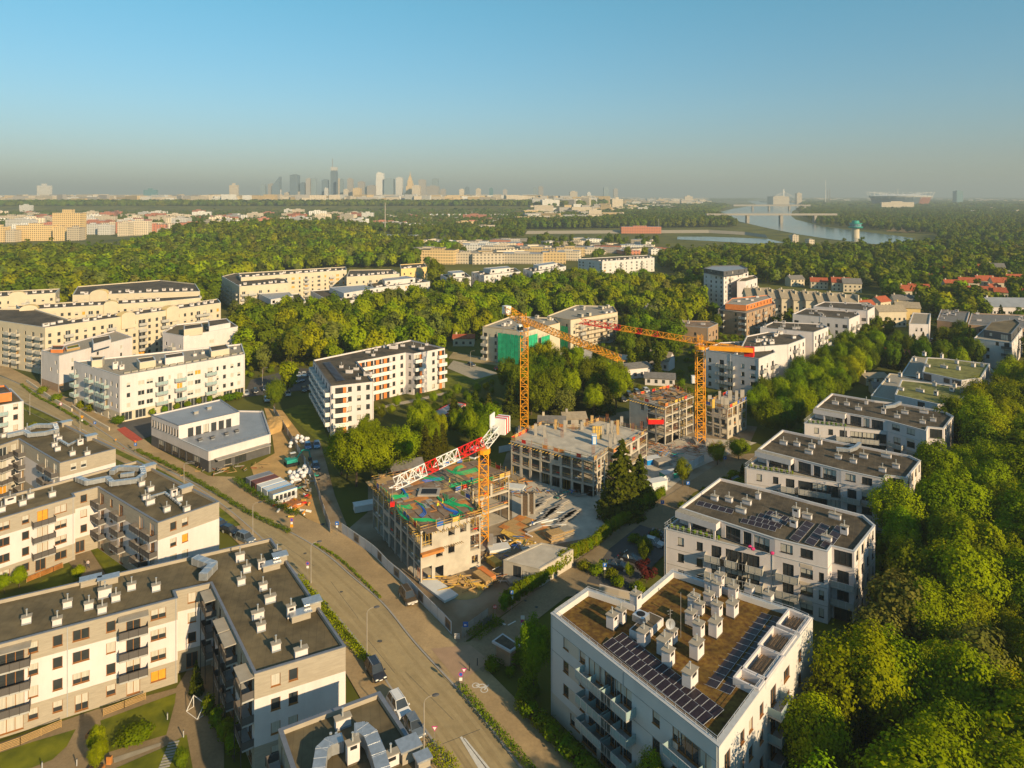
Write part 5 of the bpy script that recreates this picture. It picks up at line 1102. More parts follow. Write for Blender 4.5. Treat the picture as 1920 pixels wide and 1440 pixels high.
while cnt < 90:
    x, y = S3.o.location.x + r.uniform(-16, 16), S3.o.location.y + r.uniform(-16, 16)
    if not inpoly(x, y, inset(P3_, .5)): continue
    inst('plywood_sheet', SH[r.choice(['ply_o', 'ply_o', 'wood', 'ply', 'concd']), r.choice([2.5, 2.0])], S3.o, (x - S3.o.location.x, y - S3.o.location.y, 11.02 + cnt * .006), r.random() * 3); cnt += 1
S3.done()
S4, P4_ = shell('lower concrete shell with upright wall forms, right of the right-hand crane', [(1323, 758), (1364, 767), (1400, 749), (1365, 738)], 9, 3, {0: ['PPP', 'PPP', 'PwP'], 1: ['wPdw', 'wdwP', 'PPPP'], '*': ['PP'] * 3}, 98, deck='concd')
edge_fence(S4, P4_, 9, 99); r = random.Random(100)
for a, c, h_ in [(1500, 290, 2.6), (1590, 290, 3), (1610, 240, 3), (1650, 245, 3.2), (1690, 235, 3), (1540, 235, 2.6), (1560, 270, 2.4), (1480, 250, 2)]:
    x, y = z6(a, c, 9.05); b = MB(); b.box(x - r.uniform(.3, 1.0), x + .4, y - .2, y + .2, 9, 9 + h_, M[r.choice(['concd', 'wood_y', 'concd'])]); b.build('wall_form', S4.o)
S4.done()
# small white concrete annex on site
P = GP([(944, 1050), (1012, 1067), (1075, 1030), (1015, 1018)], 3.4)
B = Building('site_annex', 'low concrete annex with flat white roof slab on the site, beside the tall clipped hedge', 'building', P, seed=101); B.volume(P, 0, 3.4, {0: ['SSe.'], '*': []}, 'conc', roofm='conc', cop='conc', par=.08); B.done()

# ------------------------------------------------------------------ tower cranes
def lattice(b, p, q, w_, m_, seg, up=(0, 0, 1), tri=False, mats=None, r0=.07, h_=None):
    p = Vector(p); q = Vector(q); d = (q - p); L_ = d.length; d.normalize(); s = d.cross(Vector(up)).normalized(); t = s.cross(d); h_ = h_ or w_
    cs = [s * w_ / 2, -s * w_ / 2, t * h_] if tri else [s * w_ / 2 + t * w_ / 2, s * w_ / 2 - t * w_ / 2, -s * w_ / 2 - t * w_ / 2, -s * w_ / 2 + t * w_ / 2]
    n_ = max(1, int(L_ / seg)); k = len(cs)
    for i in range(n_):
        mm = mats(i / n_) if mats else m_
        a, c = p + d * L_ * i / n_, p + d * L_ * (i + 1) / n_
        for j in range(k):
            b.bar(a + cs[j], c + cs[j], r0, mm); j2 = (j + 1) % k
            if i % 2 == 0: b.bar(a + cs[j], c + cs[j2], r0 * .7, mm)
            else: b.bar(a + cs[j2], c + cs[j], r0 * .7, mm)
            b.bar(a + cs[j], a + cs[j2], r0 * .7, mm)
def crane(label, base, ht, tip, ctr, cols, mastw=1.9, style='cone', jibw=1.6, name='tower_crane', ballast='crane_w', cabs=1):
    x, y = base; o = empty(name, label, 'crane', (x, y, 0)); ym = M[cols[0]]
    b = MB(); lattice(b, (x, y, .3), (x, y, ht - 1.5), mastw, ym, 1.9, up=(0, 1, 0), r0=.115); b.build('mast', o)
    b = MB(); b.box(x - 2.6, x + 2.6, y - 2.6, y + 2.6, 0.05, .5, M['concd']); b.box(x - 1.9, x - .9, y - 2.4, y + 2.4, .5, 1.2, M['concd']); b.box(x + .9, x + 1.9, y - 2.4, y + 2.4, .5, 1.2, M['concd']); b.build('base', o)
    b = MB(); b.cyl(x, y, ht - 1.5, ht - .6, mastw * .72, mastw * .72, ym, 12); b.build('slewing_ring', o)
    tipd = (Vector(tip[:2]) - Vector(base)).normalized()
    b = MB(); root = Vector((x, y, ht)) + Vector((*tipd, 0)) * .8
    lattice(b, root, tip, jibw, None, 1.7, tri=True, mats=cols[1], r0=.1, h_=1.5 if style != 'luff' else 1.9); b.build('jib', o)
    cd = (Vector(ctr[:2]) - Vector(base)).normalized(); b = MB(); rt = Vector((x, y, ht)) - Vector((*tipd, 0)) * .0
    lattice(b, rt, ctr, jibw, M[cols[2]], 1.8, up=(0, 0, 1), r0=.1)
    b.build('counter_jib', o); c = Vector(ctr); b = MB()
    b.obox((c.x, c.y), (cd.x, cd.y), 2.4, 1.9, c.z - 1.5, c.z + 1.1, M[ballast]); b.build('counterweight', o)
    if style == 'cone':
        b = MB(); lattice(b, (x, y, ht - .6), (x, y, ht + 2.6), 1.2, ym, 1.2, up=(0, 1, 0)); b.build('tower_head', o)
    sd_ = Vector((tipd.y, -tipd.x)); k = Vector((x, y)) + sd_ * 1.8 + tipd * .6; b = MB()
    b.obox((k.x, k.y), (tipd.x, tipd.y), 1.9, 1.3, ht - 2.6, ht - .5, M['crane_w']); b.build('cab', o); b2 = MB(); kk = k + tipd * .3; b2.obox((kk.x, kk.y), (tipd.x, tipd.y), 1.4, 1.36, ht - 2.2, ht - 1.1, M['glass']); b2.build('cab_window', SC.objects[o.children[-1].name] if False else o)
    return o
G_ = lambda px, py, z: (*G(px, py, z), z)
yc = lambda t: M['crane_y']
crane('tall yellow tower crane behind the front shell, its long jib running right', G(983, 810), 33.5, G_(1165, 678, 32.5), G_(950, 580, 36), ('crane_y', yc, 'crane_y'), 2.3, jibw=2.1)
o = crane('yellow tower crane with red-tipped jib and red counterweight, on the right', G(1313, 832), 29, G_(1088, 606, 31), G_(1405, 658, 28.5), ('crane_y', lambda t: M['crane_r'] if (t > .62 and t < .99) or .28 < t < .33 or .44 < t < .47 else M['crane_y'], 'crane_y'), 2.3, ballast='crane_r')
b = MB(); rc = Vector(G(1330, 652, 29.0)); c2 = Vector(G(1412, 660, 28.5)); d = (c2 - rc).normalized(); m_ = (rc + c2) / 2
b.obox((m_.x, m_.y), (d.x, d.y), (c2 - rc).length, 1.2, 28.4, 29.6, M['crane_y']); b.build('counter_deck', o)
o = crane('short crane with red and white jib on a yellow mast over the hose-covered deck', G(907, 1022), 20.5, G_(736, 917, 21.8), G_(938, 797, 23.5), ('crane_y', lambda t: M['crane_r'] if t < .31 or .5 < t < .64 or t > .97 else M['crane_w'], 'crane_w'), 1.9, style='luff', jibw=1.5)
b = MB(); c = Vector(G_(941, 790, 24.3)); cd = Vector((.35, .94)); 
for i in range(5): k = c.xy + cd * (i * .62 - 1.2); b.obox((k.x, k.y), (cd.x, cd.y), .6, 2.6, c.z - 2.3, c.z + .9, M['crane_r' if i % 2 else 'crane_w'])
b.build('striped_ballast', o); b = MB(); k = c.xy - cd * 2.2 + Vector((-1.2, 0)); b.obox((k.x, k.y), (cd.x, cd.y), 2.4, .2, c.z - .3, c.z + 2.3, M['crane_w']); b.build('company_board', o)
b = MB(); x, y, zt = G_(736, 917, 21.8); b.bar((x, y, 21.8), (x, y, 19.5), .04, M['steel']); b.box(x - .35, x + .35, y - .3, y + .3, 18.9, 19.6, M['crane_r']); b.build('hook', o)
# hanging red concrete skip at the third shell
x, y = z6(1125, 380, 6.5); o = empty('loading_platform', 'red loading platform heaped with timber on the third shell, before the right crane', 'platform', (x, y, 0)); b = MB()
b.box(x - 2.2, x + 2.2, y - 1.3, y + .9, 6.2, 6.5, M['crane_r']); b.box(x - 2.2, x + 2.2, y - 1.35, y - 1.25, 6.5, 7.5, M['crane_r']); b.box(x - 2.25, x - 2.15, y - 1.25, y + .9, 6.5, 7.5, M['crane_r']); b.box(x + 2.15, x + 2.25, y - 1.25, y + .9, 6.5, 7.5, M['crane_r']); b.build('frame', o)
b = MB()
for i in range(7): b.bar((x - 1.9, y - 1 + i * .2, 6.8 + (i % 3) * .25), (x + 1.9, y - .9 + i * .2, 6.9 + (i % 2) * .3), .1, M['wood_y'])
b.build('timber_load', o)

# ------------------------------------------------------------------ netted scaffold building
def scaffold(label, pts, h, spec, seed, net_edges, base='cream'):
    P = GP(pts, h); B = Building('apartment_block', label, 'construction', P, fr='frame_dk', bal='pale', seed=seed, curt=.1); zr = B.volume(P, 0, h, spec, base, cop='wood', roofm='gravel', lift=.2, fl=3.1)
    r = random.Random(seed); rz = math.atan2(P[1][1] - P[0][1], P[1][0] - P[0][0]); ip = inset(P, 2)
    k = 0
    while k < 12:
        x, y = B.o.location.x + r.uniform(-25, 25), B.o.location.y + r.uniform(-25, 25)
        if inpoly(x, y, ip): chimney(B, x, y, zr, r.choice([1.4, 2.2, 3.0]), 1.5, r.choice([.9, 1.6]), rz, pipes=0, body=r.choice(['cream', 'conc', 'white']), cap='conc'); k += 1
    sb = MB()
    for (e, t0, t1, zt, mt) in net_edges:
        p, q = Vector(P[e]), Vector(P[(e + 1) % len(P)]); d = (q - p).normalized(); nn = Vector((d.y, -d.x)); a, c = p.lerp(q, t0) + nn * 1.6, p.lerp(q, t1) + nn * 1.6
        L_ = (c - a).length; k = max(1, int(L_ / 2.5))
        for off in (0, -1.0):
            for j in range(k + 1): g_ = a.lerp(c, j / k) + nn * off; sb.bar((g_.x, g_.y, 0), (g_.x, g_.y, zt + .8), .06, M['steel'])
            for zz in np.arange(2, zt + .5, 2): a2 = a + nn * off; c2 = c + nn * off; sb.bar((a2.x, a2.y, zz), (c2.x, c2.y, zz), .05, M['steel'])
        for zz in np.arange(2, zt + .1, 2): g_ = (a + c) / 2 - nn * .5; sb.obox((g_.x, g_.y), (d.x, d.y), L_, .7, zz - .05, zz, M['wood'])
        if mt:
            nb = MB(); st = int(L_ / 2.5) + 1
            for j in range(st):
                a2, c2 = a.lerp(c, j / st) + nn * (.12 + r.random() * .1), a.lerp(c, (j + .96) / st) + nn * (.12 + r.random() * .1)
                zb = r.choice([.4, .4, 1.5]); nb.face([(*a2, zb), (*c2, zb), (*c2, zt), (*a2, zt)], M[mt])
            nb.build('safety_net', B.o)
    sb.build('scaffold', B.o, kind='stuff'); B.done(); return B
scaffold('unfinished building behind green safety nets, left of the tall crane mast', [(905, 612), (985, 622), (1050, 605), (1040, 596), (960, 592)], 14.5, {0: ['b.wbBw..'] * 4, 4: ['b.w'] * 4}, 110, [(0, .42, 1, 13, 'green_net'), (1, 0, .25, 13, 'green_net'), (1, .35, .6, 11, 'green_net')])
scaffold('unfinished building with bare scaffolding, behind the green-netted one', [(1026, 592), (1070, 600), (1158, 585), (1150, 574), (1080, 572)], 14, {0: ['wbw'] * 4, 1: ['wbwwWbw'] * 4}, 111, [(1, .1, .95, 12, None), (0, .3, 1, 11, 'green_net')])
P = GP([(985, 690), (1120, 695), (1190, 668), (1100, 655), (1000, 668)], 3.5); B = Building('building_podium', 'low concrete podium with pale boards beside the netted building', 'construction', P, seed=112); B.volume(P, 0, 3.5, {}, 'conc', roofm='conc', cop='conc', par=.1)
B.done()
# ------------------------------------------------------------------ trees
def quads_mesh(name, C, N_, S, m, rs):
    """many leaf quads: centres C, normals N_, half-sizes S"""
    n = len(C); N_ = N_ / np.maximum(1e-6, np.linalg.norm(N_, axis=1))[:, None]
    a = np.cross(N_, rs.normal(size=(n, 3))); a /= np.maximum(1e-6, np.linalg.norm(a, axis=1))[:, None]; b_ = np.cross(N_, a)
    S = S[:, None]; k = rs.uniform(.55, .9, (n, 1))
    V = np.stack([C - a * S - b_ * S * k * .4, C + a * S * .2 - b_ * S * k, C + a * S + b_ * S * k * .3, C - a * S * .3 + b_ * S * k], 1).reshape(-1, 3)
    me = bpy.data.meshes.new(name); me.vertices.add(4 * n); me.vertices.foreach_set('co', V.astype(np.float32).ravel())
    me.loops.add(4 * n); me.loops.foreach_set('vertex_index', np.arange(4 * n, dtype=np.int32)); me.polygons.add(n)
    me.polygons.foreach_set('loop_start', np.arange(0, 4 * n, 4, dtype=np.int32)); me.polygons.foreach_set('loop_total', np.full(n, 4, np.int32))
    me.materials.append(m); me.update(calc_edges=True); me.validate(); return me
def sph(n, rs): v = rs.normal(size=(n, 3)); return v / np.linalg.norm(v, axis=1)[:, None]
def crown_mesh(seed, m, R=4.8, H0=4.0, H1=14.0, lobes=38, per=150, size=.34, lr=(.24, .42), top=.8, droop=0.0, zs_=.9):
    rs = np.random.RandomState(seed); cz = (H0 + H1) / 2; hz = (H1 - H0) / 2; C = []; N_ = []
    for i in range(lobes):
        d = sph(1, rs)[0]; rr = rs.uniform(.35, .95); r = R * rs.uniform(*lr)
        tz = d[2] * rr; wide = math.sqrt(max(.08, 1 - max(0, tz) ** 2 * top)) * (1 if tz > -.3 else .85)
        c = np.array([d[0] * rr * wide * (R - r * .6), d[1] * rr * wide * (R - r * .6), cz + tz * (hz - r * .6)])
        s = sph(per, rs); out = c - np.array([0, 0, cz]); out = out / max(.3, np.linalg.norm(out))
        s = s[(s @ out) > rs.uniform(-.75, -.1, len(s))]
        p = c + s * r * rs.normal(.93, .17, (len(s), 1)) * np.array([.9, .9, zs_]); p[:, 2] -= droop * rs.uniform(0, 1, len(s)) ** 2
        C.append(p); N_.append(s * .6 + out * .5 + rs.normal(size=s.shape) * .30 + np.array([0, 0, .22]))
    C = np.concatenate(C); N_ = np.concatenate(N_); return quads_mesh('crown', C, N_, rs.uniform(.6, 1.3, len(C)) * size, m, rs)
def conifer_mesh(seed, m, R=3.0, H1=15.0, H0=1.0, tiers=26, size=.36, per=1.0):
    rs = np.random.RandomState(seed); C = []; N_ = []
    for t in range(tiers):
        f = t / tiers; z = H0 + (H1 - H0) * f; r = R * (1 - f) ** .85 * rs.uniform(.8, 1.12) + .15; nb = max(5, int(13 * (1 - f) + 4))
        for j in range(nb):
            a = rs.uniform(0, 2 * math.pi); L_ = r * rs.uniform(.7, 1.1); k = max(4, int(L_ * 12 * per)); u = rs.uniform(.15, 1, k) ** .7
            x = np.cos(a) * L_ * u; y = np.sin(a) * L_ * u; zz = z + .25 * L_ * u - .42 * L_ * u ** 2 - rs.uniform(0, .35, k)
            wv = rs.normal(size=k) * .22 * L_ * u; C.append(np.stack([x - np.sin(a) * wv, y + np.cos(a) * wv, zz], 1)); N_.append(np.stack([np.cos(a) * .5 + rs.normal(size=k) * .5, np.sin(a) * .5 + rs.normal(size=k) * .5, .6 + rs.normal(size=k) * .4], 1))
    C = np.concatenate(C); N_ = np.concatenate(N_); return quads_mesh('crown', C, N_, rs.uniform(.5, 1.2, len(C)) * size, m, rs)
def trunk_mesh(h=9.0, r=.28, limbs=4, seed=1):
    b = MB(); rr = random.Random(seed); pts = [(0, 0, -.2), (.05, .03, h * .3), (-.05, .1, h * .65), (.05, 0, h)]
    for i in range(3):
        k = len(b.v); n_ = 7
        for p_, ra in ((pts[i], r * (1 - i * .28)), (pts[i + 1], r * (1 - (i + 1) * .28))):
            for j in range(n_): b.v.append((p_[0] + ra * math.cos(2 * math.pi * j / n_), p_[1] + ra * math.sin(2 * math.pi * j / n_), p_[2]))
        for j in range(n_): b.f.append((k + j, k + (j + 1) % n_, k + n_ + (j + 1) % n_, k + n_ + j)); b.m.append(b.mi(M['bark']))
    for i in range(limbs): a = rr.random() * 6.28; z0 = h * rr.uniform(.35, .7); b.bar((0, 0, z0), (math.cos(a) * 2.4, math.sin(a) * 2.4, z0 + h * .28), r * .3, M['bark'], 5)
    return b.mesh('trunk')
TR = {}
def reg(key, crown, trunk): TR[key] = (crown, trunk)
T1, T2 = trunk_mesh(9, .26, 5, 1), trunk_mesh(1.1, .1, 0, 2)
for i in range(4): reg('near%d' % i, crown_mesh(100 + i, M['leaf'], R=4.9 + .3 * i, H0=2.6, lobes=64, per=330, size=.175, lr=(.17, .34), zs_=1.35), T1)
for i in range(3): reg('dark%d' % i, crown_mesh(120 + i, M['leaf_d'], R=4.6 + .4 * i, H0=2.2, lobes=54, per=290, size=.195, lr=(.17, .34), zs_=1.2), T1)
for i in range(4): reg('mid%d' % i, crown_mesh(140 + i, M['leaf'], R=5.2, H0=2.0, lobes=26, per=85, size=.52), T1)
for i in range(3): reg('midd%d' % i, crown_mesh(150 + i, M['leaf_d'], R=5.0, H0=2.0, lobes=24, per=85, size=.52), T1)
reg('midg', crown_mesh(160, M['leaf_g'], R=4.8, H0=2.0, lobes=24, per=85, size=.5), T1); reg('farg', crown_mesh(161, M['leaf_g'], R=5.5, H0=1.0, H1=15, lobes=13, per=46, size=1.1, lr=(.35, .55)), T1); reg('tall', crown_mesh(162, M['leaf_d'], R=3.4, H0=1.0, H1=18, lobes=22, per=60, size=.8, lr=(.35, .55)), T1)
reg('willow', crown_mesh(170, M['leaf_g'], R=4.8, H0=2.6, H1=11, lobes=34, per=170, size=.26, droop=2.6), T1)
for i in range(2): reg('con%d' % i, conifer_mesh(180 + i, M['leaf_c'], R=3.4 + i * .5), T1)
for i in range(2): reg('thuja%d' % i, crown_mesh(185 + i, M['leaf_h'], R=1.0, H0=.1, H1=4.0, lobes=16, per=70, size=.16, lr=(.5, .75)), T2)
for i in range(3): reg('bush%d' % i, crown_mesh(190 + i, M['leaf_h'], R=1.5, H0=.1, H1=2.0, lobes=14, per=80, size=.15, lr=(.4, .6)), T2)
reg('copper', crown_mesh(196, M['leaf_r'], R=2.2, H0=.6, H1=4.5, lobes=18, per=110, size=.18), T2)
reg('poplar', crown_mesh(197, M['leaf_d'], R=2.8, H0=1, H1=17, lobes=34, per=110, size=.45, lr=(.4, .6)), T1)
for i in range(3): reg('far%d' % i, crown_mesh(200 + i, M[['leaf', 'leaf_d', 'leaf_d'][i]], R=6.2, H0=1.0, H1=14, lobes=13, per=46, size=1.15, lr=(.35, .55)), T1)
for i in range(2): reg('clump%d' % i, crown_mesh(210 + i, M['leaf_d'], R=13, H0=0, H1=15, lobes=22, per=30, size=2.4, lr=(.28, .45)), T1)
def plant(kind, x, y, h, label, cat='tree', name='tree', group=None, base=14.0, wide=1.0, z=0.0):
    c, t = TR[kind]; s = h / base
    o = empty(name, label, cat, (x, y, z), rnd.random() * 6.28, group); o.scale = (s * wide, s * wide, s)
    for nm, me in (('trunk', t), ('crown', c)): q = bpy.data.objects.new(nm, me); COL.objects.link(q); q.parent = o
    return o
BOX = []
def addbox(p, mgn): q = ccw(p); BOX.append((min(a for a, _ in q) - mgn, max(a for a, _ in q) + mgn, min(b for _, b in q) - mgn, max(b for _, b in q) + mgn, q, mgn))
for f in FOOT: addbox(f, 2.4)
for f in KEEP: addbox(f, 0)
def segd(x, y, a, b):
    dx, dy = b[0] - a[0], b[1] - a[1]; t = max(0, min(1, ((x - a[0]) * dx + (y - a[1]) * dy) / max(1e-9, dx * dx + dy * dy))); return math.hypot(x - a[0] - t * dx, y - a[1] - t * dy)
def free(x, y):
    for a, b_, c, d, q, mg in BOX:
        if a < x < b_ and c < y < d and (inpoly(x, y, q) or (mg and min(segd(x, y, q[i - 1], q[i]) for i in range(len(q))) < mg)): return False
    return True
def scatter(poly, sp, seed, frac=1.0):
    r = random.Random(seed); xs = [p[0] for p in poly]; ys = [p[1] for p in poly]; out = []; y = min(ys); row = 0
    while y < max(ys):
        x = min(xs) + (row % 2) * sp / 2
        while x < max(xs):
            a, b_ = x + r.uniform(-.38, .38) * sp, y + r.uniform(-.38, .38) * sp
            if r.random() < frac and inpoly(a, b_, poly) and free(a, b_): out.append((a, b_))
            x += sp
        y += sp * .87; row += 1
    return out
ZONES = [  # world polygon, spacing, height range, kinds, label stem, group
 ([(14, 46), (19, 64), (34, 84), (42, 100), (54, 104), (62, 116), (66, 130), (84, 150), (106, 176), (130, 206), (190, 262), (300, 330), (430, 330), (400, 40), (27, 40)], 6.8, (9, 17.5), ['near0', 'near1', 'near2', 'near3', 'dark0', 'near1', 'willow', 'dark1'], 'leafy green tree in the wood at the right picture edge', 'broadleaf trees of the right-hand wood'),
 (GP([(1400, 800), (1440, 835), (1500, 815), (1530, 780), (1640, 722), (1640, 690), (1590, 660), (1540, 690), (1470, 740), (1430, 765)]), 6.2, (8, 12.5), ['near1', 'near3', 'dark0', 'dark1'], 'green tree in the strip between the white stepped group and the villa row', 'trees between the white blocks and the villas'),
 (GP([(1620, 672), (1660, 700), (1840, 705), (1850, 650), (1770, 645), (1750, 652), (1660, 655)]), 7.0, (8, 14), ['dark0', 'dark1', 'con0', 'con1', 'near2'], 'dark tree in the garden grove before the cottage with the red-brown roof', 'grove of mixed garden trees at right'),
 (GP([(945, 780), (1010, 792), (1110, 800), (1165, 760), (1160, 715), (1100, 705), (1010, 705), (950, 735)]), 7.0, (10, 16), ['dark0', 'dark1', 'near0', 'con1', 'willow'], 'dark tall tree in the grove behind the middle shell building', 'grove of tall trees behind the cranes'),
 (GP([(630, 890), (650, 965), (690, 950), (700, 905), (860, 868), (945, 850), (955, 800), (890, 785), (800, 800), (720, 845), (650, 855)]), 7.2, (8, 13.5), ['near0', 'near1', 'dark1', 'near2', 'con0'], 'green tree in the overgrown plot behind the hose-covered deck', 'trees of the overgrown plot'),
 (GP([(700, 790), (860, 790), (940, 770), (940, 720), (880, 735), (845, 728), (700, 740)]), 6.5, (2.5, 5), ['near2', 'near3', 'dark2'], 'small bushy tree on the meadow in front of the orange-panelled block', 'small trees on the meadow'),
 (GP([(464, 745), (560, 738), (590, 712), (850, 665), (905, 640), (1000, 605), (1180, 592), (1270, 640), (1320, 602), (1310, 556), (1200, 536), (1050, 536), (900, 556), (700, 580), (640, 592), (440, 606), (430, 660)]), 7.6, (8, 18), ['mid0', 'mid1', 'mid2', 'mid3', 'midd0', 'midg', 'mid1'], 'bright green tree in the long wood across the middle', 'broadleaf trees of the middle wood'),
 (GP([(1165, 690), (1210, 715), (1262, 705), (1265, 650), (1345, 630), (1342, 590), (1200, 585), (1160, 640)]), 8.0, (9, 14), ['midd0', 'midd1', 'con0', 'mid2'], 'dark tree in the gardens between the scaffolded building and the brown cube house', 'garden trees before the tower block'),
 (GP([(1450, 700), (1480, 650), (1640, 665), (1700, 600), (1690, 560), (1640, 600), (1600, 640), (1480, 600), (1450, 620)]), 8.5, (8, 13), ['midd1', 'midd2', 'con1'], 'dark tree among the white blocks and row houses at right', 'trees among the houses at right'),
 (GP([(1745, 615), (1830, 660), (1960, 700), (1960, 620), (1820, 612)]), 8.0, (9, 14), ['midd0', 'midd2', 'con0'], 'dark tree between the brown terraces and the house with the timber penthouse', 'trees before the brown terraces'),
 (GP([(0, 690), (-60, 700), (-60, 640), (40, 650), (70, 700), (30, 705)]), 9, (7, 11), ['midd0', 'con0'], 'dark tree by the street at the left picture edge', 'street trees at the left edge'),
]
allt = []
for zi, (poly, sp, hr, kinds, lab, grp) in enumerate(ZONES):
    r = random.Random(300 + zi)
    for x, y in scatter(ccw(poly), sp, 400 + zi):
        if abs(x) > y * .80 + 12 or y < 48: continue
        allt.append((r.uniform(*hr) / math.hypot(x, y), x, y, r.uniform(*hr), r.choice(kinds), lab, grp))
STUFF = {}
allt.sort(key=lambda t: -t[0])
pl_side = ['tall ', 'broad ', 'rounded ', 'uneven ', 'bushy ', 'narrow ']
budget = {'tree': 285, 'conifer': 60}
for i, (_, x, y, h, k, lab, grp) in enumerate(allt):
    if grp == 'broadleaf trees of the right-hand wood':
        near = min([(1.2 * math.hypot(x - 36, y - 82), 'beside the moss-roofed building'), (math.hypot(x - 66, y - 122), 'beside the nearest villa'), (math.hypot(x - 92, y - 152), 'beside the second villa'), (math.hypot(x - 120, y - 186), 'beside the third villa'), (math.hypot(x - 160, y - 225), 'beside the green-roofed villas')])
        lab = ('leafy tree at the edge of the right-hand wood, ' + near[1]) if near[0] < 14 else ('leafy tree inside the right-hand wood, behind the front trees ' + near[1] if near[0] < 34 else lab); grp = grp if near[0] >= 34 else grp + ', ' + near[1] + (' (edge)' if near[0] < 14 else '')
    con = k.startswith('con'); kk = 'conifer' if con else 'tree'
    if budget[kk] > 0:
        budget[kk] -= 1; L2 = lab.replace('dark tree', 'dark conifer').replace('green tree', 'green conifer').replace('dark tall tree', 'dark tall conifer') if con else lab
        plant(k, x, y, h, L2, group=grp + (' (conifers)' if con else ''), base=15.0 if con else 14.0, wide=rnd.uniform(.9, 1.15), name='conifer' if con else 'tree', cat='conifer' if con else 'tree')
    else: STUFF.setdefault((zi, k, 'woodland_trees'), []).append((x, y, 0, h / 14))
# named single trees
def one(kind, px, py, h, label, wide=1.0, name='tree', cat='tree', base=14.0, group=None, z=0): x, y = G(px, py); return plant(kind, x, y, h, label, cat, name, group, base, wide, z)
one('dark2', 515, 768, 11, 'round grey-green tree standing alone by the car park behind the white school building', .9)
one('near0', 668, 912, 15, 'great spreading tree left of the hose-covered deck, over the dirt track', 1.25); one('near1', 715, 905, 14, 'broad tree behind the corner of the hose-covered deck', 1.2); one('near2', 640, 890, 12, 'bright tree at the end of the dirt track', 1.1); one('near3', 750, 890, 13, 'tall light green tree behind the jib of the red and white crane', 1.1)
one('con1', 797, 872, 11, 'dark conifer in the overgrown plot behind the red and white jib', 1.2, 'conifer', 'conifer', 15)
one('near1', 880, 830, 10, 'rounded green tree beside the red-framed site cabin', 1.1)
one('con0', 1165, 965, 17.5, 'tall dark spruce on the building site, by the clipped hedge', 1.35, 'conifer', 'conifer', 15); one('con1', 1200, 945, 12, 'shorter spruce right beside the tall dark spruce', 1.1, 'conifer', 'conifer', 15); one('dark1', 1280, 910, 7, 'small dark tree in the yard beside the side street', 1.0)
one('near2', 1345, 872, 6.5, 'bright round tree at the far end of the side street', 1.2); one('near3', 1385, 862, 6, 'low wide green tree beside the end of the side street', 1.5); one('con0', 1392, 905, 5, 'small conifer beside the second villa', 1.0, 'conifer', 'conifer', 15)
one('willow', 968, 775, 12, 'weeping willow left of the tall yellow mast'); one('poplar', 814, 548, 27, 'tall dark tree standing before the yellow estate', 1.2, base=17); one('poplar', 826, 545, 22, 'second tall dark tree, right beside the tallest one before the yellow estate', 1.2, base=17)
one('near0', 1001, 1302, 11.5, 'weeping tree at the left corner of the moss-roofed building', .7); one('near3', 1225, 1545, 9, 'small tree with yellowish leaves before the moss-roofed building at the bottom edge', .7)
one('copper', 1212, 1092, 4.5, 'copper-leaved small tree by the parking bays', 1.0, base=4.5); one('dark0', 1210, 1060, 6, 'round dark green tree between the parked cars and the nearest villa'); one('near2', 1180, 1085, 3, 'low bush tree by the parking bays')
one('bush0', 240, 1385 + 10, 1.7, 'clipped round bush on the lawn, left of a pair', 1.6, 'bush', 'bush', 2); one('bush1', 262, 1378 + 8, 1.9, 'clipped round bush on the lawn, right of a pair', 1.5, 'bush', 'bush', 2)
one('near1', 182, 1418, 4.2, 'round tree with a bright crown by the lawn path, upper of two', .9); one('near2', 184, 1445, 4.2, 'round tree with a bright crown by the lawn path, lower of two', .9); one('dark0', 340, 1450, 3.4, 'round tree beside the stepping stones')
one('near0', 8, 1112, 3.6, 'round tree at the left edge of the inner courtyard'); one('near1', 36, 1102, 4, 'round tree in the inner courtyard, beside the one at the edge', 1.1); one('near2', 148, 1088, 3, 'low round tree beside the courtyard path', 1.2)
one('con1', 368, 1300, 5, 'dark conifer in the shaded garden beside the wing', .8, 'conifer', 'conifer', 15); one('thuja0', 432, 1405, 4.5, 'slim dark thuja in the shaded garden', 1, 'thuja', 'conifer', 4)
one('near1', 62, 812, 3.5, 'round bush tree at the kerb beside the white house at the left edge', 1.2)
for i, (px, py) in enumerate([(286, 783), (309, 778), (332, 772), (352, 768), (373, 762), (393, 757)]): one('near%d' % (i % 4), px, py, 3.2, '%s of the small round street trees along the shop front' % ords[i], group='small street trees along the shops')
for i, (px, py) in enumerate([(412, 757), (430, 752), (445, 748), (155, 765), (170, 772), (105, 752), (80, 738), (222, 795)]): one('bush%d' % (i % 3), px, py, 2.6, 'garden bush in the strip round the corner block with shops', 1.2, 'bush', 'bush', 2, 'garden bushes round the corner block')
for i, (px, py) in enumerate([(1145, 1085), (1160, 1100), (1118, 1077), (1195, 1110), (1095, 1070), (1230, 1010), (1205, 1030), (1190, 1018)]): one('bush%d' % (i % 3), px, py, 1.8, 'shrub in the planted bed by the parking bays', 1.2, 'bush', 'bush', 2, 'shrubs by the parking bays')
for i in range(16): t = i / 15; one(['bush0', 'bush1', 'copper', 'bush2'][i % 4], 985 + 150 * t, 1335 + 150 * t, 2.0 if i % 4 != 2 else 1.8, 'shrub in the border along the shaded wall of the moss-roofed building', 1.1, 'bush', 'bush', 2 if i % 4 != 2 else 4.5, 'shrubs along the shaded wall')
for i in range(12): t = i / 11; one('thuja0', 382 + 55 * t, 1330 + 90 * t, 1.5 + (i % 3), 'shrub in the shaded gardens beside the stepped balconies', 1.2, 'bush', 'bush', 4, 'shrubs in the shaded gardens')
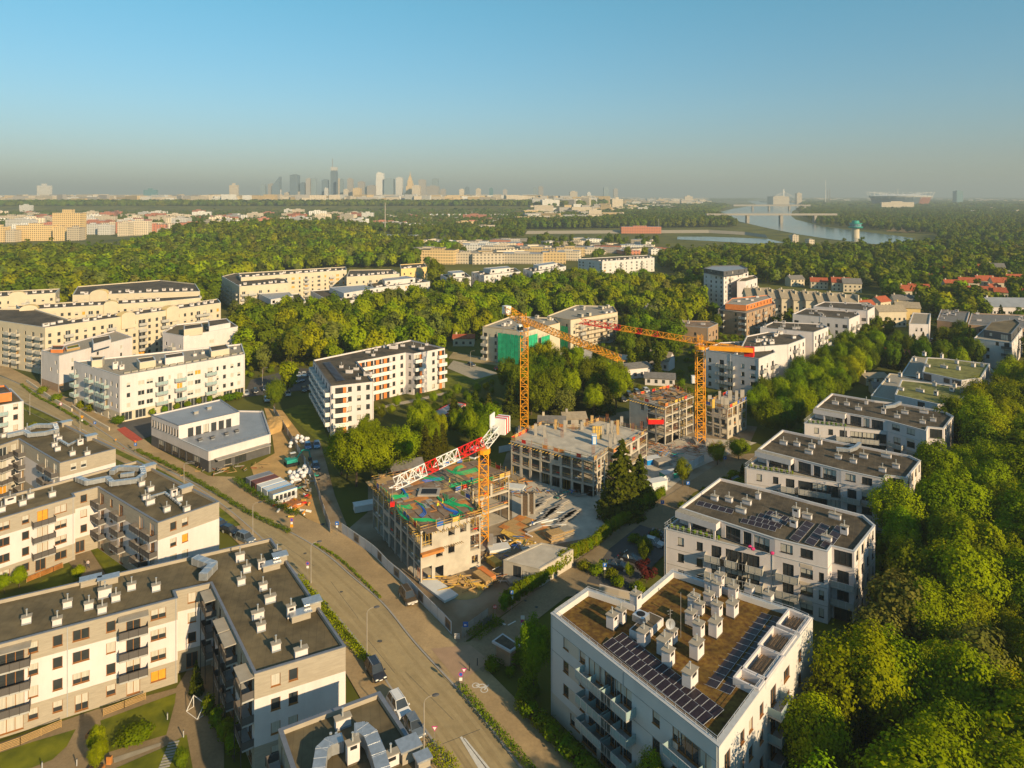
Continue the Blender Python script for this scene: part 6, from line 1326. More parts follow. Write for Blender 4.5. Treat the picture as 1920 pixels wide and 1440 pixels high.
# clipped thuja hedge along the side street
HG = GP([(945, 1150), (1000, 1110), (1060, 1066), (1130, 1018), (1190, 970), (1245, 932)]); hedge = empty('hedge', 'tall clipped thuja hedge between the building site and the side street', 'hedge', (*HG[0], 0)); k = 0
for a, c in zip(HG[:-1], HG[1:]):
    a, c = Vector(a), Vector(c); n_ = int((c - a).length / .85)
    for j in range(n_):
        p = a.lerp(c, j / n_); q = bpy.data.objects.new('thuja', TR['thuja%d' % (k % 2)][0]); COL.objects.link(q); q.parent = hedge; s = .85 + .12 * math.sin(k * .37) + rnd.uniform(-.05, .05)
        q.location = (p.x - HG[0][0], p.y - HG[0][1], 0); q.scale = (1.0, 1.0, s * 1.08); q.rotation_euler = (0, 0, k * 2.4); k += 1
def lowhedge(label, line, w_, h_, seed, m_='leaf_h', dens=42, size=.11):
    rs = np.random.RandomState(seed); C = []; 
    for a, c in zip(line[:-1], line[1:]):
        a, c = np.array(a), np.array(c); L_ = np.linalg.norm(c - a); n_ = int(L_ * dens * (w_ + h_)); d = (c - a) / L_; nn = np.array([d[1], -d[0]])
        t = rs.uniform(0, 1, n_); s = rs.uniform(-.5, .5, n_); z = rs.uniform(.1, 1, n_) ** .5 * h_ * (.85 + .25 * np.sin(t * L_ * 1.3)); P_ = a + (c - a) * t[:, None] + nn * (s * w_)[:, None]; C.append(np.stack([P_[:, 0], P_[:, 1], z], 1))
    C = np.concatenate(C); o0 = np.array([line[0][0], line[0][1], 0]); me = quads_mesh('hedge', C - o0, rs.normal(size=C.shape) + np.array([0, 0, .5]), rs.uniform(.6, 1.3, len(C)) * size, M[m_], rs)
    o = bpy.data.objects.new('hedge', me); COL.objects.link(o); o.location = tuple(o0); return tag(o, label, 'hedge')
lowhedge('low trimmed hedge between road and pavement, past the school building to the site entrance', spline(GP([(256, 846), (330, 882), (400, 922), (470, 965), (545, 1000)]), 3), 1.3, .8, 1)
lowhedge('thin low hedge in the kerb strip curving past the front of the building site', spline(GP([(590, 1022), (630, 1045), (670, 1080), (714, 1124)]), 3), .6, .5, 2)
lowhedge('low hedge along the road at the bottom edge, by the bicycle path', spline(GP([(862, 1290), (905, 1340), (960, 1405), (1010, 1465)]), 3), 1.3, .8, 3)
lowhedge('bushy bright hedge between pavement and the corner block, left of the road', spline(GP([(556, 1084), (600, 1135), (650, 1198), (690, 1245)]), 3), 1.8, .8, 4, 'leaf')
lowhedge('ivy-green hedge in front of the site containers, along the pavement', spline(GP([(440, 905), (470, 925), (510, 948), (560, 972)]), 3), 1.6, 1.6, 5, 'leaf_d')
lowhedge('kerb hedge far up the road at the left', spline(GP([(40, 722), (70, 745), (100, 760), (165, 798)]), 3), 1.0, .7, 6)
lowhedge('round clipped hedge by the blue parking sign', spline(GP([(1110, 1083), (1120, 1074), (1135, 1064)]), 3), 1.6, 1.5, 7)
lowhedge('dark hedge in the corner bed behind the striped marker', spline(GP([(885, 1200), (905, 1185), (935, 1165), (915, 1178)]), 3), 3.0, .9, 8, 'leaf_d')
lowhedge('bushes at the bottom edge beside the ducted roof', spline(GP([(800, 1405), (825, 1425), (850, 1455)]), 3), 2.5, .9, 9, 'leaf')
# ---- stuff woods: scattered crowns past the individually built trees
KN = ['woodland_trees']
def gn_scatter(name, kind, pts, seed):
    if not pts: return
    me = bpy.data.meshes.new(name); n = len(pts); A_ = np.array(pts, dtype=np.float32); rs = np.random.RandomState(seed)
    me.vertices.add(n); me.vertices.foreach_set('co', A_[:, :3].ravel()); at = me.attributes.new('sc', 'FLOAT', 'POINT'); at.data.foreach_set('value', (A_[:, 3]).astype(np.float32)); ar = me.attributes.new('rz', 'FLOAT', 'POINT'); ar.data.foreach_set('value', rs.uniform(0, 6.28, n).astype(np.float32)); me.update()
    o = bpy.data.objects.new(name, me); COL.objects.link(o); o['kind'] = 'stuff'
    src = bpy.data.objects.get('src_' + kind) or bpy.data.objects.new('src_' + kind, TR[kind][0])
    g = bpy.data.node_groups.new(name + '_nodes', 'GeometryNodeTree'); g.interface.new_socket('Geometry', in_out='INPUT', socket_type='NodeSocketGeometry'); g.interface.new_socket('Geometry', in_out='OUTPUT', socket_type='NodeSocketGeometry')
    N = g.nodes; L = g.links; gi = N.new('NodeGroupInput'); go = N.new('NodeGroupOutput'); ip = N.new('GeometryNodeInstanceOnPoints'); ob = N.new('GeometryNodeObjectInfo'); ob.inputs['Object'].default_value = src; ob.inputs['As Instance'].default_value = True
    na = N.new('GeometryNodeInputNamedAttribute'); na.data_type = 'FLOAT'; na.inputs['Name'].default_value = 'sc'; nb = N.new('GeometryNodeInputNamedAttribute'); nb.data_type = 'FLOAT'; nb.inputs['Name'].default_value = 'rz'; cx_ = N.new('ShaderNodeCombineXYZ')
    L.new(gi.outputs[0], ip.inputs['Points']); L.new(ob.outputs['Geometry'], ip.inputs['Instance']); L.new(na.outputs['Attribute'], ip.inputs['Scale']); L.new(nb.outputs['Attribute'], cx_.inputs[2]); L.new(cx_.outputs[0], ip.inputs['Rotation']); L.new(ip.outputs[0], go.inputs[0])
    md = o.modifiers.new('scatter', 'NODES'); md.node_group = g; return o
# ------------------------------------------------------------------ far town, river, skyline
def city_mat(name, wall, win, sx=3.2, sz=3.0, fillx=.5):
    m = bpy.data.materials.new(name); m.use_nodes = True; N = m.node_tree.nodes; L = m.node_tree.links; b = N['Principled BSDF']; b.inputs['Roughness'].default_value = .6
    ge = N.new('ShaderNodeNewGeometry'); sp = N.new('ShaderNodeSeparateXYZ'); L.new(ge.outputs['Position'], sp.inputs[0]); ad = N.new('ShaderNodeMath'); ad.operation = 'SUBTRACT'; L.new(sp.outputs[0], ad.inputs[0]); L.new(sp.outputs[1], ad.inputs[1])
    def band(src, per, fill):
        d = N.new('ShaderNodeMath'); d.operation = 'DIVIDE'; d.inputs[1].default_value = per; L.new(src, d.inputs[0]); f = N.new('ShaderNodeMath'); f.operation = 'FRACT'; L.new(d.outputs[0], f.inputs[0]); g_ = N.new('ShaderNodeMath'); g_.operation = 'LESS_THAN'; g_.inputs[1].default_value = fill; L.new(f.outputs[0], g_.inputs[0]); return g_.outputs[0]
    mu = N.new('ShaderNodeMath'); mu.operation = 'MULTIPLY'; L.new(band(ad.outputs[0], sx, fillx), mu.inputs[0]); L.new(band(sp.outputs[2], sz, .48), mu.inputs[1])
    ns = N.new('ShaderNodeSeparateXYZ'); L.new(ge.outputs['Normal'], ns.inputs[0]); up = N.new('ShaderNodeMath'); up.operation = 'LESS_THAN'; up.inputs[1].default_value = .5; L.new(ns.outputs[2], up.inputs[0]); m2 = N.new('ShaderNodeMath'); m2.operation = 'MULTIPLY'; L.new(mu.outputs[0], m2.inputs[0]); L.new(up.outputs[0], m2.inputs[1])
    oi = N.new('ShaderNodeObjectInfo'); hs = N.new('ShaderNodeHueSaturation'); mr = N.new('ShaderNodeMapRange'); mr.inputs['To Min'].default_value = .8; mr.inputs['To Max'].default_value = 1.15; L.new(oi.outputs['Random'], mr.inputs[0]); L.new(mr.outputs[0], hs.inputs['Value']); hs.inputs['Color'].default_value = (*wall, 1)
    mx = N.new('ShaderNodeMix'); mx.data_type = 'RGBA'; L.new(m2.outputs[0], mx.inputs['Factor']); L.new(hs.outputs[0], mx.inputs['A']); mx.inputs['B'].default_value = (*win, 1); L.new(mx.outputs['Result'], b.inputs['Base Color']); M[name] = m
city_mat('city_cream', (.66, .56, .42), (.12, .11, .10)); city_mat('city_white', (.72, .70, .66), (.14, .14, .14)); city_mat('city_yellow', (.66, .48, .24), (.16, .12, .08)); city_mat('city_red', (.45, .16, .09), (.12, .08, .07)); city_mat('city_glass', (.24, .31, .35), (.14, .20, .25), 6, 4, .7); city_mat('city_dark', (.15, .21, .27), (.09, .14, .19), 6, 4, .7); city_mat('city_teal', (.12, .26, .30), (.06, .15, .18), 8, 4, .7); city_mat('city_grey', (.38, .35, .32), (.2, .2, .2))
CB = {}
def cblock(x, y, w_, d_, h_, rz, m_, label, group, rf='roof_b', name='city_building', cat='building'):
    k = (m_, rf)
    if k not in CB: b = MB(); b.box(-.5, .5, -.5, .5, 0, 1, M[m_], M[rf]); b.box(-.2, .15, -.25, .2, 1.0, 1.12, M[m_], M[rf]); CB[k] = b.mesh(name)
    o = bpy.data.objects.new(name, CB[k]); COL.objects.link(o); o.location = (x, y, gz(x, y) - .1); o.rotation_euler = (0, 0, rz); o.scale = (w_, d_, h_); tag(o, label, cat, group)
    if y < 2600: FOOT.append([(x - w_ * .55, y - w_ * .4), (x + w_ * .55, y - w_ * .4), (x + w_ * .55, y + w_ * .4), (x - w_ * .55, y + w_ * .4)]); addbox(FOOT[-1], 4)
    return o
def slabblk(x0, x1, yt, yb, m_, label, d_=14, rz=0.0, group=None, rf='roof_b', name='slab_block'):
    y = FPX * CAMZ / (yb - HZP); xa, xb = (x0 - CXP) * y / FPX, (x1 - CXP) * y / FPX; g_ = gz((xa + xb) / 2, y)
    if g_: y = FPX * (CAMZ - g_) / (yb - HZP); xa, xb = (x0 - CXP) * y / FPX, (x1 - CXP) * y / FPX
    h_ = (CAMZ - (yt - HZP) * y / FPX) - g_; return cblock((xa + xb) / 2, y + d_ / 2, xb - xa, d_, h_, rz, m_, label, group, rf, name, 'building')
for a in [(98, 152, 399, 452, 'city_yellow', 'tallest pale yellow slab block in the left middle distance, above its neighbours'), (30, 98, 422, 453, 'city_yellow', 'wide yellow slab block left of the tallest slab block'), (99, 124, 426, 454, 'city_yellow', 'yellow lower slab in front of the tallest slab, left'), (125, 150, 427, 455, 'city_cream', 'cream lower slab in front of the tallest slab, right'), (-20, 8, 425, 455, 'city_yellow', 'yellow slab cut by the left edge'), (10, 28, 432, 455, 'city_cream', 'small block between the two yellow slabs at the left edge'),
          (220, 242, 417, 446, 'city_cream', 'cream slab block with stepped roof, left half of a pair'), (240, 277, 414, 444, 'city_cream', 'cream slab block with stepped roof, right half of a pair'), (160, 182, 420, 440, 'city_white', 'white slab block between the tallest slab and the pair, left'), (183, 207, 422, 441, 'city_white', 'white slab block between the tallest slab and the pair, right'),
          (294, 322, 429, 441, 'city_cream', 'low cream slab of the long row, left'), (322, 398, 427, 440, 'city_cream', 'long low cream slab right of the pair'), (400, 415, 420, 436, 'city_cream', 'cream low block end of the long row'), (400, 471, 411, 428, 'city_yellow', 'yellow-cream long block above the wood'), (486, 532, 413, 421, 'city_white', 'long white low block near the wooded crest'), (586, 607, 405, 420, 'city_cream', 'cream block with stair tower, near the wooded crest'), (525, 560, 407, 419, 'city_cream', 'low cream block right of the long white one'), (545, 590, 420, 430, 'city_white', 'white factory hall above the wooded crest'), (632, 652, 405, 418, 'city_red', 'small red block before the far wood'),
          (1104, 1128, 372, 396, 'city_cream', 'pale twin tower block in the far trees, left one'), (1148, 1168, 373, 398, 'city_cream', 'pale twin tower block in the far trees, right one'), (1284, 1299, 368, 383, 'city_cream', 'cream tower block before the river bend'), (1653, 1714, 379, 394, 'city_cream', 'cream block range in front of the stadium'), (36, 58, 369, 388, 'city_white', 'white cube office block at far left'), (69, 95, 348, 380, 'city_white', 'tall white office block at far left'), (269, 294, 356, 380, 'city_teal', 'blue-green glass office block at left'), (430, 446, 347, 379, 'city_cream', 'lone cream tower with grey stripes left of the skyline'),
          (1486, 1498, 441, 455, 'city_cream', 'small cream pump house by the river'), (1517, 1527, 449, 458, 'city_cream', 'tiny cream hut by the river'), (1165, 1240, 425, 438, 'city_red', 'long brick-red boathouse on the harbour embankment'), (1000, 1075, 367, 372, 'city_grey', 'long low grey building under the far towers'), (615, 642, 380, 391, 'city_cream', 'pale palace with green roof in the far wood'), (868, 912, 402, 415, 'city_red', 'brick-red museum building with steep roofs')]:
    slabblk(*a)
# blue and white store with a tall mast
slabblk(694, 774, 444, 458, 'city_white', 'white hall with a blue front in the trees below the skyline', 60, name='store_hall')
o = SC.objects[-1] if False else None
x, y = G(745, 458.3); b = MB(); b.box(-22, 22, -.6, 0, 1, 9, M['skyblue']); b.box(-14, 12, -.75, -.62, 4.2, 6.2, M['crane_w']); o = b.build('facade_sign', None, loc=(x, y - 1, 0)); tag(o, 'blue front panel with white lettering band on the white hall', 'sign')
x, y = G(722, 448); b = MB(); b.cyl(0, 0, 0, 60, 1.2, .7, M['concd'], 8); o = b.build('mast', None, loc=(x, y, 0)); tag(o, 'tall thin mast rising behind the blue-fronted hall', 'mast')
# long curved-roof hall
b = MB(); x0, y0 = G(800, 411); x1, y1 = G(955, 411)
for i in range(14):
    a = x0 + (x1 - x0) * i / 14; c = x0 + (x1 - x0) * (i + 1) / 14; m1 = (a + c) / 2; b.face([(a, y0, 9), (m1, y0, 15), (m1, y0 + 60, 15), (a, y0 + 60, 9)], M['crane_w']); b.face([(m1, y0, 15), (c, y0, 9), (c, y0 + 60, 9), (m1, y0 + 60, 15)], M['crane_w']); b.face([(a, y0, 0), (c, y0, 0), (c, y0, 9), (m1, y0, 15), (a, y0, 9)], M['cream'])
o = b.build('wave_roof_hall'); tag(o, 'long white hall with a zigzag roof in the far trees', 'hall')
DC = MB()
def town(zone, n, seed, hr, wr, mats, label, group, rf=('roof_b', 'gravel', 'roof'), name=None):
    r = random.Random(seed); x0, x1, y0, y1 = zone
    for i in range(n):
        py = r.uniform(y0, y1); px = r.uniform(x0, x1); x, y = G(px, py)
        if gz(x, y): y = FPX * (CAMZ - 30) / (py - HZP); x = (px - CXP) * y / FPX
        if not free(x, y): continue
        if name is None:
            a = r.uniform(-.5, .5); DC.obox((x, y), (math.cos(a), math.sin(a)), r.uniform(*wr), r.uniform(12, 26), gz(x, y) - 1, gz(x, y) + r.uniform(*hr), M[r.choice(mats)], M[r.choice(rf)])
        else: cblock(x, y, r.uniform(*wr), r.uniform(12, 22), r.uniform(*hr), r.uniform(-.5, .5), r.choice(mats), label, group, r.choice(rf), name)
cw = ['city_cream', 'city_cream', 'city_white', 'city_yellow', 'city_grey']
town((-60, 1000, 373, 383.5), 950, 1, (18, 46), (30, 110), cw, 'small pale building in the far city strip below the skyline', 'pale buildings of the far city strip')
town((1000, 1330, 372.5, 388), 340, 2, (16, 40), (25, 80), cw, 'small pale building of the far quarter left of the river', 'pale buildings left of the river')
town((985, 1260, 386, 403), 110, 3, (14, 26), (30, 70), cw, 'pale apartment building of the quarter before the twin tower blocks', 'pale buildings before the twin towers')
town((930, 1240, 452, 478), 90, 4, (3.5, 7), (14, 40), ['city_white', 'city_grey', 'city_cream', 'city_red'], 'low shed or workshop in the trading quarter behind the long white block', 'sheds of the trading quarter', name='shed')
town((760, 1080, 462, 495), 60, 5, (9, 15), (20, 45), ['city_cream', 'city_cream', 'city_yellow', 'city_white'], 'cream housing block in the dense quarter right of the yellow estate', 'cream blocks of the dense quarter', name='housing_block')
town((-20, 700, 405, 437), 120, 6, (14, 25), (25, 60), ['city_cream', 'city_white', 'city_red'], 'low pale house range in the band between the two far woods', 'low house ranges between the far woods', name='low_building')
town((700, 985, 402, 436), 60, 7, (8, 14), (20, 60), ['city_cream', 'city_white', 'city_red', 'city_yellow'], 'low building among trees below the skyline', 'low buildings among the trees below the skyline', name='low_building')
town((1500, 1940, 371, 381), 180, 8, (14, 30), (40, 120), cw, 'small pale building on the far right horizon', 'pale buildings on the right horizon')
town((1760, 1920, 385, 405), 10, 9, (10, 18), (25, 60), ['city_white', 'city_cream'], 'white building in the far trees right of the stadium', 'white buildings right of the stadium', name='city_building')
for i in range(10): t = i / 9; slabblk(500 + 34 * i, 526 + 34 * i, 499 - t * 12 - 6, 503 - t * 12, 'city_red', 'low red roof range behind the yellow estate, %s from the left' % ords[i], 10, group='red roofs behind the yellow estate', rf='tile_r', name='row_house') if i % 3 != 1 else None
o = DC.build('distant_city'); o['kind'] = 'stuff'
# skyline
YS = 4400.0
def tower(px, yt, wpx, m_, label, Y=YS, shape='box'):
    x = (px - CXP) * Y / FPX; w_ = wpx * Y / FPX; g_ = gz(x, Y); zt = CAMZ - (yt - HZP) * Y / FPX; h_ = zt - g_; b = MB(); W_ = w_ / 2
    if shape == 'box': b.box(-W_, W_, -W_, W_, 0, h_, M[m_], M['roof_b']); b.box(-W_ * .5, W_ * .5, -W_ * .5, W_ * .5, h_, h_ + 5, M[m_])
    elif shape == 'slant':
        P_ = [(-W_, -W_), (W_, -W_), (W_, W_), (-W_, W_)]; Z = [h_ * .62, h_, h_, h_ * .62]
        for i in range(4): j = (i + 1) % 4; b.face([(*P_[i], 0), (*P_[j], 0), (*P_[j], Z[j]), (*P_[i], Z[i])], M[m_])
        b.face([(*P_[i], Z[i]) for i in range(4)], M[m_])
    elif shape == 'spire':
        z2 = CAMZ - (313 - HZP) * Y / FPX - g_; b.box(-W_, W_, -W_, W_, 0, z2 * .86, M[m_]); b.box(-W_, W_, -W_, W_, z2 * .9, z2, M['city_white']); b.box(-W_ * .9, W_ * .9, -W_ * .9, W_ * .9, z2 * .86, z2 * .9, M[m_]); b.bar((-W_ * .6, 0, z2), (-W_ * .6, 0, h_), 2.2, M['steel'])
    elif shape == 'palace':
        for k, (s, f) in enumerate([(1.7, .30), (1.25, .52), (.85, .70), (.55, .80), (.3, .86)]): b.box(-W_ * s, W_ * s, -W_ * s, W_ * s, 0 if k == 0 else [.30, .52, .70, .80][k - 1] * h_, f * h_, M[m_])
        b.cyl(0, 0, .86 * h_, h_, W_ * .16, .5, M[m_], 8)
        for s in (-1, 1): b.cyl(s * W_ * 1.1, 0, .52 * h_, .62 * h_, W_ * .12, .3, M[m_], 6)
    elif shape == 'curve':
        n_ = 8
        for k in range(n_): f = math.sin(math.pi * (k + .5) / n_) * .16; b.box(-W_ * (.86 + f), W_ * (.86 + f), -W_ * .6, W_ * .6, h_ * k / n_, h_ * (k + 1) / n_ * (1 if k < n_ - 1 else .99), M[m_])
        b.face([(-W_ * .6, -W_ * .5, h_ * .99), (W_ * .7, -W_ * .5, h_ * .99), (-W_ * .5, -W_ * .5, h_ * 1.04)], M[m_])
    o = b.build('skyscraper', None, loc=(x, Y, g_ - 1)); tag(o, label, 'skyscraper'); return o
sk = [(494, 345, 8, 'city_glass', 'blue-grey tower at the left end of the skyline'), (509, 345, 10, 'city_grey', 'greyish tower beside the slanted glass one'), (519, 331, 14, 'city_dark', 'glass tower with a steeply slanted top', YS, 'slant'), (525, 355, 4, 'city_white', 'slim white tower at the foot of the slanted one'), (553, 328, 15, 'city_dark', 'broad dark glass tower, second tallest at left'), (540, 361, 11, 'city_cream', 'low cream block in the skyline, left'), (557, 359, 14, 'city_cream', 'low cream block before the broad dark tower'), (568, 343, 9, 'city_dark', 'short dark blue tower right of the broad dark one'), (579, 335, 9, 'city_grey', 'brownish twin tower, left half'), (589, 334, 9, 'city_glass', 'bluish twin tower, right half'), (610, 337, 11, 'city_dark', 'dark blue tower left of the tallest one'), (612, 352, 7, 'city_white', 'small curved white tower at the foot of the skyline', YS - 60, 'curve'), (626.7, 297, 11, 'city_dark', 'tallest tower of the skyline with a white crown and thin spire', YS, 'spire'), (635.5, 335, 3, 'city_cream', 'very slim cream tower beside the tallest', YS - 60), (641, 336, 6, 'city_glass', 'narrow blue tower right of the tallest'), (657, 335, 10, 'city_grey', 'sepia tower with rounded look'), (649, 355, 8, 'city_cream', 'low cream tower between the tallest and the sepia one', YS - 60), (670, 353, 14, 'city_yellow', 'broad ochre drum-like low tower', YS - 80), (678, 341, 12, 'city_grey', 'grey tower with small domed top'), (687, 351, 7, 'city_glass', 'low blue tower in the middle of the skyline'), (698, 348, 17, 'city_grey', 'broad grey tower left of the white curved one'), (713, 324, 15, 'city_white', 'bright white curved residential tower', YS, 'curve'), (730, 335, 17, 'city_glass', 'broad blue-grey tower right of the white curved one'), (749, 333, 12, 'city_white', 'pale striped tower left of the stepped palace'), (769, 321, 11, 'city_yellow', 'stepped palace tower with a tall spire', YS, 'palace'), (781, 348, 15, 'city_cream', 'bright cream block tower right of the stepped palace', YS - 80), (792, 337, 13, 'city_grey', 'hazy grey tower behind the cream block tower', YS + 300), (816, 335, 12, 'city_glass', 'blue tower with rounded top at the right of the skyline'), (812, 349, 22, 'city_grey', 'broad dark slab before the rounded blue tower', YS - 60), (831, 355, 10, 'city_grey', 'short grey tower right of the broad dark slab'), (866, 355, 9, 'city_cream', 'short cream tower in the gap right of the skyline'), (876, 351, 8, 'city_dark', 'short dark tower right of the short cream one'), (897, 354, 9, 'city_cream', 'cream stepped tower right of the skyline'), (921, 353, 7, 'city_teal', 'small turquoise tower in the low skyline stretch'), (947, 356, 8, 'city_grey', 'small pinkish tower right of the turquoise one'),
      (1003, 351.5, 7, 'city_glass', 'hazy blue tower of a far pair, left', 5600), (1014, 350, 9, 'city_grey', 'hazy grey tower of a far pair, right', 5400), (1075, 359, 14, 'city_cream', 'broad cream tower in the far quarter', 4600), (1104, 361, 7, 'city_white', 'slim white tower in the far quarter', 4400), (1136, 351, 9, 'city_glass', 'hazy blue tower above the twin tower blocks', 5600), (1154, 354, 8, 'city_grey', 'hazy grey tower right of the hazy blue one', 5600), (1796, 358, 12, 'city_teal', 'hazy blue-green tower right of the stadium', 5200), (1497, 362, 9, 'city_cream', 'cream tower beyond the cable-stayed bridge', 5600), (1459, 368, 30, 'city_cream', 'wide cream block beyond the cable-stayed bridge', 5600)]
for t in sk: tower(*t)
# bridges
def bridge(px0, px1, ydeck, ybase, piers, label, th=4, wd=14):
    Y = FPX * CAMZ / (ybase - HZP); z = CAMZ - (ydeck - HZP) * Y / FPX; X = lambda p: (p - CXP) * Y / FPX
    o = empty('bridge', label, 'bridge', (X(px0), Y, 0)); b = MB(); b.box(X(px0), X(px1), Y, Y + wd, z - th, z, M['concd'], M['asphalt']); b.build('deck', o)
    b = MB(); b.box(X(px0), X(px1), Y - .2, Y - .05, z, z + 1.1, M['steel']); b.build('railing', o)
    for p in piers: b = MB(); b.box(X(p) - 3.5, X(p) + 3.5, Y + 1, Y + wd - 1, 0, z - th, M['concd']); b.build('pier', o)
    return o, Y, z, X
bridge(1325, 1570, 401, 418, (1345, 1403, 1466, 1530), 'nearer flat road bridge on square piers over the river', 4)
bridge(1375, 1520, 384, 394, (1412, 1443, 1481, 1510), 'farther river bridge with haunched piers, behind the flat one', 7)
o, Y, z, X = bridge(1425, 1520, 378, 382.5, (1440, 1500), 'cable-stayed bridge with a single pale pylon, farthest on the river', 5)
b = MB(); b.box(X(1469), X(1471), Y + 4, Y + 8, 0, CAMZ + 11 * Y / FPX, M['crane_w']); b.build('pylon', o); b = MB()
for i in range(1, 8):
    for s in (-1, 1): b.bar((X(1470), Y + 6, CAMZ + (11 - i * .6) * Y / FPX), (X(1470 + s * (4 + i * 5)), Y + 6, z), .55, M['crane_w'])
b.build('stay_cables', o)
# stadium
x, y = (1688 - CXP) * 4300 / FPX, 4300.0; o = empty('stadium', 'large oval stadium with dark blue flank and white spoked roof rim on the right horizon', 'stadium', (x, y, 0)); n_ = 48; b = MB(); rr_ = MB(); sp_ = MB()
def el(i, a, c, z): t = 2 * math.pi * i / n_; return (x + a * math.cos(t), y + c * math.sin(t), z)
for i in range(n_):
    m_ = M['city_dark'] if math.cos(2 * math.pi * i / n_) < .15 else M['city_red']
    b.face([el(i, 150, 120, 0), el(i + 1, 150, 120, 0), el(i + 1, 176, 145, 62), el(i, 176, 145, 62)], m_); rr_.face([el(i, 182, 150, 68), el(i + 1, 182, 150, 68), el(i + 1, 95, 75, 78), el(i, 95, 75, 78)], M['crane_w']); rr_.face([el(i, 176, 145, 60), el(i + 1, 176, 145, 60), el(i + 1, 182, 150, 68), el(i, 182, 150, 68)], M['crane_w'])
    if i % 2 == 0: sp_.bar(el(i, 176, 145, 50), el(i, 194, 160, 92), 1.0, M['crane_w']); sp_.bar(el(i, 194, 160, 92), el(i, 95, 75, 78), .5, M['crane_w'])
b.build('bowl', o); rr_.build('roof', o); sp_.build('roof_masts', o); b = MB(); b.bar((x - 15, y, 76), (x - 15, y, 112), 1.2, M['crane_w']); b.build('needle', o)
# round water intake tower with green canopy
x, y = G(1604, 446); o = empty('water_intake_tower', 'round tower with wide green canopy standing in the river', 'tower', (x, y, 0)); b = MB(); b.cyl(x, y, 0, 17, 6, 6, M['cream'], 16); b.build('shaft', o); b = MB(); b.cyl(x, y, 17, 19, 11, 12, M['teal'], 20); b.cyl(x, y, 19, 24, 9, 9, M['city_teal'], 20); b.cyl(x, y, 24, 25, 10.5, 10.5, M['teal'], 20); b.cyl(x, y, 25, 29, 6, 5.5, M['teal'], 16); b.build('canopy', o)
for i, (px, yt, c_) in enumerate([(1548, 338, 'crane_w'), (1235, 410, 'steel'), (1556, 354, 'concd'), (1552, 356, 'concd')]):
    yb = 385 if px > 1500 else 432; X_, Y_ = G(px, yb); h_ = CAMZ - (yt - HZP) * Y_ / FPX; b = MB(); b.cyl(0, 0, 0, h_, 3.0 if px > 1500 else .6, 1.5 if px > 1500 else .4, M[c_], 8); o = b.build('chimney_stack', None, loc=(X_, Y_, 0)); tag(o, ['thin tall white mast on the far horizon right of the river', 'slender lattice-like mast on the harbour embankment', 'right one of two far grey smokestacks', 'left one of two far grey smokestacks'][i], 'mast')
# far woods
HX, HY = G(520, 452)
def hillz(x, y): return 17 * math.exp(-((x - HX) / 230) ** 2 - ((y - HY) / 190) ** 2)
b = MB(); n_ = 24
for i in range(n_):
    for j in range(n_):
        q = [(HX + (i + a - n_ / 2) * 50, HY + (j + c - n_ / 2) * 42) for a, c in ((0, 0), (1, 0), (1, 1), (0, 1))]; b.face([(x, y, hillz(x, y) - .3) for x, y in q], MATS['ground_cover'])
o = b.build('hill'); o['kind'] = 'structure'
FAR = [
 ('wooded_hill', GP([(-140, 548), (-140, 482), (100, 478), (215, 480), (340, 452), (430, 437), (560, 434), (690, 446), (700, 462), (850, 474), (880, 494), (750, 503), (640, 503), (470, 520), (420, 545), (412, 580), (380, 585), (100, 575), (-140, 580)]), 11, (9, 20), ['far0', 'far1', 'far2', 'mid1', 'far0', 'farg', 'far0', 'tall'], 1),
 ('river_wood', GP([(1235, 500), (1330, 556), (1390, 530), (1640, 545), (1750, 600), (2150, 640), (2300, 470), (1725, 470), (1640, 477), (1480, 476), (1240, 484)]), 11.0, (8, 19), ['far0', 'far1', 'far2', 'midd0', 'farg', 'tall'], .95),
 ('harbour_wood', GP([(930, 434), (1150, 434), (1330, 433), (1385, 427), (1350, 409), (1250, 404), (960, 410)]), 14, (15, 24), ['far1', 'far2'], 1),
 ('garden_trees', GP([(650, 476), (930, 492), (1240, 482), (1235, 452), (700, 448)]), 20, (8, 14), ['far1', 'far2'], .8),
 ('garden_trees', GP([(640, 447), (985, 447), (985, 430), (640, 428)]), 17, (10, 17), ['far1', 'far2'], .9),
 ('park_wood', GP([(-300, 470), (-300, 400), (400, 398), (960, 400), (985, 428), (690, 440), (560, 428), (380, 428), (290, 430), (-100, 428)]), 18, (10, 19), ['far1', 'far2', 'farg', 'tall'], .9),
 ('far_wood', GP([(1500, 405), (1540, 422), (1640, 432), (1760, 440), (1770, 458), (2500, 452), (2400, 392), (1520, 390)]), 19, (12, 19), ['far1', 'far2'], .95),
 ('horizon_wood', GP([(-500, 400), (1330, 404), (1345, 396), (1365, 388), (1330, 383), (-500, 386)]), 34, (17, 22), ['clump0', 'clump1'], 1),
 ('horizon_wood', GP([(1495, 399), (1510, 390), (1500, 377), (2700, 377), (2700, 392), (1520, 392)]), 36, (16, 22), ['clump0', 'clump1'], 1),
 ('horizon_wood', [(-3300, 2660), (-2700, 2860), (300, 2860), (240, 2660)], 36, (9, 12), ['clump0', 'clump1'], 1),
 ('horizon_wood', GP([(1335, 378), (1400, 377), (1430, 373), (1330, 373)]), 60, (16, 20), ['clump0'], 1),
 ('horizon_wood', GP([(1490, 377), (1480, 372.5), (2300, 371), (2300, 376)]), 90, (20, 26), ['clump1'], .8)]
for fi, (nm, poly, sp, hr, kinds, fr) in enumerate(FAR):
    r = random.Random(500 + fi)
    for x, y in scatter(ccw(poly), sp, 600 + fi, fr):
        if abs(x) > y * .82 + 20: continue
        STUFF.setdefault((100 + fi, r.choice(kinds), nm), []).append((x, y, gz(x, y) - .3 + (hillz(x, y) if y < 2000 else 0), r.uniform(*hr) / 14))
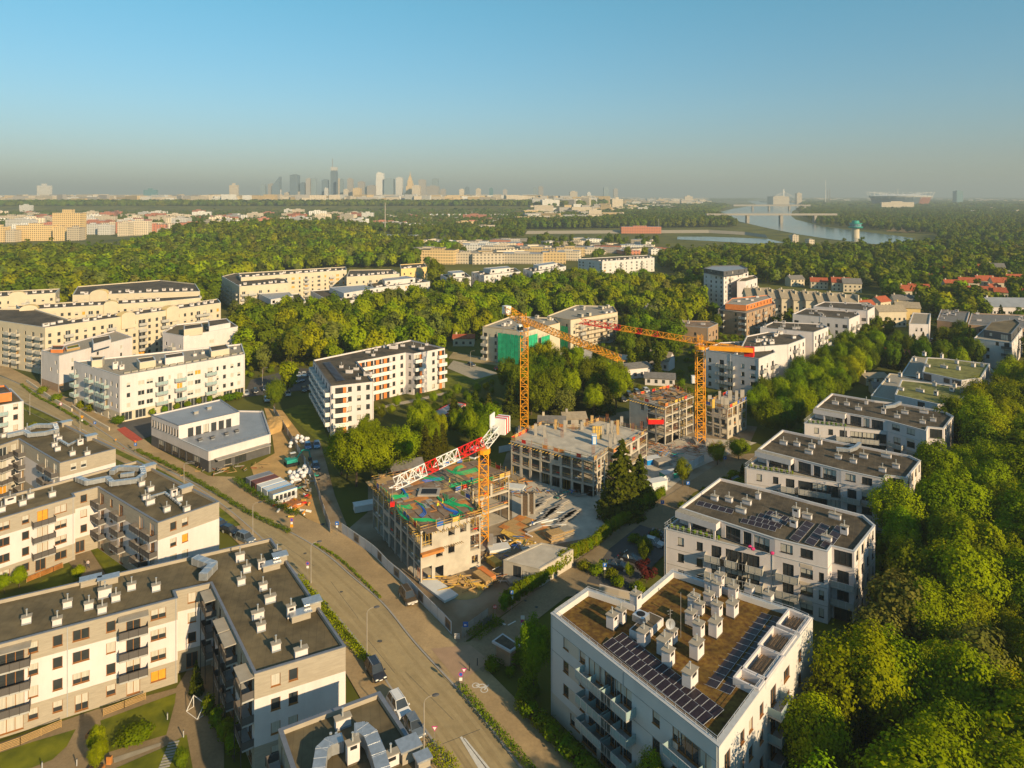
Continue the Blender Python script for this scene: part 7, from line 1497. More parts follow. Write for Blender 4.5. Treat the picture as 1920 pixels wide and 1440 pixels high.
UG = [GP([(600, 1010), (460, 745), (600, 700), (860, 690), (1420, 760), (1640, 690), (1900, 640), (2100, 700), (2100, 560), (1300, 560), (900, 560), (440, 600), (470, 760)]), [(10, 60), (14, 64), (30, 85), (54, 112), (60, 130), (80, 158), (120, 205), (300, 300), (300, 60)], GP([(915, 1262), (1010, 1360), (1100, 1450), (1160, 1500), (1340, 1500), (1030, 1330), (960, 1220)]), GP([(1060, 1100), (1240, 1140), (1250, 1040), (1200, 1000), (1260, 930), (1420, 870), (1500, 790), (1500, 900), (1250, 1140), (1080, 1110)])]
for ui, up in enumerate(UG):
    r = random.Random(900 + ui)
    for x, y in scatter(ccw(up), [3.4, 2.6, 2.3, 2.6][ui], 950 + ui, [.45, .9, .5, .5][ui]):
        if abs(x) < y * .8 + 6: STUFF.setdefault((300, r.choice(['bush0', 'bush1', 'bush2']), 'undergrowth'), []).append((x, y, -.1, r.uniform(.5, 1.3)))
for i, ((zi, k, nm), pts) in enumerate(STUFF.items()): gn_scatter(nm, k, pts, 700 + i)
# ------------------------------------------------------------------ haze
b = MB(); b.box(-24000, 24000, -330, 30000, -3, 330, None) if False else None
vm = bpy.data.materials.new('haze'); vm.use_nodes = True; N = vm.node_tree.nodes; N.remove(N['Principled BSDF']); pv = N.new('ShaderNodeVolumePrincipled')
pv.inputs['Color'].default_value = (.54, .65, .70, 1); pv.inputs['Density'].default_value = HAZE_D; pv.inputs['Anisotropy'].default_value = 0.0
vm.node_tree.links.new(pv.outputs[0], N['Material Output'].inputs['Volume'])
b = MB(); b.mats = [vm]; b.mi = lambda m: 0; b.box(-27000, 27000, -500, 61000, -6, 350, None); o = b.build('haze'); o['kind'] = 'stuff'
# ------------------------------------------------------------------ vehicles
def carmats(c): 
    n = 'car_paint_%d_%d_%d' % tuple(int(v * 100) for v in c)
    if n not in MATS: mt = mat(n, c, .28, .03, 1, spec=.6); mt.node_tree.nodes['Principled BSDF'].inputs['Coat Weight'].default_value = .6
    return MATS[n]
CARM = {}
def car(px, py, hx, hy, label, col, kind='hatch', group=None, z=.03):
    x, y = G(px, py, z); hx_, hy_ = G(hx, hy, z); rz = math.atan2(hy_ - y, hx_ - x); k = (col, kind); pm = carmats(col)
    if k not in CARM:
        L_, W_, Hh, hood, tail = {'hatch': (4.1, 1.76, 1.48, .95, 1.9), 'sedan': (4.6, 1.82, 1.46, 1.0, 1.45), 'suv': (4.7, 1.9, 1.72, 1.0, 2.15), 'van': (4.8, 1.9, 1.9, 1.2, 2.25)}[kind]
        a, wl = L_ / 2, W_ / 2; b = MB(); sill = .32; belt = .92 if kind != 'van' else 1.05
        prof = [(-a + .05, sill), (-a, .6), (-a + .08, belt), (a - 1.15, belt), (a - .15, belt - .18), (a, .62), (a - .04, sill)]
        n = len(prof); L1 = [(x_, -wl if z_ < belt - .1 else -wl + .06, z_) for x_, z_ in prof]; R1 = [(x_, -y_, z_) for x_, y_, z_ in L1]
        b.face(L1, pm); b.face(R1[::-1], pm)
        for i in range(n): j = (i + 1) % n; b.face([L1[j], L1[i], R1[i], R1[j]], pm)
        body = b.mesh('body')
        g = MB(); r0, r1 = -tail, a - 1.15; q0, q1 = r0 + .35, r1 - .75; wt = wl - .28; wb_ = wl - .07; zt = Hh
        P_ = [(r0, -wb_, belt), (r1, -wb_, belt), (q1, -wt, zt - .03), (q0, -wt, zt - .03)]; Q_ = [(x_, -y_, z_) for x_, y_, z_ in P_]
        g.face(P_, M['glass']); g.face(Q_[::-1], M['glass'])
        for i in range(3): j = i + 1; g.face([P_[j], P_[i], Q_[i], Q_[j]][::-1] if False else [P_[i], P_[j], Q_[j], Q_[i]][::-1], M['glass'])
        g.face([P_[3], P_[0], Q_[0], Q_[3]][::-1], M['glass']); cab = g.mesh('windows')
        t = MB(); t.box(q0 - .02, q1 + .02, -wt - .02, wt + .02, zt - .03, zt + .025, pm)
        for s in (-1, 1):
            for (u, v) in (((r0, belt), (q0, zt)), ((r1, belt), (q1, zt)), (((r0 + r1) / 2, belt), ((q0 + q1) / 2, zt))): t.bar((u[0], s * (wb_ + .005), u[1]), (v[0], s * (wt + .01), v[1]), .045, pm)
            t.box(r1 - .25, r1 - .05, s * (wl + .02) if s > 0 else -wl - .2, wl + .2 if s > 0 else s * (wl + .02), belt, belt + .14, pm)
        if kind in ('suv', 'van'):
            for s in (-1, 1): t.bar((q0, s * (wt - .1), zt + .07), (q1, s * (wt - .1), zt + .07), .03, M['alu'])
        roof = t.mesh('roof'); w_ = MB(); r_ = .33
        k0 = len(w_.v); nn = 12
        for s in (-.11, .11):
            for i in range(nn): w_.v.append((r_ * math.cos(2 * math.pi * i / nn), s, r_ * math.sin(2 * math.pi * i / nn)))
        mi = w_.mi(M['black'])
        for i in range(nn): j = (i + 1) % nn; w_.f.append((k0 + i, k0 + j, k0 + nn + j, k0 + nn + i)); w_.m.append(mi)
        w_.f.append(tuple(range(k0 + nn, k0 + 2 * nn))[::-1]); w_.m.append(w_.mi(M['alu'])); w_.f.append(tuple(range(k0, k0 + nn))); w_.m.append(w_.mi(M['alu'])); wheel = w_.mesh('wheel')
        hl = MB(); hl.box(-.06, .05, -.2, .2, -.08, .08, M['crane_w']); tl = MB(); tl.box(-.05, .06, -.16, .16, -.12, .12, M['crane_r']); pl = MB(); pl.box(-.02, .03, -.25, .25, -.06, .06, M['crane_w'])
        CARM[k] = (body, cab, roof, wheel, hl.mesh('headlight'), tl.mesh('tail_light'), pl.mesh('number_plate'), a, wl, belt)
    body, cab, roof, wheel, hl, tl, pl, a, wl, belt = CARM[k]
    o = empty('parked_car', label, 'car', (x, y, z), rz, group)
    inst('body', body, o, (0, 0, 0)); inst('windows', cab, o, (0, 0, 0)); inst('roof', roof, o, (0, 0, 0))
    for sx in (-1, 1):
        for sy in (-1, 1): inst('wheel', wheel, o, (sx * (a - .82), sy * (wl - .1), .33))
    for s in (-1, 1): inst('headlight', hl, o, (a - .03, s * (wl - .32), .68)); inst('tail_light', tl, o, (-a + .02, s * (wl - .25), .78))
    inst('number_plate', pl, o, (a, 0, .5)); return o
BK, WH, GY, SV, BR, RD, BU, DB = (.02, .02, .025), (.72, .72, .72), (.12, .15, .19), (.38, .40, .42), (.075, .055, .035), (.5, .02, .02), (.03, .12, .30), (.02, .05, .12)
car(704, 1264, 716, 1284, 'black estate car parked at the left kerb by the hedge', BK, 'suv', z=.13)
car(748, 1330, 763, 1353, 'white car parked half behind the roof edge, at the left kerb', WH, 'suv', z=.13)
car(777, 1370, 792, 1396, 'grey-blue car parked right behind the white one at the left kerb', GY, 'hatch', z=.13)
car(765, 1125, 777, 1142, 'dark brown van with roof rails parked before the site hoarding', BR, 'van', z=.13)
car(432, 999, 440, 1002, 'black hatchback parked beside the second block, middle of three', BK, 'hatch'); car(460, 1014, 469, 1018, 'dark estate car parked beside the second block, right of three', GY, 'suv'); car(414, 988, 420, 991, 'dark blue car half hidden by the block corner, left of three', DB, 'hatch')
car(577, 840, 579, 848, 'blue car parked at the dirt track, left of two side by side', BU); car(594, 838, 595, 846, 'lighter blue-grey car parked at the dirt track, right of two side by side', (.10, .22, .38)); car(592, 878, 595, 886, 'dark blue car parked further down the dirt track', DB)
car(1160, 1066, 1176, 1070, 'dark grey car in the parking bays, nearest the dashed line', (.06, .06, .065), 'sedan'); car(1182, 1052, 1198, 1056, 'black car in the parking bays, second from the dashed line', BK, 'sedan'); car(1226, 1022, 1240, 1026, 'silver car in the parking bays beside the villa', SV, 'hatch'); car(1236, 1008, 1250, 1012, 'black car half hidden behind the silver one', BK, 'hatch')
car(936, 694, 942, 695, 'small red car on the street by the netted building', RD); car(884, 686, 890, 688, 'dark car on the street left of the netted building', BK, 'hatch'); car(1746, 641, 1740, 642, 'red and white car by the blank-walled block', RD, 'hatch'); car(1741, 645, 1735, 646, 'white car by the blank-walled block', WH, 'hatch')
car(1385, 903, 1393, 900, 'dark car beside the second villa by the street', GY, 'hatch')
r = random.Random(8); CO = [BK, WH, GY, SV, DB, BK, GY]; CN = {BK: 'black', WH: 'white', GY: 'grey', SV: 'silver', DB: 'dark blue'}
for row, (a, c, n_) in enumerate([((462, 740), (575, 712), 13), ((500, 752), (590, 728), 9), ((560, 706), (680, 693), 12)]):
    for i in range(n_):
        if r.random() < .18: continue
        t = i / n_; px, py = a[0] + (c[0] - a[0]) * t, a[1] + (c[1] - a[1]) * t; cl = r.choice(CO); x_, y_ = G(px, py)
        if not all(not inpoly(x_, y_, f) for f in FOOT): continue
        car(px, py, px + 2, py + 6, '%s car in the %s row of the car park before the wood' % (CN[cl], ['first', 'near', 'far'][row]), cl, 'hatch', 'cars in the car park before the wood', z=.05)
for i, (px, py, cl) in enumerate([(1180, 742, BK), (1195, 738, GY), (1212, 735, WH), (1168, 752, BK), (1230, 742, SV)]): car(px, py, px + 4, py + 3, '%s car parked in the yard of the low workshop' % CN[cl], cl, 'hatch', 'cars in the workshop yard')
# ------------------------------------------------------------------ street lamps, signs
LM = {}
def lamp(px, py, label, h=7.4, rz=0.3, group='street lamps with round hoods along the road'):
    x, y = G(px, py, .12); o = empty('street_lamp', label, 'street lamp', (x, y, .12), rz, group)
    if h not in LM:
        b = MB(); b.cyl(0, 0, 0, h - .6, .09, .06, M['concd'], 8); b.cyl(0, 0, 0, .5, .14, .13, M['concd'], 8); a = MB(); a.tube([(0, 0, h - .6), (.15, 0, h - .25), (.5, 0, h), (1.1, 0, h + .1)], .04, M['concd'], 6); c = MB(); c.ball(1.5, 0, h + .08, .5, .3, .13, M['dgrey'], 12, 6)
        LM[h] = (b.mesh('pole'), a.mesh('arm'), c.mesh('lamp_head'))
    for me in LM[h]: inst(me.name.split('.')[0], me, o, (0, 0, 0))
    return o
lamp(688, 1231, 'street lamp by the left kerb behind the black car'); lamp(795, 1417, 'street lamp at the bottom edge beside the grey-blue car'); lamp(583, 1093, 'street lamp where the road curves past the site'); lamp(474, 1010, 'street lamp beside the second block and its parked cars')
lamp(345, 925, 'street lamp before the white school building', group='street lamps with round hoods along the road'); lamp(56, 778, 'street lamp by the white house at the left edge'); lamp(150, 812, 'street lamp near the far junction'); lamp(1288, 640, 'thin lamp post by the light-roofed gabled house', 8); lamp(882, 690, 'lamp post by the netted building', 7); lamp(1151, 752, 'tall pole by the workshop yard', 10); lamp(492, 725, 'lamp post in the car park before the wood', 7)
def sign(px, py, label, plates, h=2.6, name='road_sign', zb=.12):
    x, y = G(px, py, zb); o = empty(name, label, 'sign', (x, y, zb)); b = MB(); b.cyl(0, 0, 0, h, .035, .035, M['steel'], 6); inst('pole', b.mesh('pole'), o, (0, 0, 0))
    for (shape, z, s, m_, m2) in plates:
        b = MB()
        if shape == 'round':
            n_ = 16; b.face([(s * math.cos(2 * math.pi * i / n_), -.06, z + s * math.sin(2 * math.pi * i / n_)) for i in range(n_)], M[m_]); b.face([(s * .72 * math.cos(2 * math.pi * i / n_), -.066, z + s * .72 * math.sin(2 * math.pi * i / n_)) for i in range(n_)], M[m2])
            b.face([(s * math.cos(2 * math.pi * i / n_), -.045, z + s * math.sin(2 * math.pi * i / n_)) for i in range(n_)][::-1], M['steel'])
            if m_ == 'crane_r': b.box(-.07 * s / .3, .07 * s / .3, -.075, -.068, z - s * .68, z + s * .68, M[m_])
        elif shape == 'tri': b.face([(-s, -.06, z + s * .8), (0, -.06, z - s), (s, -.06, z + s * .8)], M[m_]); b.face([(-s * .6, -.066, z + s * .5), (0, -.066, z - s * .6), (s * .6, -.066, z + s * .5)], M[m2]); b.face([(-s, -.045, z + s * .8), (0, -.045, z - s), (s, -.045, z + s * .8)][::-1], M['steel'])
        else:
            w_ = s if shape != 'wide' else s * 1.7; b.box(-w_, w_, -.06, -.03, z - s, z + s, M[m_])
            if shape == 'P': b.box(-.35 * s, -.15 * s, -.07, -.061, z - .6 * s, z + .6 * s, M[m2]); b.box(-.15 * s, .3 * s, -.07, -.061, z + .42 * s, z + .6 * s, M[m2]); b.box(-.15 * s, .3 * s, -.07, -.061, z - .05 * s, z + .12 * s, M[m2]); b.box(.14 * s, .32 * s, -.071, -.0612, z + .12 * s, z + .42 * s, M[m2])
            if shape == 'wide': b.box(-w_ * .6, w_ * .6, -.07, -.061, z - .12 * s, z + .12 * s, M[m2])
            if shape == 'house': b.box(-.5 * s, .1 * s, -.07, -.061, z - .5 * s, z + .1 * s, M[m2]); b.box(.3 * s, .45 * s, -.07, -.061, z - .5 * s, z, M[m2])
            if shape == 'stripe':
                for i in range(4): b.box(-w_, w_, -.07, -.061, z - s + i * .5 * s + .02, z - s + i * .5 * s + .25 * s, M[m2])
        b.build('sign_plate', o, loc=(0, 0, 0))
    return o
M['magenta'] = mat('faded_sign_red', (.50, .04, .22), .5, .05, 1)
sign(864, 1299, 'round no-stopping sign with a white plate by the bicycle path', [('round', 2.7, .34, 'magenta', 'blue'), ('sq', 2.0, .22, 'crane_w', 'white')], 3.0)
sign(577, 1083, 'round no-stopping sign with white plate in the kerb hedge at the curve', [('round', 2.7, .34, 'magenta', 'blue'), ('sq', 2.0, .22, 'crane_w', 'white')], 3.0)
sign(547, 1000, 'no-stopping sign with orange works plate beside the long kerb hedge', [('round', 2.9, .36, 'magenta', 'blue'), ('sq', 2.2, .22, 'crane_w', 'white'), ('sq', 1.6, .3, 'crane_y', 'white')], 3.2)
sign(632, 1003, 'blue sign at the site entrance', [('house', 2.5, .38, 'blue', 'crane_w'), ('sq', 1.8, .2, 'crane_w', 'white')])
sign(873, 1203, 'blue pictogram sign by the striped marker at the corner', [('house', 2.8, .42, 'blue', 'crane_w')], 3.2); sign(857, 1208, 'black and white striped marker board at the fence corner', [('stripe', 1.3, .42, 'crane_w', 'black')], 1.8)
sign(1134, 1088, 'blue parking sign above the round clipped hedge', [('P', 2.9, .36, 'blue', 'crane_w'), ('sq', 2.2, .2, 'crane_w', 'white')], 3.2); sign(959, 1144, 'narrow blue and white sign in front of the tall hedge', [('P', 3.1, .32, 'blue', 'crane_w'), ('sq', 2.2, .28, 'crane_w', 'white')], 3.4)
sign(928, 1165, 'round grey sign beside the hedge end', [('round', 2.5, .34, 'crane_r', 'crane_w')], 2.8); sign(980, 1192, 'purple and white notice board on a post at the garden corner', [('sq', 3.0, .3, 'crane_w', 'white'), ('sq', 2.4, .3, 'magenta', 'white'), ('sq', 1.8, .28, 'crane_w', 'white')], 3.3)
sign(815, 1400, 'pale triangular yield sign at the bottom kerb', [('tri', 2.4, .4, 'magenta', 'crane_w')], 2.6); sign(870, 1290, 'triangular sign next to the no-stopping sign by the bicycle path', [('tri', 2.6, .4, 'magenta', 'crane_w')], 2.9)
for i, (px, py, lab) in enumerate([(1242, 962, 'small blue parking sign by the nearest villa terrace'), (1290, 925, 'small blue parking sign before the second villa'), (1359, 876, 'small blue parking sign at the end of the side street'), (254, 850, 'blue crossing sign with orange top at the zebra'), (178, 808, 'blue pedestrian sign before the junction')]): sign(px, py, lab, [('P', 2.5, .4, 'blue', 'crane_w')] + ([('tri', 3.3, .4, 'crane_r', 'crane_y')] if i == 3 else []), 2.9)
sign(154, 800, 'yellow and white traffic sign on the pavement by the corner block', [('tri', 3.0, .55, 'crane_y', 'crane_y'), ('sq', 2.0, .25, 'crane_w', 'white')], 3.6); sign(217, 830, 'yellow post in the far junction', [('sq', .9, .22, 'crane_y', 'crane_y')], 1.2); sign(114, 772, 'lilac round sign on the pavement before the corner block', [('round', 2.6, .5, 'magenta', 'crane_w')], 3)
for i, (px, py) in enumerate([(880, 1258), (895, 1248)]): x, y = G(px, py, .12); b = MB(); b.cyl(0, 0, 0, 1.0, .07, .06, M['black'], 8); b.ball(0, 0, 1.05, .09, .09, .09, M['black'], 8, 4); o = b.build('bollard', None, loc=(x, y, .12)); tag(o, 'black bollard at the mouth of the side street, %s one' % ['left', 'right'][i], 'bollard', 'bollards at the side street')
# ------------------------------------------------------------------ hoarding, fences, gatehouse
HL = spline(GP([(641, 1000), (672, 1022), (703, 1045), (728, 1072), (752, 1092), (790, 1132), (835, 1177), (856, 1203)]), 4); L_ = [0]
for a, c in zip(HL[:-1], HL[1:]): L_.append(L_[-1] + math.dist(a, c))
def along(s):
    for i in range(len(HL) - 1):
        if L_[i + 1] >= s: t = (s - L_[i]) / (L_[i + 1] - L_[i]); return (HL[i][0] + (HL[i + 1][0] - HL[i][0]) * t, HL[i][1] + (HL[i + 1][1] - HL[i][1]) * t)
    return HL[-1]
ho = empty('site_hoarding', 'white panelled hoarding with printed pictures along the front of the building site', 'fence', (*HL[0], 0)); n_ = int(L_[-1] / 2.4); r = random.Random(3)
for i in range(n_):
    a, c = Vector(along(i * 2.4)), Vector(along(i * 2.4 + 2.36)); d = (c - a).normalized(); m_ = (a + c) / 2; b = MB(); b.obox((m_.x, m_.y), (d.x, d.y), 2.34, .06, .1, 2.15, M['banner'])
    if i in (2, 6, 9, 13): b.obox((m_.x + d.y * .036, m_.y - d.x * .036) if False else (m_.x - (-d.y) * -.036, m_.y - d.x * -.0 ), (d.x, d.y), .01, .07, .1, .2, M['banner'])
    b.build('panel', ho)
    if i in (2, 6, 9, 13, 17):
        nn = Vector((d.y, -d.x)); q = m_ + nn * (-.04 if nn.y > 0 else .04); b = MB(); b.obox((q.x, q.y), (d.x, d.y), 1.9, .02, .4, 1.95, M['dirt']); b.obox((q.x, q.y), (d.x, d.y), 1.2, .03, .6, 1.3, M['dgrey']); b.build('picture', ho)
    b = MB(); b.bar((a.x, a.y, 0), (a.x, a.y, 2.25), .05, M['steel']); b.build('post', ho)
for k, pts in enumerate([[(620, 1000), (606, 960), (588, 900), (560, 850), (530, 800), (513, 772)], [(1175, 955), (1210, 930), (1250, 905), (1320, 865)], [(935, 850), (960, 845), (985, 828)]]):
    q = GP(pts); fo = empty('site_fence', ['grey mesh and board fence along the dirt track', 'white board fence behind the spruces along the site', 'short pale fence beside the middle shell'][k], 'fence', (*q[0], 0)); j = 0
    for a, c in zip(q[:-1], q[1:]):
        a, c = Vector(a), Vector(c); d = (c - a).normalized(); m2 = int((c - a).length / 2.5)
        for i in range(m2): p_ = a + d * (i + .5) * (c - a).length / m2; b = MB(); b.obox((p_.x, p_.y), (d.x, d.y), (c - a).length / m2 - .12, .05, .1, 1.9, M[['concd', 'banner', 'banner'][k] if (i + j) % 3 else 'cont_w']); b.build('panel', fo)
        j += 1
        for i in range(m2 + 1): p_ = a.lerp(c, i / m2); b = MB(); b.bar((p_.x, p_.y, 0), (p_.x, p_.y, 2.05), .05, M['wood']); b.build('post', fo)
def slatfence(label, pts, h_, ns, m_, name='fence', postm='steel', tall=0.0):
    q = GP(pts, .05); fo = empty(name, label, 'fence', (*q[0], 0.05))
    for a, c in zip(q[:-1], q[1:]):
        a, c = Vector(a), Vector(c); d = (c - a).normalized(); L2 = (c - a).length; m2 = max(1, round(L2 / 2.2))
        for s in range(ns): z_ = .12 + (h_ - .2) * s / (ns - 1); mm = (a + c) / 2; b = MB(); b.obox((mm.x, mm.y), (d.x, d.y), L2 - .02, .03, z_, z_ + (h_ - .2) / ns * .62, M[m_]); b.build('slat', fo)
        for i in range(m2 + 1): p_ = a.lerp(c, i / m2); b = MB(); b.bar((p_.x, p_.y, 0), (p_.x, p_.y, h_ + .05), .05, M[postm]); b.build('post', fo)
    return fo
slatfence('wooden slat fence of the private gardens at the lower left corner', [(-40, 1424), (38, 1396), (115, 1363)], 1.0, 5, 'wood', postm='wood')
slatfence('wooden slat fence before the planted strip in the middle of the courtyard', [(194, 1342), (233, 1327), (273, 1311)], 1.0, 5, 'wood', postm='wood')
slatfence('reddish slat fence in the shaded inner courtyard', [(50, 1092), (100, 1072), (118, 1064)], 1.0, 5, 'ply_o', postm='wood')
slatfence('grey metal slat fence at the street corner of the building site', [(866, 1196), (890, 1178), (915, 1160)], 1.8, 9, 'concd'); slatfence('dark gate panel between fence and hedge end', [(905, 1180), (922, 1169)], 1.6, 10, 'dgrey')
P = GP([(922, 1202), (957, 1221.6), (975, 1209), (942.5, 1187)], 3.1); B = Building('gatehouse', 'small gatehouse with black flat roof and white rim at the mouth of the side street', 'building', inset(P, .5), seed=120, fr='frame_dk')
B.volume(inset(P, .5), 0, 2.8, {0: ['e.']}, 'brown', roofm='roof_d', par=.05, top=False); m_ = MB(); m_.prism(P, 2.8, 3.1, M['coping_l'], M['coping_l'], True); m_.build('roof_rim', B.o); m_ = MB(); m_.prism(inset(P, .3), 3.1, 3.13, M['roof_d'], M['roof_d']); m_.build('roof', B.o); B.done()
b = MB(); q = GP([(1124, 1110), (1160, 1120), (1196, 1128)]); 
for a, c in zip(q[:-1], q[1:]): a, c = Vector(a), Vector(c); d = (c - a).normalized(); mm = (a + c) / 2; b.obox((mm.x, mm.y), (d.x, d.y), (c - a).length, .3, 0, 1.4, M['beige'])
o = b.build('garden_wall'); tag(o, 'low beige garden wall beside the copper-leaved tree', 'wall')
for k, pts in enumerate([[(50, 717), (100, 752), (135, 772)], [(135, 765), (165, 785), (205, 808)]]):
    b = MB(); q = GP(pts)
    for a, c in zip(q[:-1], q[1:]): a, c = Vector(a), Vector(c); d = (c - a).normalized(); mm = (a + c) / 2; b.obox((mm.x, mm.y), (d.x, d.y), (c - a).length, .35, 0, 1.1, M['cream'])
    o = b.build('garden_wall'); tag(o, ['pale low wall along the pavement far up the street', 'pale low wall before the corner block with shops'][k], 'wall')
# ------------------------------------------------------------------ courtyard things
for i, (px, py) in enumerate([(314, 1349), (344, 1382), (79, 1442), (144, 1436), (252, 1394)]): x, y = G(px, py, .05); b = MB(); b.cyl(0, 0, 0, .85, .07, .07, M['alu'], 8); b.cyl(0, 0, .85, .95, .09, .09, M['dgrey'], 8); o = b.build('bollard_light', None, loc=(x, y, .05)); tag(o, ['low steel path light at the shaded edge of the courtyard lawn', 'low steel path light where the courtyard paths meet', 'low steel path light on the bottom left lawn', 'low steel path light by the bark bed at the bottom', 'low steel path light between the pair of clipped bushes'][i], 'path light')
for i in range(9): t = i / 8; x, y = G(326 - 18 * t, 1392 + 46 * t, .05); b = MB(); b.obox((x, y), (.96, .28), 1.3, .28, .05, .1, M['kerb']); o = b.build('stepping_stone'); tag(o, 'pale stepping stone in the lawn at the bottom, one of the row', 'stepping stone', 'stepping stones in the lawn')
for i, (px, py, w_) in enumerate([(176, 1380, 1.7), (180, 1447, 1.7), (205, 1432, .6)]): x, y = G(px, py, .05); o = empty('planter', ['orange-brown planter by the door path of the courtyard', 'orange-brown planter under the round trees at the bottom', 'small orange litter bin by the gravel bed'][i], 'planter' if i < 2 else 'bin', (x, y, .05)); b = MB(); b.box(x - w_ / 2, x + w_ / 2, y - w_ * .3, y + w_ * .3, .05, .55 if i < 2 else 1.0, M['ply_o']); b.build('box', o); b = MB(); b.box(x - w_ * .42, x + w_ * .42, y - w_ * .22, y + w_ * .22, .56 if i < 2 else 1.01, .62 if i < 2 else 1.04, M['soil']); b.build('soil', o); x_ = [b for b in ()]
x, y = G(363, 1325); b = MB()
for (p_, q_) in [((0, 0, 0), (0, 0, 1.6)), ((2.2, -1.5, 0), (2.2, -1.5, 1.6)), ((0, 0, 1.6), (2.2, -1.5, 1.6)), ((0, 0, 0), (-.6, -.9, 0)), ((2.2, -1.5, 0), (1.6, -2.4, 0)), ((-.6, -.9, 0), (1.6, -2.4, 0)), ((0, 0, 1.6), (-.6, -.9, 0)), ((2.2, -1.5, 1.6), (1.6, -2.4, 0))]: b.bar(p_, q_, .05, M['crane_w'])
o = b.build('goal_frame', None, loc=(x, y, 0)); tag(o, 'white tubular goal frame in the shaded garden', 'goal')
# canopies over balcony stacks
def canopies(Bd, e, ts, z, L2=3.8, dd=1.7, m_='concd'):
    p_, q_ = Vector(Bd[e][0]), Vector(Bd[e][1])
P = GP([(-112, 1237), (333, 1121), (328, 1108), (395, 1093), (477, 1263), (648, 1212)], 12.5)
def canopy(Bd, p_, q_, px, L2, z, rx=None):
    p_, q_ = Vector(p_), Vector(q_)
    if px > 2: k = (px - CXP) / FPX; dd = q_ - p_; t = (k * p_.y - p_.x) / (dd.x - k * dd.y)
    else: t = px
    d = (q_ - p_).normalized(); nn = Vector((d.y, -d.x)); c = p_ + (q_ - p_) * t + nn * .85; b = MB(); b.obox((c.x, c.y), (d.x, d.y), L2, 1.7, z, z + .14, M['concd'], M['grey']); b.build('canopy', Bd.o)
canopy(BL1, P[0], P[1], 250, 3.8, 11.85); canopy(BL1, P[0], P[1], 20, 4.6, 11.85)
for t in (.1, .45, .6, .93): canopy(BL1, P[3], P[4], t, 3.4, 11.9)
for t in (.1, .45, .6, .93):
    p_, q_ = Vector(P[3]), Vector(P[4]); d = (q_ - p_).normalized(); nn = Vector((d.y, -d.x)); b = MB(); c = p_ + (q_ - p_) * t + nn * 1.6
    for s in (-1, 1): b.bar((c.x + d.x * s * 1.6, c.y + d.y * s * 1.6, 0), (c.x + d.x * s * 1.6, c.y + d.y * s * 1.6, 11.9), .06, M['frame_dk'])
    b.build('balcony_post', BL1.o)
# ------------------------------------------------------------------ site equipment
q0 = Vector(G(462, 894, 2.6)); q1 = Vector(G(500, 883, 2.6)); qa = Vector(G(515.5, 927, 2.6)); du = (q1 - q0).normalized(); da = (qa - q0) / 5
for i, (m_, lab) in enumerate([('cont_g', 'grey site container, first from the sand side'), ('cont_r', 'oxblood site container, second in the row'), ('cont_w', 'pale site container, third in the row'), ('cont_w', 'blue-trimmed pale site container, fourth in the row'), ('gravel', 'sand-topped site cabin with white windows, nearest the hedge')]):
    c = q0 + da * (i + .5) + du * 2.7; o = empty('site_container', lab, 'container', (c.x, c.y, 0)); b = MB(); b.obox((c.x, c.y), (du.x, du.y), 6.0, 2.42, .05, 2.55, M[m_ if i != 4 else 'cont_w'], M[m_]); b.build('body', o); b = MB()
    for s in (-1, 1): k = c + Vector((-du.y, du.x)) * s * 1.2; b.obox((k.x, k.y), (du.x, du.y), 6.04, .1, 2.5, 2.62, M[m_ if i < 3 else 'skyblue'])
    b.build('roof_rail', o)
    nn = Vector((du.y, -du.x)); k = c + nn * 1.22; b = MB()
    for t in (-2, -1, 0, 1, 2): kk = k + du * t; b.obox((kk.x, kk.y), (du.x, du.y), .7, .05, .9, 2.0, M['glass'] if i == 4 else M[m_])
    b.build('window', o)
# red-framed cabin block
c0, c1, c2 = Vector(G(800.7, 779, 2.9)), Vector(G(823.6, 783.6, 2.9)), Vector(G(874, 757, 2.9)); du = (c2 - c1).normalized(); wv = (c0 - c1); o = empty('site_cabin', 'long white site cabin with red frame and grey roof among the trees', 'cabin', (c1.x, c1.y, 0)); b = MB(); PP = [tuple(c0), tuple(c1), tuple(c1 + du * 16), tuple(c0 + du * 16)]; b.prism(PP, 0, 2.9, M['cont_w'], M['roof_b']); b.build('body', o); b = MB()
for i in range(4):
    p_, q_ = PP[i], PP[(i + 1) % 4]; b.bar((*p_, 0), (*p_, 2.95), .13, M['crane_r']); b.bar((*p_, 2.92), (*q_, 2.92), .13, M['crane_r']); b.bar((*p_, .12), (*q_, .12), .12, M['crane_r'])
b.build('frame', o); b = MB()
for i in range(5): k = c1 + du * (1.8 + i * 3); nn = Vector((du.y, -du.x)); k += nn * .03; b.obox((k.x, k.y), (du.x, du.y), 1.2, .05, 1.0, 2.0, M['glass'])
b.build('window', o)
def heap(name, label, px, py, rx, ry, h_, m_, seed, z=0):
    x, y = G(px, py); rs = random.Random(seed); b = MB(); b.ball(0, 0, 0, rx, ry, h_, M[m_], 18, 10); ph = [rs.uniform(0, 6) for _ in range(6)]
    b.v = [(vx * (1 + .12 * math.sin(3 * math.atan2(vy, vx) + ph[0])) + .12 * math.sin(vy * 3 + ph[1]), vy + .1 * math.sin(vx * 4 + ph[2]), vz + .08 * h_ * math.sin(vx * 2 + ph[3]) * math.cos(vy * 2.3 + ph[4])) for vx, vy, vz in b.v]; o = b.build(name, None, loc=(x, y, z)); return tag(o, label, 'heap')
heap('sand_heap', 'large ochre sand heap beside the white school building', 514, 800, 4.5, 8, 2.2, 'sand', 1); heap('sand_heap', 'small sand pile in front of the concrete shell', 872, 1110, 3.5, 2.5, .5, 'sand', 2)
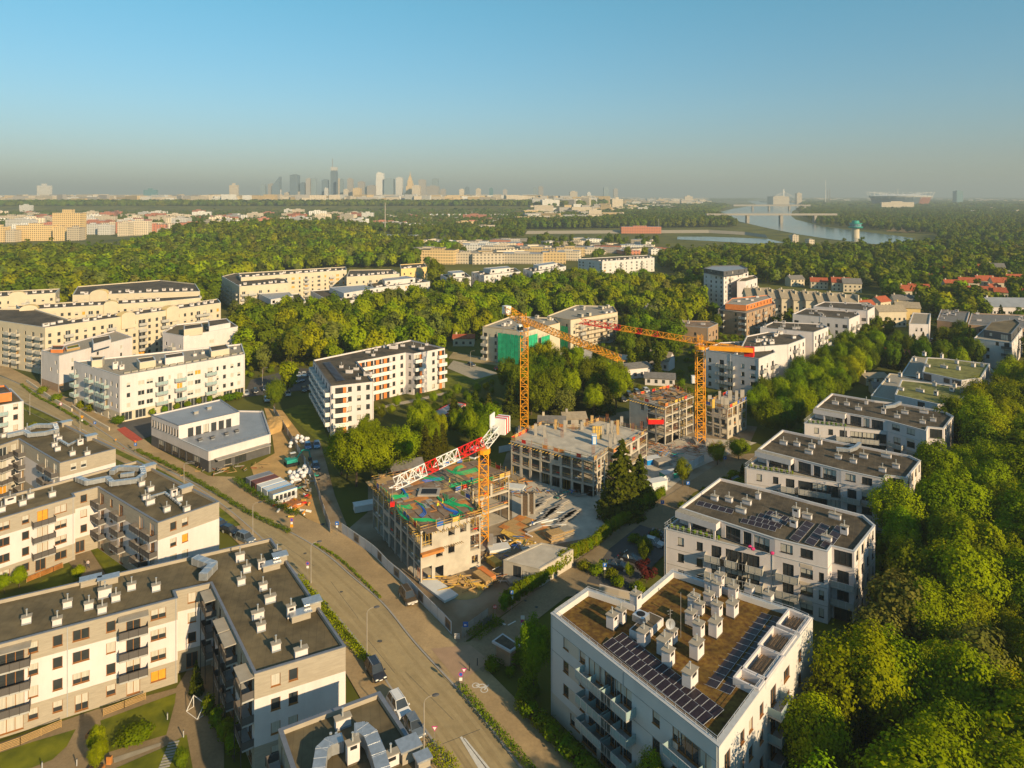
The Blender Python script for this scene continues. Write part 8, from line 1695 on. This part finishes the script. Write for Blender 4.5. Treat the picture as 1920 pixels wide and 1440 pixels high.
BG = MB(); BG.ball(0, 0, .5, .55, .55, .55, M['bag'], 10, 6); BG.v = [(x * (1.15 if z < .6 else .9), y * (1.15 if z < .6 else .9), min(max(z, 0), .95)) for x, y, z in BG.v]; bm_ = BG.mesh('bulk_bag'); r = random.Random(12)
for (px, py, n_, gname) in [(557, 830, 14, 'upper heap of white bags by the sand yard'), (563, 892, 26, 'lower heap of white bags beside the dirt track')]:
    x0, y0 = G(px, py)
    for i in range(n_): o = bpy.data.objects.new('bulk_bag', bm_); COL.objects.link(o); lv = i % 3 == 2; o.location = (x0 + r.gauss(0, 1.2), y0 + r.gauss(0, 3.0), .75 if lv else 0); o.rotation_euler = (0, 0, r.random() * 6); o.scale = (r.uniform(.8, 1.1),) * 3; tag(o, 'white bulk bag in the ' + gname, 'bag', gname)
# excavator
x, y = G(547, 872); o = empty('excavator', 'teal excavator with pale cab roof standing on the sand yard', 'excavator', (x, y, 0), .6); z_ = (0, 0, 0)
b = MB(); b.box(-1.7, 1.7, -1.3, -.7, 0, .8, M['black']); b.box(-1.7, 1.7, .7, 1.3, 0, .8, M['black']); b.box(-.9, .9, -.7, .7, .3, .9, M['dgrey']); b.build('tracks', o, loc=z_); b = MB(); b.box(-1.6, 1.2, -1.2, 1.2, .95, 1.8, M['teal']); b.build('body', o, loc=z_); b = MB(); b.box(-.2, 1.2, .3, 1.2, 1.8, 2.9, M['glass']); b.box(-.25, 1.25, .25, 1.25, 2.9, 3.0, M['cont_w']); b.build('cab', o, loc=z_)
b = MB(); b.tube([(1.2, -.3, 1.5), (2.8, -.3, 3.6), (4.6, -.3, 3.0)], .22, M['teal'], 6); b.tube([(4.6, -.3, 3.0), (4.9, -.3, 1.2)], .17, M['teal'], 6); b.build('boom', o, loc=z_); b = MB(); b.box(4.4, 5.2, -.8, .2, .4, 1.2, M['dgrey']); b.build('bucket', o, loc=z_)
r = random.Random(21)
def stack(px, py, label, m_, L2=3, W_=1.2, n_=5, rz=.3, z=.06, h_=.12, name='board_stack', cat='stack', loose=.03):
    x, y = G(px, py, z); o = empty(name, label, cat, (x, y, z), rz); 
    for i in range(n_):
        b = MB(); dx = r.gauss(0, loose); b.box(-L2 / 2 + dx, L2 / 2 + dx, -W_ / 2 - dx, W_ / 2 - dx, i * (h_ + .02) + .05, i * (h_ + .02) + .05 + h_, M[m_ if not isinstance(m_, (list, tuple)) else m_[i % len(m_)]]); b.build('board', o, loc=(0, 0, 0))
    return o
def loose(px, py, label, n_, m_, L2, sx, sy, rad=.08, z=.06, rz0=None, name='timber_pile'):
    x, y = G(px, py, z); o = empty(name, label, 'pile', (x, y, z))
    for i in range(n_):
        b = MB(); a = (rz0 if rz0 is not None else r.random() * 3.1) + r.gauss(0, .15 if rz0 is not None else .4); cx, cy_ = r.gauss(0, sx), r.gauss(0, sy); ll = L2 * r.uniform(.6, 1.1); zz = .1 + r.random() * .7
        b.bar((cx - math.cos(a) * ll / 2, cy_ - math.sin(a) * ll / 2, zz), (cx + math.cos(a) * ll / 2, cy_ + math.sin(a) * ll / 2, max(.08, zz + r.gauss(0, .2))), rad * r.uniform(.7, 1.5), M[r.choice(m_)]); b.build('plank', o, loc=(0, 0, 0))
    return o
loose(850, 1093, 'pale timber heap in front of the shell, left', 26, ['wood', 'wood_y', 'wood'], 3.2, 1.6, .9, .12, rz0=.1); loose(880, 1098, 'criss-crossed planks in the middle of the timber yard', 26, ['wood', 'wood_y', 'gravel'], 3.0, 1.5, 1.0, .1)
stack(905, 1090, 'stack of yellow formwork boards beside an orange sheet', 'wood', 4.2, 1.6, 8, -.9); stack(912, 1083, 'stack with bright orange cover sheets', ['wood', 'orange', 'orange'], 4.2, 1.3, 8, -.9); stack(926, 1058, 'yellow stack by the annex', 'wood_y', 3, 1.6, 7, -.9); stack(893, 1101, 'low yellow board stack at the edge of the timber yard', 'wood_y', 3, 1.2, 4, -.8)
stack(822, 1107, 'large pale precast slab lying on the ground at the shell corner', 'cont_w', 8, 3.0, 2, -.85, h_=.2, name='precast_slab', loose=0); stack(935, 1032, 'white table-like slab beside the mast foot', 'cont_w', 4.4, 2.6, 3, .3, h_=.25, name='precast_slab'); stack(967, 1090, 'grey cover stack by the clipped hedge', 'concd', 3.4, 2.2, 5, .5)
loose(942, 1078, 'tangle of steel props and rods by the annex', 30, ['steel', 'wood', 'rust', 'crane_w'], 2.4, 1.6, 1.2, .05); loose(925, 1048, 'mixed rods, boards and blue sheets at the mast foot', 34, ['steel', 'wood', 'blue', 'orange', 'wood_y'], 2.6, 2.4, 1.2, .07); loose(960, 1022, 'rolled cable and boards behind the annex', 30, ['wood', 'blue', 'steel', 'wood_y', 'crane_w'], 2.4, 2.4, 1.4, .1)
stack(1040, 1012, 'tall untidy stack of pale boards by the hedge', ['wood', 'gravel', 'wood'], 3.2, 2.4, 12, .5, loose=.12); stack(1060, 1002, 'second pale board stack by the hedge', ['gravel', 'wood'], 2.6, 2.2, 9, .5, loose=.12)
sheet('formwork_floor', [(950, 985), (985, 968), (1046, 1012), (985, 1024), (938, 1000)], .12, 'wood_y'); FLO = empty('plywood_floor', 'ochre plywood working floor on the ground right of the short crane', 'floor', (*G(985, 995), .14))
for i in range(5):
    for j in range(4): x, y = G(958 + i * 14 + j * 9, 990 - j * 5 + i * 6, .14); o = inst('plywood_sheet', SH['wood', 5] if (i + j) % 3 else SH['ply_o', 5], FLO, (x - FLO.location.x, y - FLO.location.y, .004 * (i * 4 + j)), -.62)
x, y = G(983, 1020); b = MB(); b.face([(*G(a, c), .135) for a, c in [(918, 1008), (945, 1002), (972, 1022), (935, 1030)]], M['black']); o = b.build('pit_shade_sheet'); o['kind'] = 'structure'  # nothing is dug: flat black sheet, the pit's shade put into its colour
for i in range(16):
    t = i / 15; stack(1000 + 80 * (t % .5) * 2, 958 + 36 * t - 12 * (i % 3), 'grey formwork panel stack in the storage rows of the site, number %d of the rows' % (i + 1) if False else 'grey formwork panel stack in the storage rows of the site', ['concd', 'steel', 'concd'], 4.2, 1.1, 4, .75 + r.gauss(0, .08), loose=.05)['group'] = 'formwork stacks in the storage rows'
for i, (px, py) in enumerate([(985, 965), (996, 962)]): x, y = G(px, py); o = empty('form_tower', ['left half of the dark upright formwork pair on the yard', 'right half of the dark upright formwork pair on the yard'][i], 'formwork', (x, y, 0)); b = MB(); b.box(x - .9, x + .9, y - .7, y + .7, .1, 4.6, M['bark']); b.build('form', o); b = MB(); b.box(x - .95, x - .6, y - .76, y - .7, .1, 4.9, M['concd']); b.box(x + .5, x + .9, y - .76, y - .7, .1, 4.9, M['concd']); b.build('brace', o)
stack(965, 915, 'white trestle table slab on the yard before the middle shell', 'cont_w', 5, 2.6, 2, -.3, h_=.25, name='precast_slab'); loose(1000, 925, 'wire reels, pipes and boards along the foot of the middle shell', 46, ['steel', 'blue', 'wood', 'rust', 'concd'], 2.4, 6, 1.2, .09); loose(960, 905, 'orange timbers left of the middle shell', 16, ['wood', 'ply_o', 'wood_y'], 3.2, 2.6, 1, .1); loose(1050, 928, 'grey bundles before the corner of the middle shell', 26, ['steel', 'concd', 'teal'], 2.2, 3, 1, .12)
loose(1030, 972, 'long pale pipes lying on the yard', 6, ['cont_w', 'cont_w'], 6, 3, 2, .16, rz0=.25, name='pipe_pile'); loose(1240, 845, 'rebar and debris between the two right shells', 40, ['rust', 'wood', 'steel', 'ply_o'], 3, 4, 3, .07); loose(1290, 845, 'brown steel mats before the right crane foot', 46, ['rust', 'rust', 'steel'], 3.4, 4, 3, .05); loose(1330, 842, 'debris right of the right crane foot', 30, ['rust', 'wood', 'ply_o', 'concd'], 2.5, 4, 2.5, .08); loose(1225, 860, 'dark mats and tubes by the middle shell corner', 26, ['teal', 'concd', 'skyblue', 'steel'], 3, 4, 3, .1)
for i, (px, py, m_, lab) in enumerate([(1232, 918, 'cont_w', 'white site hut behind the spruces'), (1255, 895, 'teal', 'green skip container in the site yard'), (1243, 872, 'concd', 'grey low box in the site yard'), (1222, 868, 'skyblue', 'bright blue box on the site yard'), (682, 955, 'cont_w', 'white toppled board box at the corner of the overgrown plot')]):
    x, y = G(px, py); o = empty('site_box', lab, 'container', (x, y, 0), .4); b = MB(); b.box(-2.2, 2.2, -1.2, 1.2, 0, 2.3 if i == 0 else 1.4, M[m_]); b.build('body', o, loc=(0, 0, 0)); b = MB(); b.box(-2.3, 2.3, -1.3, 1.3, 2.3 if i == 0 else 1.4, 2.42 if i == 0 else 1.5, M['cont_w'] if i != 2 else M['concd']); b.build('lid', o, loc=(0, 0, 0))
for i, (px, py, zz, lab) in enumerate([(1114, 832, 8.75, 'blue and white portable toilet on the middle deck'), (1300, 718, 11, 'white portable toilet above the right shell')]):
    x, y = G(px, py, zz); o = empty('portable_toilet', lab, 'toilet', (x, y, zz)); b = MB(); b.box(-.6, .6, -.6, .6, 0, 2.2, M['skyblue' if i == 0 else 'cont_w']); b.build('body', o, loc=(0, 0, 0)); b = MB(); b.box(-.65, .65, -.65, .65, 2.2, 2.4, M['cont_w']); b.build('roof', o, loc=(0, 0, 0)); b = MB(); b.box(-.4, .4, -.64, -.61, .1, 2.0, M['cont_w']); b.build('door', o, loc=(0, 0, 0))
heap('rubbish_heap', 'heap of orange and yellow rubbish sacks behind the site cabin', 550, 945, 2.5, 2.5, .6, 'orange', 5); loose(556, 950, 'yellow and red bags and scraps by the container end', 30, ['orange', 'crane_y', 'crane_w', 'crane_r', 'wood_y'], 1.4, 2, 3, .2)
loose(575, 905, 'machine parts and scrap between bags and dirt track', 36, ['steel', 'teal', 'concd', 'black', 'crane_w'], 1.8, 2, 5, .16); loose(415, 880, 'dumped boards and scaffold bits before the school building', 40, ['steel', 'wood', 'rust', 'gravel'], 2.4, 6, 2, .1)
# ------------------------------------------------------------------ people
def person_mesh(pose, top, legs):
    V = [(0, 0, .95), (0, 0, 1.15), (0, 0, 1.38), (0, 0, 1.5), (0, .01, 1.6), (0, .01, 1.7), (.1, 0, .9), (.11, pose[0] * .14, .5), (.12, pose[0] * .26, .06), (.12, pose[0] * .26 - .12, .03), (-.1, 0, .9), (-.11, -pose[0] * .14, .5), (-.12, -pose[0] * .26, .06), (-.12, -pose[0] * .26 - .12, .03), (.19, 0, 1.4), (.25, -pose[1] * .1, 1.14), (.24, -pose[1] * .28, .93), (-.19, 0, 1.4), (-.25, pose[1] * .1, 1.14), (-.24, pose[1] * .05 - .1, .93)]
    E = [(0, 1), (1, 2), (2, 3), (3, 4), (4, 5), (0, 6), (6, 7), (7, 8), (8, 9), (0, 10), (10, 11), (11, 12), (12, 13), (2, 14), (14, 15), (15, 16), (2, 17), (17, 18), (18, 19)]
    R_ = [.15, .13, .15, .06, .09, .07, .1, .07, .05, .04, .1, .07, .05, .04, .07, .05, .035, .07, .05, .035]
    me = bpy.data.meshes.new('body'); me.from_pydata(V, E, []); o = bpy.data.objects.new('body', me); COL.objects.link(o); sk_ = o.modifiers.new('s', 'SKIN'); sk_.use_smooth_shade = True
    for i, v in enumerate(me.skin_vertices[0].data): v.radius = (R_[i], R_[i] * .8); v.use_root = (i == 0)
    o.modifiers.new('d', 'SUBSURF').levels = 1; dg = bpy.context.evaluated_depsgraph_get(); dg.update(); m2 = bpy.data.meshes.new_from_object(o.evaluated_get(dg)); bpy.data.objects.remove(o)
    m2.materials.clear(); m2.materials.append(M[top]); m2.materials.append(M[legs]); m2.materials.append(M['skin'])
    for p_ in m2.polygons: z_ = p_.center.z; p_.material_index = 2 if z_ > 1.48 or (z_ < 1.0 and abs(p_.center.x) > .2) else (1 if z_ < .95 else 0)
    m2.name = 'body'; return m2
pm_ = [person_mesh((1, 1), 'hiviz', 'jeans'), person_mesh((.4, -1), 'blue', 'jeans'), person_mesh((1, -1), 'pinkcl', 'jeans')]
hm = MB(); hm.ball(0, .01, 1.72, .13, .15, .11, M['crane_y'], 10, 6); helm = hm.mesh('helmet'); hr_ = MB(); hr_.ball(0, .02, 1.69, .1, .11, .1, M['bark'], 10, 6); hair = hr_.mesh('hair')
for i, (px, py, z_, k, lab) in enumerate([(821, 957, 10.2, 0, 'person in hi-vis vest standing on the hose-covered deck, left of two'), (830, 952, 10.2, 0, 'person in hi-vis vest on the hose-covered deck, right of two'), (843, 912, 10.2, 0, 'person in yellow top at the stair opening of the deck'), (884, 908, 10.2, 1, 'person in dark clothes behind the crane mast on the deck'), (998, 990, .2, 1, 'person in blue walking on the ochre plywood floor'), (165, 1066, .1, 2, 'person in light clothes walking on the inner courtyard path'), (1116, 1024, .2, 1, 'person in dark clothes by the hedge at the board stacks')]):
    x, y = G(px, py, z_); o = empty('person', lab, 'person', (x, y, z_), r.random() * 6); inst('body', pm_[k], o, (0, 0, 0)); inst('helmet' if k < 2 else 'hair', helm if k < 2 else hair, o, (0, 0, 0))
# flowers on a villa balcony
b = MB()
for (px, py, z_) in [(1405, 1024, 9.9), (1411, 1028, 9.9), (1447, 1036, 9.9)]: x, y = G(px, py, z_); b.ball(x, y - .2, z_, .4, .3, .3, M['flower_p'], 8, 5)
o = b.build('flower_pots'); tag(o, 'bright pink flowering pots on the top balcony of the nearest villa', 'flowers')
for o in SC.objects:
    l = o.get('label')
    if l and len(l.split()) > 16: print('LONG', l)
